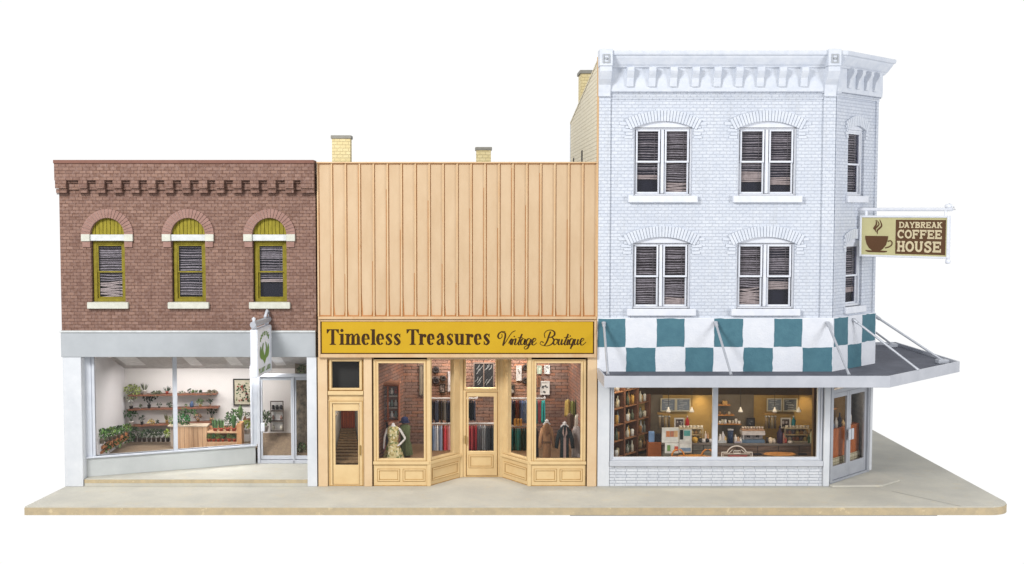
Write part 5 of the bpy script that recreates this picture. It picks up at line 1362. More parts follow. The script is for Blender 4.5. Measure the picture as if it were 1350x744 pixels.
for k in range(3):
    x0_ = a.x + (b_.x - a.x) * (.06 + .32 * k); mb = MB(); mb.frame(x0_, x0_ + (b_.x - a.x) * .24, a.z, b_.z - .08, .02, Yt - .02, Yt); mb.build('panel', cm(140, 60, 36), hd)
for (pa, pb, nm_) in ((433, 449.5, 'hall_wall'), (480, 468.2, 'hall_wall')):
    xa_, xb_ = at(pa, 560, .14).x, at(pb, 560, Yt).x
    mb = MB(); rawface(mb, [(xa_, .14, 0), (xb_, Yt + .1, 0), (xb_, Yt + .1, Z(524)), (xa_, .14, Z(524))]); mb.build(nm_, cm(206, 200, 192, .8), bou)
xa_, xb_ = at(433, 560, .14).x, at(449.5, 560, Yt).x
mb = MB(); mb.tube([(xa_ + .04, .3, at(443, 556, .3).z), (xb_ + .02, 1.6, at(449, 545, 1.6).z)], .015, 6); mb.build('handrail', cm(150, 130, 110), stairs)
mb = MB(); mb.box(at(448, 560, Yt).x - .1, at(468, 560, Yt).x + .1, Yt + .06, Yt + .1, 0, Z(524)); mb.build('hall_wall', cm(190, 182, 172, .8), bou)
mb = MB(); mb.box(X(432, 555), X(481, 555), .13, Yt + .1, Z(527) + .05, Z(527) + .08); mb.build('hall_ceiling', cm(190, 182, 172, .8), bou)
lamp_in('stair_light', (at(457, 540, 1.2).x, 1.3, 2.05), .4, 9.0, (1, .95, .86))

# ---------------- boutique room
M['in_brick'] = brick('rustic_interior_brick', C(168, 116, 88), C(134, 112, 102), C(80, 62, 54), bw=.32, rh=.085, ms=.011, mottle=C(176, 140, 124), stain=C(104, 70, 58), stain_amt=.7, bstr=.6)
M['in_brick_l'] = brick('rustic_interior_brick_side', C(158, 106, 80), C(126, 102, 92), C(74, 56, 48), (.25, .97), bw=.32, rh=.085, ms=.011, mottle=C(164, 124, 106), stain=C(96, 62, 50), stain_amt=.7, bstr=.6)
YR = 2.6
xl, xr = at(532, 530, YR).x, at(749.5, 530, YR).x
xl0, xr0 = X(492, 555) , X(774, 555)
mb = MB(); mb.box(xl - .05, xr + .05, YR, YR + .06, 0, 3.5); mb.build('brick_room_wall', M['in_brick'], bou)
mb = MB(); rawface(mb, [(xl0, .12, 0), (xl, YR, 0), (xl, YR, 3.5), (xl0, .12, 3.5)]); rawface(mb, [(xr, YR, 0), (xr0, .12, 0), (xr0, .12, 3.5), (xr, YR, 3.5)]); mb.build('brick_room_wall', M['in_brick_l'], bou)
mb = MB(); mb.box(xl0, xr0, .12, YR, 3.45, 3.5); mb.build('room_ceiling', cm(90, 80, 74, .8), bou)
mb = MB(); mb.prism([(xl0, .12), (bx[1], .12), (bx[2] - .05, 1.12), (bx[3] + .05, 1.12), (bx[4], .12), (xr0, .12), (xr, YR), (xl, YR)], zsl0 - .05, zsl0); mb.build('display_floor', cm(120, 92, 66, .6), bou)
lamp_in('boutique_light', (0.6, 1.75, 3.25), 3.6, 150, (1, .96, .9), 1.1)
rg = random.Random(21)
def rail(px0, px1, py, Y, label):
    a, b_ = at(px0, py, Y), at(px1, py, Y); m_ = MB(); m_.tube([a, b_], .022, 8)
    for q in (a, b_): m_.tube([q, q + Vector((0, .35, 0))], .014, 6)
    return tag(m_.build('clothes_rail', cm(190, 186, 184, .35), loc=a), label, 'clothes rail')
def garment(px, pyt, pyb, wp, Y, col, label, rnd, wide=False, mat_=None, cat='garment', nm='garment'):
    t0 = at(px, pyt, Y); zb_ = at(px, pyb, Y).z; w_ = S(wp, Y); z1_ = t0.z
    m_ = MB(); nu, nv = 8, 7; fr_, bk_ = [], []
    ph, fq = rnd.random() * 6, rnd.uniform(1.2, 2.2)
    for j in range(nv + 1):
        t = j / nv; z_ = z1_ - .03 - (z1_ - .03 - zb_) * t; ww = w_ * (.55 if j == 0 else .86 + .2 * t) / 2; r1, r2 = [], []
        for i in range(nu + 1):
            s_ = -1 + 2 * i / nu
            y = Y + .02 * math.sin(ph + s_ * 3.1 * fq) * (.4 + t) + .05 * s_ * s_
            zz = z_ + (.012 * math.sin(ph + s_ * 5) if j == nv else 0)
            r1.append(m_.p((t0.x + s_ * ww, y, zz))); r2.append(m_.p((t0.x + s_ * ww * .96, y + .09 - .05 * s_ * s_, zz)))
        fr_.append(r1); bk_.append(r2)
    for j in range(nv):
        for i in range(nu):
            m_.face([fr_[j + 1][i], fr_[j + 1][i + 1], fr_[j][i + 1], fr_[j][i]]); m_.face([bk_[j][i], bk_[j][i + 1], bk_[j + 1][i + 1], bk_[j + 1][i]])
        m_.face([fr_[j][0], bk_[j][0], bk_[j + 1][0], fr_[j + 1][0]]); m_.face([fr_[j][nu], fr_[j + 1][nu], bk_[j + 1][nu], bk_[j][nu]])
    for i in range(nu): m_.face([fr_[0][i], fr_[0][i + 1], bk_[0][i + 1], bk_[0][i]]); m_.face([fr_[nv][i + 1], fr_[nv][i], bk_[nv][i], bk_[nv][i + 1]])
    root = thing(nm, label, cat, t0, 'clothes hanging on the rails' if nm == 'garment' else None)
    m_.build('cloth', mat_ or cm(*col, .85, 0, True), root, smooth=True)
    m_ = MB(); m_.tube([t0 + Vector((-w_ * .3, .03, -.04)), t0 + Vector((0, .03, 0)), t0 + Vector((w_ * .3, .03, -.04))], .007, 5); m_.tube([t0 + Vector((0, .03, 0)), t0 + Vector((0, .03, .05))], .006, 5)
    m_.build('hanger', cm(180, 160, 140), root)
    return root
def cname(c):
    r, g, b = c; mx, mn = max(c), min(c)
    if mx - mn < 22: return 'black' if mx < 52 else 'charcoal' if mx < 84 else 'grey' if mx < 140 else 'pale grey'
    if b >= r and b >= g and abs(b - g) > 14: return 'navy' if mx < 90 else 'blue'
    if g >= r and b > r + 20: return 'teal' if mx > 60 else 'dark teal'
    if r > g and r > b: return 'red' if r - g > 90 and r > 160 else 'dark red' if r - g > 60 else 'brown'
    return 'green' if g > 80 else 'dark green'
def hang_row(px0, px1, py, pyb, Y, cols, place):
    cols = [k for c in cols for k in (c, tuple(max(14, min(225, int(v * q_ + 6))) for q_ in (rg.choice((.62, .75, 1.3, 1.5)),) for v in c))][:12]
    n = len(cols); wd = (px1 - px0) / n
    for i, c in enumerate(cols):
        garment(px0 + wd * (i + .5), py + .8, pyb + rg.uniform(-3.5, 1), wd * 1.12, Y + rg.uniform(-.05, .05), c, '%s garment, %s from left on the %s' % (cname(c), ORD[i], place), rg)
YG_ = 1.75
rail(566, 629, 525.5, YG_, 'upper clothes rail on the left side of the brick room')
rail(566, 652, 558.5, YG_, 'lower clothes rail on the left side of the brick room')
rail(668, 719, 525.5, YG_, 'upper clothes rail on the right side of the brick room')
rail(668, 706, 562, YG_, 'lower clothes rail on the right side of the brick room')
hang_row(568.5, 598, 526, 557, YG_, [(38, 46, 62), (72, 78, 92), (30, 30, 36), (94, 90, 88), (36, 48, 68), (58, 58, 62), (30, 30, 36)], 'upper rail in the left angled window')
hang_row(567.5, 599, 559, 604, YG_, [(92, 106, 126), (170, 176, 190), (118, 128, 148), (150, 48, 60), (206, 110, 112), (176, 60, 70), (124, 124, 132)], 'lower rail in the left angled window')
hang_row(617, 627, 526, 555, YG_, [(28, 28, 32), (40, 44, 56)], 'upper rail inside the shop door')
hang_row(617.5, 652, 559, 597, YG_, [(190, 56, 60), (176, 44, 52), (104, 104, 110), (146, 148, 150), (64, 68, 72), (32, 38, 42), (78, 98, 92), (28, 28, 32)], 'lower rail inside the shop door')
hang_row(669.5, 700, 526, 561, YG_, [(102, 130, 160), (60, 72, 96), (140, 66, 66), (84, 102, 140), (120, 140, 170), (44, 50, 72), (76, 88, 122), (48, 54, 80)], 'upper rail in the right angled window')
hang_row(669.5, 699, 562.5, 600, YG_, [(54, 140, 140), (40, 112, 120), (72, 156, 156), (44, 124, 130), (34, 92, 100), (60, 146, 146)], 'lower rail in the right angled window')
hang_row(704, 719, 526, 558, YG_, [(64, 128, 130), (196, 92, 96), (52, 172, 160)], 'upper rail behind the tan coat')
for i in range(3): 
    b_ = at(679 + i * 4, 562, YG_ - .22); m_ = MB(); m_.box(b_.x - .03, b_.x + .03, b_.y, b_.y + .03, b_.z, b_.z + .19)
    tag(m_.build('tag_card', cm(206, 150, 84), loc=b_, bevel=.004), 'amber card tag, %s of three in front of the blue garments' % ORD[i], 'tag', 'amber tags on the right rail')
garment(704.5, 562, 606, 12, .9, (34, 40, 54), 'dark navy coat hanging between the right window posts', rg, nm='coat', cat='coat')

# mannequins
def skin_body(name, joints, edges, mat_, parent=None):
    me = bpy.data.meshes.new(name); L = LOC[parent.name]
    me.from_pydata([tuple(Vector(j[0]) - L) for j in joints], edges, []); me.materials.append(mat_)
    o = bpy.data.objects.new(name, me); COL.objects.link(o); o.parent = parent; LOC[o.name] = L
    sk = o.modifiers.new('skin', 'SKIN')
    for v, j in zip(me.skin_vertices[0].data, joints): v.radius = j[1]
    me.skin_vertices[0].data[0].use_root = True
    o.modifiers.new('sub', 'SUBSURF').levels = 2; o.modifiers['sub'].render_levels = 2
    return o
def mannequin(pts, Y, label, rad=1.0, arms=True):
    J = lambda px, py, r1, r2=None, dy=0: (at(px, py, Y) + Vector((0, dy, 0)), (S(r1, Y), S(r2 or r1 * .8, Y)))
    cx = pts
    js = [J(cx, 590, 4.6, 4), J(cx, 581, 3.6, 3), J(cx, 571, 4.4, 3.2), J(cx, 565.5, 3.6, 2.8), J(cx, 560.5, 2.2, 2.2), J(cx, 557.3, 2.0, 2.0),
          J(cx - 8.2, 565.5, 2.3), J(cx - 11.5, 577, 1.9), J(cx - 12.5, 588, 1.5), J(cx - 12.3, 592.5, 1.3, .7),
          J(cx + 8.4, 565.5, 2.3), J(cx + 16.2, 578.5, 1.9), J(cx + 8.6, 585.5, 1.5, 1.4, -.12), J(cx + 5.8, 587, 1.3, .8, -.14)]
    es = [(0, 1), (1, 2), (2, 3), (3, 4), (4, 5), (3, 6), (6, 7), (7, 8), (8, 9), (3, 10), (10, 11), (11, 12), (12, 13)]
    root = thing('mannequin', label, 'mannequin', at(cx, 606, Y))
    skin_body('body', js, es, cm(236, 230, 226, .4), root)
    b_ = at(cx, 612, Y); m_ = MB(); m_.tube([(b_.x, Y, zsl0), (b_.x, Y, zsl0 + .3)], .03, 8); m_.lathe((b_.x, Y, zsl0), [(.16, 0), (.16, .015), (.03, .03)], 14); m_.build('stand', cm(150, 150, 150), root)
    return root
def dress(cx, rows, Y, mat_, label, folds=9, amp=.12):
    """rows: (py, half width px, depth factor)"""
    m_ = MB(); n = 36; rings = []
    for k, (py, hw_, dp) in enumerate(rows):
        c = at(cx, py, Y); r = S(hw_, Y); t = k / (len(rows) - 1); a_ = amp * max(0, t - .35) * 1.6
        rings.append([m_.p((c.x + r * (1 + a_ * math.cos(folds * th)) * math.cos(th), Y + r * dp * (1 + a_ * math.cos(folds * th)) * math.sin(th), c.z)) for th in [2 * math.pi * i / n for i in range(n)]])
    for a, b_ in zip(rings, rings[1:]):
        for i in range(n): j = (i + 1) % n; m_.face([b_[i], b_[j], a[j], a[i]])
    root = m_.build('dress', mat_, loc=at(cx, rows[-1][0], Y), smooth=True)
    return tag(root, label, 'dress')
def floral(name, base_, spots):
    m, t, n, b_ = base(name); v = t.nodes.new('ShaderNodeTexVoronoi'); v.inputs['Scale'].default_value = 22; t.links.new(W(t), v.inputs['Vector'])
    r = t.nodes.new('ShaderNodeValToRGB'); r.color_ramp.interpolation = 'CONSTANT'; sp = t.nodes.new('ShaderNodeSeparateColor'); t.links.new(v.outputs['Color'], sp.inputs[0]); t.links.new(sp.outputs[0], r.inputs[0])
    e_ = r.color_ramp.elements; e_[0].color = base_; e_[0].position = 0; e_[1].position = .45; e_[1].color = spots[0]
    for i, s_ in enumerate(spots[1:]): q = e_.new(.62 + .15 * i); q.color = s_
    t.links.new(r.outputs[0], b_.inputs['Base Color']); b_.inputs['Roughness'].default_value = .85; return m
mannequin(518.3, .52, 'headless white mannequin with one hand on its hip')
dress(518.3, [(561.8, 5.4, .75), (565, 8.2, .7), (571, 8.1, .74), (577, 7.0, .74), (582, 6.2, .76), (586, 7.6, .75), (595, 11, .7), (606, 14, .65)], .52,
      floral('floral_dress_cloth', C(206, 192, 142), [C(170, 150, 96), C(226, 216, 180), C(120, 130, 80)]), 'yellow and green floral sleeveless dress worn by the white mannequin')
dress(534, [(559, 3, .6), (562, 7, .6), (570, 7, .65), (580, 6, .7), (586, 8, .75), (600, 9.5, .7)], 1.0, cm(92, 100, 66, .85, 0, True), 'dark olive green dress standing behind the floral dress')
Yh = 1.0; hb_ = at(533.5, 556.5, Yh); hroot = thing('hat', 'round navy blue hat above the olive dress', 'hat', hb_)
mb = MB(); mb.lathe(hb_, [(.0, 0), (.09, .0), (.1, .04), (.085, .1), (.04, .135), (0, .14)], 14); mb.build('crown', cm(38, 44, 78, .8, 0, True), hroot, smooth=True)
mb = MB(); mb.lathe(hb_, [(.05, -.012), (.14, -.006), (.14, .004), (.05, .012)], 16); mb.build('brim', cm(34, 40, 70, .8, 0, True), hroot, smooth=True)
mb = MB(); mb.lathe(hb_ - Vector((0, 0, .12)), [(.03, 0), (.03, .05), (.06, .07), (.065, .12), (0, .122)], 10); tag(mb.build('head_form', cm(120, 96, 84), loc=hb_, smooth=True), 'brown display head under the navy hat', 'display head')
garment(503.5, 562, 597, 7, .9, (150, 62, 110), 'magenta garment at the far left of the boutique window', rg, nm='blouse', cat='blouse')
garment(508.5, 556, 600, 8, 1.1, (38, 36, 44), 'black garment half hidden behind the floral dress', rg, nm='jacket', cat='jacket')
# cabinet
Yc_ = .95; a, b_ = at(500.5, 556, Yc_), at(526.5, 507, Yc_)
cab = thing('display_cabinet', 'dark reddish wooden cabinet with glass doors behind the mannequin', 'cabinet', (a.x, Yc_, a.z)); wd_ = wood('cabinet_wood', C(164, 96, 66), C(122, 66, 44))
mb = MB(); mb.frame(a.x, b_.x, a.z, b_.z, .035, Yc_, Yc_ + .35); mb.box(a.x + .035, b_.x - .035, Yc_ + .33, Yc_ + .35, a.z + .05, b_.z - .05); mb.build('carcass', wd_, cab, bevel=.006)
xm = a.x + (b_.x - a.x) * .42
mb = MB(); mb.box(xm - .025, xm + .025, Yc_ - .01, Yc_ + .02, a.z + .05, b_.z - .05); mb.build('door_stile', wd_, cab)
mb = MB(); mb.box(a.x - .02, b_.x + .02, Yc_ - .04, Yc_ + .36, b_.z, b_.z + .05); mb.build('cornice', cm(176, 120, 90), cab, bevel=.01)
for q in (.36, .68):
    z_ = a.z + (b_.z - a.z) * q; mb = MB(); mb.box(a.x + .05, b_.x - .05, Yc_ + .03, Yc_ + .33, z_ - .01, z_ + .01); mb.build('shelf', cm(180, 170, 160, .4), cab)
for (xa_, xb_) in ((a.x + .05, xm - .025), (xm + .025, b_.x - .05)): mb = MB(); mb.box(xa_, xb_, Yc_ + .005, Yc_ + .01, a.z + .05, b_.z - .05); mb.build('glass_door', M['glass'], cab)
ci = 0
for row, q in enumerate((.06, .37, .69)):
    for i in range(4):
        x_ = a.x + .1 + (b_.x - a.x - .2) * i / 3; z_ = a.z + (b_.z - a.z) * q + .01
        c = [(200, 190, 180), (150, 70, 60), (210, 200, 196), (120, 130, 120)][(i + row) % 4]
        m_ = MB(); m_.lathe((x_, Yc_ + .15, z_), [(.02, 0), (.05, .04), (.045, .1), (.02, .14), (.03, .17)], 8)
        tag(m_.build('vase', cm(*c, .4), loc=(x_, Yc_ + .15, z_), smooth=True), '%s vase, %s from left on the cabinet\'s %s shelf' % (('pale', 'dark red', 'white', 'grey green')[(i + row) % 4], ORD[i], ('bottom', 'middle', 'top')[row]), 'vase', 'vases in the glass cabinet'); ci += 1
# pictures on the brick wall
Yp = YR - .02
def ring(px, py, r, label):
    c = at(px, py, Yp - .05); m_ = MB(); n = 18
    pts_ = [c + Vector((math.cos(2 * math.pi * i / n) * S(r, Yp), 0, math.sin(2 * math.pi * i / n) * S(r, Yp))) for i in range(n + 1)]; m_.tube(pts_, .035, 6, False); m_.box(c.x - .04, c.x + .04, c.y, c.y + .03, c.z - .04, c.z + .04)
    tag(m_.build('wall_ornament', cm(56, 50, 50), loc=c, smooth=True), label, 'wall ornament')
ring(574.5, 488, 3.4, 'upper dark ring ornament on brick in the left angled window'); ring(574.5, 502, 3.4, 'lower dark ring ornament on brick in the left angled window')
ring(584, 499, 2.8, 'small dark wreath beside the framed sketch in the left angled window'); 
picture(579.5, 587, 506, 518, Yp, (44, 38, 38), (170, 150, 140), 'square framed sketch low on the brick in the left angled window', ([(90, 80, 78)], 5, .04))
picture(590.5, 598, 490, 516, Yp, (180, 172, 170), (206, 196, 194), 'pale framed print at the right of the left angled window', ([(170, 160, 156)], 4, .05))
picture(553, 559.5, 481, 521, Yp, (120, 110, 96), (150, 134, 116), 'tall muted picture at the right edge of the left shop window', None)
picture(671, 679, 506, 519, Yp, (80, 62, 56), (160, 150, 140), 'brown framed print in the right angled window', ([(60, 60, 60)], 4, .04))
picture(680.5, 687.5, 482, 502, Yp, (196, 190, 186), (206, 200, 196), 'pale upright print at top of the right angled window', ([(130, 120, 116)], 3, .04))
ring(693.5, 485, 3.2, 'upper dark oval ornament in the right angled window'); ring(693.5, 502, 3.4, 'lower dark oval ornament in the right angled window')
picture(708, 714, 482, 493, Yp, (170, 180, 160), (196, 204, 186), 'small pale green print at top left of the right shop window')
picture(717.5, 725, 481.5, 493, Yp, (206, 204, 200), (226, 222, 218), 'small white print at the top of the right shop window', ([(150, 150, 150)], 3, .03))
picture(708, 713, 496, 510, Yp, (150, 100, 70), (110, 80, 60), 'narrow brown picture on the brick of the right shop window')
picture(712, 724.5, 502.5, 520.5, Yp, (220, 216, 212), (226, 222, 216), 'large white print of a dark flower on the brick', ([(60, 60, 66), (90, 90, 90)], 6, .045))
# chalky black board over the door
a, b_ = at(624, 512, 2.3), at(651.5, 478, 2.3)
bb = thing('panel_board', 'black four part board with white line drawings above the shop door', 'board', (a.x, 2.3, a.z))
mb = MB(); mb.frame(a.x, b_.x, a.z, b_.z, .03, 2.26, 2.3); xm = (a.x + b_.x) / 2; zm = (a.z + b_.z) / 2; mb.box(xm - .015, xm + .015, 2.262, 2.3, a.z + .03, b_.z - .03); mb.build('frame', cm(120, 104, 96), bb)
mb = MB(); mb.box(a.x + .03, b_.x - .03, 2.28, 2.3, a.z + .03, b_.z - .03); mb.build('board', cm(38, 38, 40), bb)
mb = MB(); rq = random.Random(2)
for cx_, cz_ in ((.27, .27), (.73, .27), (.27, .73), (.73, .73)):
    for k in range(4):
        x_, z_ = a.x + (b_.x - a.x) * (cx_ + rq.uniform(-.12, .12)), a.z + (b_.z - a.z) * (cz_ + rq.uniform(-.12, .12))
        strip(mb, crom([(x_ - .05, z_ - .06), (x_ + rq.uniform(-.03, .03), z_), (x_ + .03, z_ + .07)], 4), .012, lambda p_, q_: (p_, q_), 2.277)
mb.build('drawing', cm(150, 150, 150), bb)
# coats on stands in the right window
def coat(px0, px1, pyt, pyb, Y, col, col2, label, belt=False, nm='coat'):
    a = at(px0, pyb, Y); b_ = at(px1, pyt, Y); w_, h_ = b_.x - a.x, b_.z - a.z
    q = lambda x, z: (a.x + w_ * x, a.z + h_ * z)
    root = thing(nm, label, 'coat', ((a.x + b_.x) / 2, Y, a.z))
    m_ = MB(); m_.plate([[q(.26, 0), q(.74, 0), q(.72, .45), q(.74, .7), q(.78, .88), q(.6, .99), q(.4, .99), q(.22, .88), q(.26, .7), q(.28, .45)]], Y - .02, Y + .14); m_.build('body', cm(*col, .85, 0, True), root, bevel=.035, smooth=True)
    for s_ in (0, 1):
        xx = (lambda v: 1 - v) if s_ else (lambda v: v)
        A_ = [Vector((q(xx(.27), .85)[0], Y + .05, q(0, .85)[1])), Vector((q(xx(.12), .6)[0], Y + .03, q(0, .6)[1])), Vector((q(xx(.06), .34)[0], Y - .0, q(0, .34)[1]))]
        m_ = MB(); m_.tube(A_, [w_ * .13, w_ * .11, w_ * .095], 10); m_.build('sleeve', cm(*col, .85, 0, True), root, smooth=True)
    m_ = MB(); m_.plate([[q(.42, .98), q(.5, .62), q(.36, .78)]], Y - .05, Y - .02); m_.plate([[q(.58, .98), q(.64, .78), q(.5, .62)]], Y - .05, Y - .02); m_.build('lapel', cm(*col2, .85, 0, True), root, bevel=.008)
    if belt: m_ = MB(); m_.box(q(.27, 0)[0], q(.73, 0)[0], Y - .045, Y + .15, q(0, .46)[1], q(0, .51)[1]); m_.build('belt', cm(*[int(x * .7) for x in col], .8), root)
    else: m_ = MB(); m_.box(q(.43, 0)[0], q(.57, 0)[0], Y - .035, Y - .02, q(0, .02)[1], q(0, .66)[1]); m_.build('front_panel', cm(*col2, .85, 0, True), root)
    m_ = MB(); m_.tube([(q(.3, 0)[0], Y + .05, q(0, .95)[1]), (q(.5, 0)[0], Y + .05, q(0, 1.06)[1]), (q(.7, 0)[0], Y + .05, q(0, .95)[1])], .022, 6); m_.lathe((q(.5, 0)[0], Y + .05, q(0, 1.0)[1]), [(.04, 0), (.05, .06), (0, .1)], 8); m_.build('hanger', cm(224, 218, 216), root)
coat(710, 732, 558, 607, .75, (172, 128, 92), (146, 104, 74), 'tan belted trench coat in the right shop window', True)
coat(732, 757, 561, 607, .6, (34, 42, 44), (166, 140, 132), 'black open coat over a beige dress in the right shop window')
garment(760.5, 561, 607, 13, .85, (176, 164, 158), 'pale grey beige coat at the right edge of the shop window', rg, nm='coat', cat='coat')
for i, (px, py, c, w_) in enumerate(((749, 526, (190, 158, 84), 9), (755, 528, (150, 150, 78), 8), (762, 524, (60, 64, 40), 8))):
    garment(px, py, py + 24, w_, 1.5, c, ('golden', 'olive green', 'dark moss green')[i] + ' blouse hanging high at the right of the shop window', rg, nm='blouse', cat='blouse')
garment(752, 545, 566, 10, 1.3, (110, 84, 66), 'brown patterned scarf below the golden blouse', rg, nm='scarf', cat='scarf')
garment(762, 546, 566, 9, 1.25, (206, 196, 180), 'cream bag shaped cloth beside the brown scarf', rg, nm='bag', cat='bag')

# ---------------- cafe room
YK = 1.75
kx0, kx1 = X(804, 560), X(1085, 560)
mb = MB(); mb.box(kx0 - .1, KC + .6, YK, YK + .05, .2, 3.3)
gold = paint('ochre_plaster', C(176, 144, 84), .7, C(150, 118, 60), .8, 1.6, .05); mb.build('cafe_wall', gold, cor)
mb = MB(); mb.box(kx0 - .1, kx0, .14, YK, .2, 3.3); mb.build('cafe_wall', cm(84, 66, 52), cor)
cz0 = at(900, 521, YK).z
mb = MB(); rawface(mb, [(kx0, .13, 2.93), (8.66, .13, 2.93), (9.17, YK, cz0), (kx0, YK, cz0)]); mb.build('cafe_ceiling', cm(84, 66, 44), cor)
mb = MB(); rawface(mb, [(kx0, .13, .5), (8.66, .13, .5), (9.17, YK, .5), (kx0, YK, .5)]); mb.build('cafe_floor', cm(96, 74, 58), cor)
mb = MB(); mb.prism([(8.66, .13), (8.69, .13), (9.2, YK), (9.17, YK)], .1, 3.3); mb.build('cafe_wall', gold, cor)
for (a, b_) in ((855.5, 873), (946.6, 993)):
    mb = MB(); mb.box(X(a, 560, YK), X(b_, 560, YK), YK - .03, YK - .002, .5, 3.0); mb.build('grey_wall_panel', paint('taupe_wall_panel_%d' % a, C(112, 100, 84), .7, C(92, 80, 64), .8, 2, .05), cor)
lamp_in('cafe_light', (4.7, .5, 2.6), 2.2, 30, (1, .88, .68), .5); lamp_in('cafe_light', (7.2, .5, 2.6), 2.2, 30, (1, .82, .55), .5)
# warm wall washers, visible as bright spots on the ochre wall
for px in (925, 1063, ):
    c = at(px, 522, YK - .25); l = bpy.data.lights.new('wall_washer', 'SPOT'); l.energy = 30; l.spot_size = R(80); l.spot_blend = 1; l.color = (1, .8, .5); l.shadow_soft_size = .05
    o = bpy.data.objects.new('wall_washer', l); COL.objects.link(o); o.location = (c.x, c.y - .1, c.z + .15); o.rotation_euler = (R(28), 0, 0)
z1_, z2_ = (lambda x, y: (800 + x / 4.96, 500 + y / 4.96)), (lambda x, y: (940 + x / 4.96, 500 + y / 4.96))
def kbox(p, q, Y, dp, col, nm, label, cat, rough=.5, bev=.006, grp=None):
    a, b_ = at(p[0], q[1], Y), at(q[0], p[1], Y)
    m_ = MB(); m_.box(a.x, b_.x, Y, Y + dp, a.z, b_.z); return tag(m_.build(nm, cm(*col, rough), loc=a, bevel=bev), label, cat, grp)
def vessel(px, pyb, wp, hp, Y, col, prof, nm, label, cat, grp=None, cap=None, rough=.35):
    c = at(px, pyb, Y); w_, h_ = S(wp, Y) / 2, S(hp, Y)
    P_ = {'bottle': [(.9, 0), (1, .08), (1, .58), (.4, .74), (.32, .86)], 'jar': [(.85, 0), (1, .1), (1, .75), (.8, .84)], 'cup': [(.6, 0), (.8, .15), (1, 1), (.9, 1), (.7, .2)], 'pot': [(.7, 0), (1, .35), (.85, .75), (.5, .9)], 'cyl': [(1, 0), (1, .9)]}[prof]
    m_ = MB(); m_.lathe(c, [(r * w_, z * h_) for r, z in P_], 10)
    if not cap: return tag(m_.build(nm, cm(*col, rough), loc=c, smooth=True), label, cat, grp)
    root = thing(nm, label, cat, c, grp); m_.build('body', cm(*col, rough), root, smooth=True)
    t = P_[-1]; m_ = MB(); m_.lathe(c + Vector((0, 0, t[1] * h_)), [(t[0] * w_ * 1.1, 0), (t[0] * w_ * 1.1, (1 - t[1]) * h_ * .9), (0, (1 - t[1]) * h_)], 8); m_.build('cap', cm(*cap), root, smooth=True)
    return root
# tall bottle shelves down the left
pa_, pb_ = at(808, 560, .3), at(856, 560, YK - .05)
FB, LB = frameM((pa_.x, .3), (pb_.x, YK - .05)); CUR[0] = FB
bsh = thing('bottle_shelves', 'tall reddish brown shelving full of bottles along the cafe\'s left wall', 'shelving', (pa_.x, .3, .5)); cwd = wood('mahogany_shelf', C(124, 84, 62), C(92, 58, 42))
us = [0, LB * .30, LB * .66, LB]
for u in us: mb = NB(); mb.box(u - .035, u + .035, -.02, .3, .5, 2.95); mb.build('upright', cwd, bsh, bevel=.004)
mb = NB(); mb.box(0, LB, .3, .32, .5, 2.95); mb.build('back_panel', cm(64, 60, 50), bsh)
shz = [.62, 1.03, 1.44, 1.85, 2.26, 2.67]
for j in range(3):
    for z_ in shz: mb = NB(); mb.box(us[j] + .036, us[j + 1] - .036, 0, .298, z_ - .02, z_); mb.build('shelf', cm(150, 104, 72), bsh)
rv = random.Random(6)
COLS = [((226, 218, 196), 'cream'), ((206, 188, 150), 'tan'), ((236, 234, 226), 'white'), ((170, 120, 70), 'amber'), ((98, 104, 84), 'olive'), ((150, 150, 140), 'grey'), ((206, 160, 80), 'yellow')]
BAYN = ('nearest', 'middle', 'farthest'); ROWN = ('bottom', 'second lowest', 'third lowest', 'third highest', 'second highest', 'top')
for j in range(3):
    for r_i, z_ in enumerate(shz[:6]):
        n = 5 if j else 4
        if r_i == 5 and j == 0: continue
        for i in range(n):
            u = us[j] + .09 + (us[j + 1] - us[j] - .18) * i / (n - 1); p_ = FB @ Vector((u, .1 + .04 * (i % 2), z_)); col, cn = COLS[(j * 3 + r_i * 2 + (i * 5) % 3 + (i // 2)) % 7] if r_i != 4 else COLS[(2, 0, 2, 0, 2)[i]]
            hh = rv.uniform(.22, .33); ww = .045
            m_ = MB(); kk = rv.random()
            m_.lathe(p_, [(ww, 0), (ww, hh * .55), (ww * .35, hh * .75), (ww * .35, hh)] if kk < .6 else [(ww * 1.1, 0), (ww * 1.15, hh * .6), (ww * .9, hh * .7)], 8)
            tag(m_.build('bottle' if kk < .6 else 'jar', cm(*col, .4), loc=p_, smooth=True), '%s %s, %s along the %s shelf in the %s bay by the cafe wall' % (cn, 'bottle' if kk < .6 else 'jar', ORD[i], ROWN[r_i], BAYN[j]), 'bottle' if kk < .6 else 'jar', 'bottles and jars on the cafe shelves')
CUR[0] = Matrix()
YO = 1.25
def chalk(zf, x0, x1, y0, y1, label, col=(120, 128, 140)):
    a, b_ = zf(x0, y0), zf(x1, y1)
    root = picture(a[0], b_[0], a[1], b_[1], YK - .06, (206, 196, 170), col, label, None, 'menu board', 'menu_board', .025)
    A, B_ = at(a[0], b_[1], YK - .08), at(b_[0], a[1], YK - .08); m_ = MB(); rr_ = random.Random(int(x0))
    for k in range(6):
        z_ = A.z + (B_.z - A.z) * (.15 + .13 * k); xx = A.x + (B_.x - A.x) * rr_.uniform(.12, .4)
        strip(m_, [(xx, z_), (xx + (B_.x - A.x) * rr_.uniform(.2, .5), z_ + rr_.uniform(-.01, .02))], .012, lambda p_, q_: (p_, q_), YK - .09)
    m_.build('chalk_mark', cm(196, 196, 190), root)
chalk(z1_, 350, 450, 125, 210, 'left chalk menu board in the left cafe window'); chalk(z1_, 452, 546, 125, 210, 'right chalk menu board in the left cafe window')
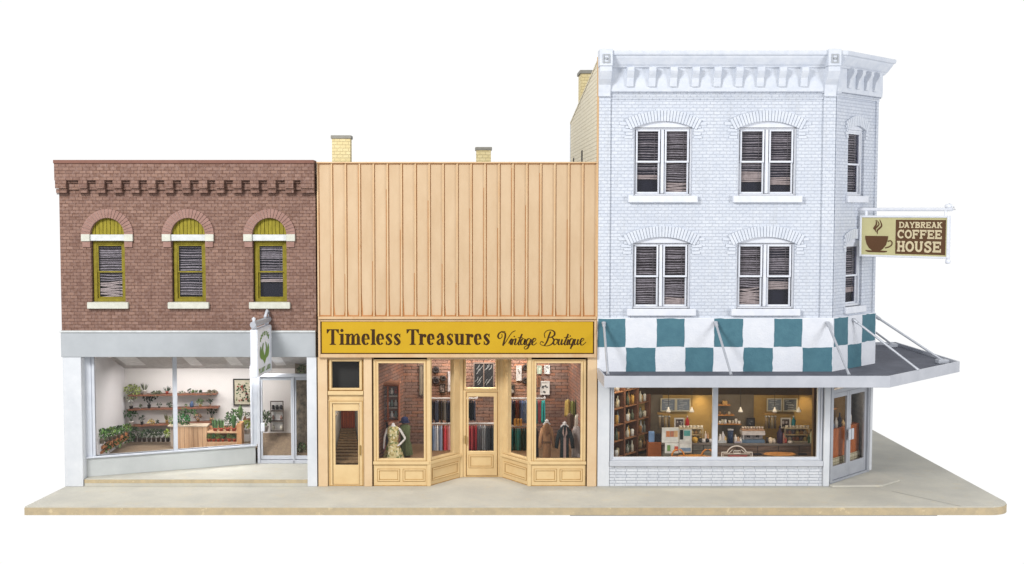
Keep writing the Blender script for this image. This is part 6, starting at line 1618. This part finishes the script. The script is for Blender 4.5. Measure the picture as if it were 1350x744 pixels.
chalk(z2_, 350, 450, 125, 210, 'left chalk menu board in the right cafe window'); chalk(z2_, 456, 550, 125, 210, 'right darker chalk menu board in the right cafe window', (88, 92, 98))
def pendant(px, py, Y, label):
    c = at(px, py, Y); root = thing('pendant_lamp', label, 'lamp', c, 'small white pendant lamps in the cafe')
    m_ = MB(); m_.lathe(c - Vector((0, 0, .05)), [(.06, 0), (.055, .03), (.028, .08), (.016, .12), (0, .13)], 12); m_.build('shade', cm(230, 220, 204, .5, .25), root, smooth=True)
    m_ = MB(); m_.tube([c + Vector((0, 0, .1)), c + Vector((0, 0, .75))], .007, 5); m_.build('cord', cm(50, 44, 38), root)
for zf, x_, y_, lab in ((z1_, 403, 202, 'lit white pendant lamp in front of the left window\'s menu boards'), (z1_, 556, 202, 'lit white pendant lamp right of the left window\'s menu boards'), (z2_, 180, 202, 'lit white pendant lamp above the espresso machine'), (z2_, 403, 202, 'lit white pendant lamp in front of the right window\'s menu boards'), (z2_, 560, 202, 'lit white pendant lamp right of the right window\'s menu boards')):
    pendant(*zf(x_, y_), YO - .1, lab)
for zf, side in ((z1_, 'left'), (z2_, 'right')):
    # shelf with tall dispensers
    a, b_ = zf(335, 226), zf(418, 232); kbox(a, b_, YO, .2, (170, 130, 70), 'wall_shelf', 'thin brass shelf above the tall dispensers in the %s cafe window' % side, 'shelf')
    for i in range(4):
        p_ = zf(346 + i * 20, 322); vessel(p_[0], p_[1], 3.2, 17, YO, [(130, 110, 84), (92, 80, 66), (150, 134, 110), (104, 90, 72)][i], 'cyl', 'dispenser', '%s tall glass dispenser from left in the %s cafe window' % (ORD[i], side), 'dispenser', 'tall dispensers', cap=(180, 176, 168))
    a, b_ = zf(440, 253), zf(506, 320); picture(a[0], b_[0], a[1], b_[1], YO + .1, (224, 218, 210), (96, 84, 80), 'white framed photo behind the cups in the %s cafe window' % side, ([(190, 176, 170), (60, 54, 54)], 8, .04))
    # glass pastry case
    a, b_ = zf(468, 322), zf(632, 412); A, B_ = at(a[0], b_[1], YO - .15), at(b_[0], a[1], YO - .15)
    cs_ = thing('pastry_case', 'glass pastry case with cups on top in the %s cafe window' % side, 'display case', (A.x, YO, A.z))
    m_ = MB(); m_.frame(A.x, B_.x, A.z, B_.z, .02, YO - .15, YO - .12); m_.box(A.x, B_.x, YO - .12, YO + .2, B_.z - .02, B_.z); m_.build('frame', cm(196, 180, 150, .3), cs_)
    m_ = MB(); m_.box(A.x + .02, B_.x - .02, YO - .11, YO + .18, (A.z + B_.z) / 2 - .01, (A.z + B_.z) / 2 + .01); m_.build('shelf', cm(200, 170, 120), cs_)
    m_ = MB(); m_.box(A.x + .02, B_.x - .02, YO - .14, YO - .135, A.z + .02, B_.z - .02); m_.build('pane', M['glass'], cs_)
    m_ = MB(); m_.box(A.x, B_.x, YO + .2, YO + .22, A.z, B_.z); m_.build('back_panel', cm(120, 96, 60), cs_)
    for i in range(6):
        x_ = A.x + .07 + (B_.x - A.x - .14) * i / 5
        for lv, zz_ in enumerate((A.z + .02, (A.z + B_.z) / 2 + .01)):
            cc = [(206, 150, 80), (230, 206, 160), (150, 90, 50), (196, 120, 70), (120, 100, 90), (226, 190, 110)][(i + lv * 2) % 6]
            m_ = MB(); m_.lathe((x_, YO, zz_), [(.04, 0), (.05, .04), (.03, .08), (0, .09)], 8)
            tag(m_.build('pastry', cm(*cc), loc=(x_, YO, zz_), smooth=True), '%s pastry from left on the %s tray of the %s window\'s case' % (ORD[i], ('lower', 'upper')[lv], side), 'pastry', 'pastries in the glass cases')
    for i in range(7):
        p_ = zf(482 + i * 23, 321); vessel(p_[0], p_[1], 3.9, 3.6, YO - .02, (226, 216, 200), 'cup', 'cup', '%s white cup from left on the %s window\'s pastry case' % (ORD[i], side), 'cup', 'cups on the pastry cases')
    p_ = zf(526, 308); vessel(p_[0], p_[1], 5.6, 14, YO + .02, (168, 30, 34) if side == 'left' else (30, 120, 130), 'bottle', 'bottle', 'large %s bottle standing on the pastry case' % ('red' if side == 'left' else 'teal'), 'bottle', cap=(220, 214, 206))
# left window items
ctop = z1_(0, 418)[1]
kbox(z1_(270, 416), z1_(357, 520), .9, .3, (150, 84, 44), 'counter_end', 'orange brown wooden counter end in the left cafe window', 'counter')
def counter(p, q, label, col):
    a, b_ = at(p[0], q[1], .95), at(q[0], p[1], .95); root = thing('cafe_counter', label, 'counter', a)
    mt_ = paint('counter_boards_' + str(col[0]), C(*col), .7, C(*[int(c * .62) for c in col]), .9, 3, .2, 30, stretch=(1, 1, 7))
    m_ = MB(); m_.box(a.x, b_.x, .95, 1.3, a.z, b_.z - .05); m_.build('front', mt_, root)
    m_ = MB(); m_.box(a.x - .01, b_.x + .01, .9, 1.32, b_.z - .05, b_.z); m_.build('worktop', cm(122, 112, 104, .4), root, bevel=.005)
    m_ = MB(); n = 5
    for i in range(1, n): x_ = a.x + (b_.x - a.x) * i / n; m_.box(x_ - .006, x_ + .006, .944, .95, a.z, b_.z - .06)
    zz_ = b_.z - .2; m_.box(a.x + .01, b_.x - .01, .945, .95, zz_ - .005, zz_ + .005); m_.build('panel_gap', cm(50, 42, 38), root)
counter(z1_(357.5, 416), z1_(700, 525), 'grey board counter in the left cafe window', (142, 134, 120))
counter(z2_(20, 420), z2_(700, 525), 'weathered brown plank counter with drawers in the right cafe window', (130, 104, 86))
# menu stand with coloured cards
Ym = .55
for (p, q, lab, cards) in ((z1_(360, 318), z1_(470, 415), 'upper left white card display', [((388, 340), (412, 378), (206, 130, 80)), ((415, 340), (438, 378), (186, 120, 90)), ((440, 338), (464, 378), (214, 170, 120))]),
                           (z1_(380, 418), z1_(470, 485), 'lower left white card display', [((395, 432), (415, 470), (110, 150, 84)), ((420, 430), (440, 470), (214, 220, 206)), ((443, 440), (466, 470), (190, 80, 60))]),
                           (z1_(474, 330), z1_(556, 480), 'tall right white card display', [((505, 336), (545, 372), (92, 160, 150)), ((478, 332), (500, 395), (30, 34, 32)), ((480, 450), (550, 474), (120, 140, 160)), ((480, 405), (550, 425), (206, 200, 190))])):
    a, b_ = at(p[0], q[1], Ym), at(q[0], p[1], Ym); root = thing('card_display', lab + ' on the left cafe window counter', 'display', a)
    m_ = MB(); m_.box(a.x, b_.x, Ym, Ym + .03, a.z, b_.z); m_.build('panel', cm(222, 218, 206), root)
    for (c_, d_, col) in cards:
        A, B_ = at(*z1_(c_[0], d_[1]), Ym - .01), at(*z1_(d_[0], c_[1]), Ym - .01); m_ = MB(); m_.box(A.x, B_.x, Ym - .012, Ym - .001, A.z, B_.z); m_.build('card', cm(*col), root)
vessel(*z1_(576, 416), 8, 8.5, .98, (206, 160, 70), 'pot', 'teapot', 'round yellow pot on the left cafe counter', 'pot')
for x_, c_, w_, h_, lab in ((610, (60, 54, 54), 5, 7, 'black tin'), (632, (216, 210, 206), 6, 6, 'white bowl'), (655, (34, 32, 34), 6, 7, 'black round jug'), (645, (224, 206, 190), 3, 18, 'tall cream bottle'), (660, (200, 150, 110), 3, 16, 'tall tan bottle'), (678, (206, 200, 196), 5, 6, 'small pale cup')):
    vessel(*z1_(x_, 416), w_, h_, 1.0, c_, 'bottle' if h_ > 10 else 'pot', 'container', lab + ' at the right end of the left cafe counter', 'container')
kbox(z1_(276, 345), z1_(312, 412), .98, .12, (120, 150, 190), 'box', 'light blue and white box on the orange counter end', 'box'); kbox(z1_(318, 360), z1_(354, 412), .98, .12, (44, 42, 48), 'grinder_box', 'black machine on the orange counter end', 'machine')
# round orange tables/chairs in front
def tabletop(px, py, rx, Y, label, col=(206, 140, 66)):
    c = at(px, py, Y); root = thing('cafe_table', label, 'table', (c.x, Y, .5)); r = S(rx, Y)
    m_ = MB(); m_.lathe(c - Vector((0, 0, .03)), [(r, 0), (r * 1.02, .015), (r, .03)], 24, .5); m_.build('table_top', cm(*col, .5), root, bevel=.004)
    m_ = MB(); m_.tube([(c.x, Y, .5), (c.x, Y, c.z - .03)], .03, 8); m_.build('leg', cm(50, 44, 40), root)
tabletop(*z1_(560, 500), 19, .5, 'round orange wooden table in the left cafe window'); tabletop(*z2_(436, 486), 21, .5, 'round orange wooden table in the right cafe window', (190, 130, 70))
for i, x_ in enumerate((465, 660)):
    c = at(*z1_(x_, 505), .4); root = thing('cafe_chair', ('left', 'right')[i] + ' orange chair beside the round table in the left cafe window', 'chair', (c.x, .4, .5)); m_ = MB()
    n = 8; m_.tube([c + Vector((.16 * math.cos(math.pi * k / n), 0, .2 * math.sin(math.pi * k / n) - .02)) for k in range(n + 1)], .022, 6); m_.build('back', cm(206, 130, 60), root, smooth=True)
    m_ = MB(); m_.lathe(c - Vector((0, -.06, .06)), [(.14, 0), (.15, .02), (.14, .04)], 12); m_.build('seat', cm(196, 120, 56), root)
    for s_ in (-1, 1): m_ = MB(); m_.tube([(c.x + s_ * .12, .44, .5), (c.x + s_ * .12, .44, c.z - .05)], .014, 6); m_.build('leg', cm(150, 96, 50), root)
# right window items
for (x0, x1, y0, lab) in ((28, 115, 168, 'top'), (28, 140, 234, 'middle'), (28, 186, 293, 'lowest')):
    a, b_ = z2_(x0, y0), z2_(x1, y0 + 7); kbox(a, b_, YK - .22, .18, (190, 130, 70), 'wall_shelf', '%s orange wood shelf at the left of the right cafe window' % lab, 'shelf')
kbox(z2_(64, 144), z2_(94, 168), YK - .18, .1, (206, 160, 96), 'box', 'small tan box on the top orange shelf', 'box')
for i, (x_, c_) in enumerate(((45, (226, 220, 210)), (62, (200, 190, 170)), (80, (230, 226, 220)), (108, (214, 200, 180)), (130, (206, 190, 170)), (150, (226, 216, 206)), (170, (236, 230, 220)))):
    vessel(*z2_(x_, 292), 3.6, 4.6 + (i % 3), YK - .15, c_, 'cup' if i % 2 else 'jar', 'cup' if i % 2 else 'jar', '%s pale vessel from left on the lowest orange shelf' % ORD[i], 'cup' if i % 2 else 'jar', 'vessels on the orange shelf')
for i, (x_, c_) in enumerate(((45, (150, 110, 70)), (75, (90, 80, 70)), (105, (200, 180, 150)))):
    vessel(*z2_(x_, 233), 3.2, 5, YK - .15, c_, 'jar', 'jar', ('brown', 'dark', 'cream')[i] + ' jar on the middle orange shelf', 'jar')
a, b_ = z2_(218, 252), z2_(272, 306); picture(a[0], b_[0], a[1], b_[1], YK - .06, (56, 50, 48), (74, 74, 80), 'small dark framed panel above the espresso machine', ([(130, 130, 130)], 5, .02))
# espresso machine
A, B_ = at(*z2_(190, 420), .98), at(*z2_(340, 318), .98); em = thing('espresso_machine', 'silver espresso machine with a slate blue base on the plank counter', 'espresso machine', A)
H_ = B_.z - A.z; W_ = B_.x - A.x
m_ = MB(); m_.box(A.x, B_.x, .98, 1.25, A.z, A.z + H_ * .22); m_.build('base', cm(96, 116, 136, .35), em, bevel=.012)
m_ = MB(); m_.box(A.x + .02, B_.x - .02, 1.12, 1.25, A.z + H_ * .22, A.z + H_ * .5); m_.build('splash_back', cm(170, 160, 156, .3), em)
m_ = MB(); m_.box(A.x - .01, B_.x + .01, .98, 1.25, A.z + H_ * .5, A.z + H_ * .78); m_.build('body', cm(206, 196, 190, .25), em, bevel=.015)
m_ = MB(); m_.box(A.x + .01, B_.x - .01, .98, 1.25, A.z + H_ * .8, A.z + H_ * .86); m_.build('cup_rail', cm(190, 150, 120, .3), em)
for k in range(2): m_ = MB(); xx = A.x + W_ * (.3 + .4 * k); m_.lathe((xx, 1.04, A.z + H_ * .38), [(.045, 0), (.05, .05)], 10); m_.tube([(xx, 1.02, A.z + H_ * .42), (xx, .93, A.z + H_ * .4)], .012, 6); m_.build('group_head', cm(60, 54, 54, .3), em)
m_ = MB(); m_.tube([(A.x + .03, .96, A.z + H_ * .55), (A.x + .03, .95, A.z + H_ * .25)], .01, 6); m_.build('steam_wand', cm(200, 200, 200, .2), em)
for i in range(8):
    x_ = A.x + .04 + (W_ - .08) * i / 7; m_ = MB(); m_.lathe((x_, 1.1, A.z + H_ * .87), [(.02, 0), (.034, .06)], 8); tag(m_.build('cup', cm(206, 190, 176, .4), loc=(x_, 1.1, A.z + H_ * .87), smooth=True), '%s cup from left on top of the espresso machine' % ORD[i], 'cup', 'cups on the espresso machine')
vessel(*z2_(113, 416), 7.6, 18.5, .98, (40, 56, 84), 'cyl', 'coffee_urn', 'tall dark blue coffee urn left of the espresso machine', 'urn', cap=(170, 170, 176))
for i, (x_, c_, w_, h_) in enumerate(((46, (214, 206, 200), 4, 14), (64, (196, 190, 190), 5, 18), (80, (206, 170, 110), 4, 11), (146, (216, 206, 196), 5, 13), (164, (186, 150, 120), 5, 10), (180, (210, 206, 200), 4, 9))):
    vessel(*z2_(x_, 418), w_, h_, 1.0, c_, 'bottle', 'bottle', ('white short', 'pale grey tall', 'amber', 'cream', 'tan', 'little white')[i] + ' bottle near the blue urn on the plank counter', 'bottle')
kbox(z2_(34, 402), z2_(88, 419), .93, .06, (190, 190, 190), 'tray', 'pale tray at the left end of the plank counter', 'tray'); kbox(z2_(140, 408), z2_(186, 419), .93, .06, (170, 160, 170), 'tray', 'pale tray between the blue urn and the espresso machine', 'tray')
vessel(*z2_(436, 420), 8, 24, .96, (50, 34, 58), 'bottle', 'carafe', 'tall dark purple carafe right of the espresso machine', 'carafe', cap=(40, 30, 40))
for i, (x_, c_, w_, h_) in enumerate(((352, (50, 40, 36), 4, 9), (375, (224, 204, 176), 6.5, 8.5), (398, (206, 190, 170), 5, 7), (458, (190, 130, 110), 5, 16), (474, (206, 90, 80), 4, 7), (505, (214, 206, 196), 7, 4))):
    vessel(*z2_(x_, 419), w_, h_, .99, c_, 'pot' if h_ < 10 else 'bottle', 'container', ('dark brown small', 'large cream round', 'pale beige', 'rose', 'red', 'wide white')[i] + ' container on the counter around the purple carafe', 'container')
for i, (x_, c_, h_) in enumerate(((626, (54, 80, 50), 14), (640, (190, 190, 150), 19), (654, (60, 90, 54), 16), (667, (200, 180, 140), 17))):
    vessel(*z2_(x_, 419), 3.2, h_, .99, c_, 'bottle', 'bottle', ('dark green', 'tall pale', 'mid green', 'straw coloured')[i] + ' bottle at the right end of the plank counter', 'bottle', cap=(60, 50, 40))
for i, x_ in enumerate((290, 585)):
    a, b_ = z2_(x_ - 25, 488), z2_(x_ + 30, 497); kbox(a, b_, .55, .1, (36, 32, 34), 'chair_top', ('left', 'right')[i] + ' dark chair back rail below the plank counter', 'chair')
# arched window decal
YD_ = .052
dcl = thing('window_decal', 'arched cream decal on the lower left of the right cafe window', 'decal', at(964, 603, YD_))
mb = MB()
dq = lambda x, y: (at(940 + x / 18.6, 570 + y / 18.6, YD_).x, at(940 + x / 18.6, 570 + y / 18.6, YD_).z)
strip(mb, [(215, 600), (215, 490), (335, 490)] + [(580 + 245 * math.cos(R(a_)), 560 - 225 * math.sin(R(a_))) for a_ in range(163, 16, -7)] + [(830, 490), (960, 490), (960, 600)], 26, dq, YD_)
strip(mb, [(255, 605), (255, 530), (915, 530), (915, 605)], 14, dq, YD_)
strip(mb, [(380, 520), (480, 430)], 16, dq, YD_); strip(mb, [(800, 510), (690, 430)], 16, dq, YD_)
strip(mb, [(510, 450), (670, 450), (670, 515), (510, 515), (510, 450)], 18, dq, YD_); strip(mb, [(540, 482), (640, 482)], 12, dq, YD_)
mb.build('outline', cm(216, 200, 184), dcl)
mb = MB(); strip(mb, [(370, 578), (840, 578)], 44, dq, YD_); mb.build('red_band', cm(150, 84, 80), dcl)
# inside the corner doors
Yq = 2.3
CUR[0] = FA
mb = NB(); mb.box(.1, LA - .1, .5, .54, .1, 2.8); mb.build('lobby_wall', cm(120, 92, 54), cor)
mb = NB(); mb.box(.2, LA - .12, .27, .46, .1, 1.28); lc = mb.build('lobby_counter', wood('orange_counter', C(190, 108, 56), C(150, 78, 38), (3, 3, 1)), loc=(KC + .7, 1.0, .1)); tag(lc, 'orange brown wooden counter seen through the corner doors', 'counter')
mb = NB(); mb.box(.04, LA - .12, .12, .5, .08, .1); mb.build('lobby_floor', cm(206, 196, 170), cor)
mb = NB(); mb.box(.2, LA - .12, .235, .265, .1, .56)
tl = mb.build('tile_skirting', brick('cream_tile', C(216, 206, 178), C(206, 196, 166), C(150, 140, 110), D45, bw=.09, rh=.09, off=0), loc=(KC + .7, 1, .1)); tag(tl, 'cream square tiled strip at the foot of the lobby counter', 'tiles')
for i in range(9):
    u = .28 + i * .18; p_ = FA @ Vector((u, .36, 1.28)); m_ = MB(); hh = .16 + .1 * ((i * 7) % 3)
    m_.lathe(p_, [(.05, 0), (.05, hh * .6), (.02, hh * .8), (.02, hh)], 8); c_ = [(206, 200, 190), (60, 56, 70), (196, 160, 110), (90, 110, 140)][i % 4]
    tag(m_.build('bottle', cm(*c_), loc=p_, smooth=True), '%s bottle from left on the lobby counter behind the corner doors' % ORD[i], 'bottle', 'bottles on the lobby counter')
for k, z_ in enumerate((1.75, 2.05)):
    mb = NB(); mb.box(.22, LA * .48, .36, .498, z_, z_ + .03); tag(mb.build('wall_shelf', cm(190, 130, 70), loc=FA @ Vector((.22, .36, z_))), ('lower', 'upper')[k] + ' little orange shelf inside the left corner door', 'shelf')
    for i in range(4):
        p_ = FA @ Vector((.32 + i * .18, .43, z_ + .03)); m_ = MB(); m_.lathe(p_, [(.035, 0), (.045, .09)], 8); tag(m_.build('cup', cm(224, 216, 204), loc=p_, smooth=True), '%s cup from left on the %s shelf inside the corner door' % (ORD[i], ('lower', 'upper')[k]), 'cup', 'cups inside the corner door')
CUR[0] = Matrix()
p_ = FA @ Vector((1.3, .25, 2.2)); root = thing('pendant_lamp', 'lit pendant lamp seen through the right corner door', 'lamp', p_, 'small white pendant lamps in the cafe')
m_ = MB(); m_.lathe(p_, [(.07, 0), (.03, .08), (0, .12)], 10); m_.build('shade', cm(230, 220, 204, .5, .25), root, smooth=True)
m_ = MB(); m_.tube([p_ + Vector((0, 0, .1)), p_ + Vector((0, 0, .6))], .007, 5); m_.build('cord', cm(50, 44, 38), root)
lamp_in('lobby_light', FA @ Vector((1.0, .3, 2.75)), .6, 9, (1, .82, .6))
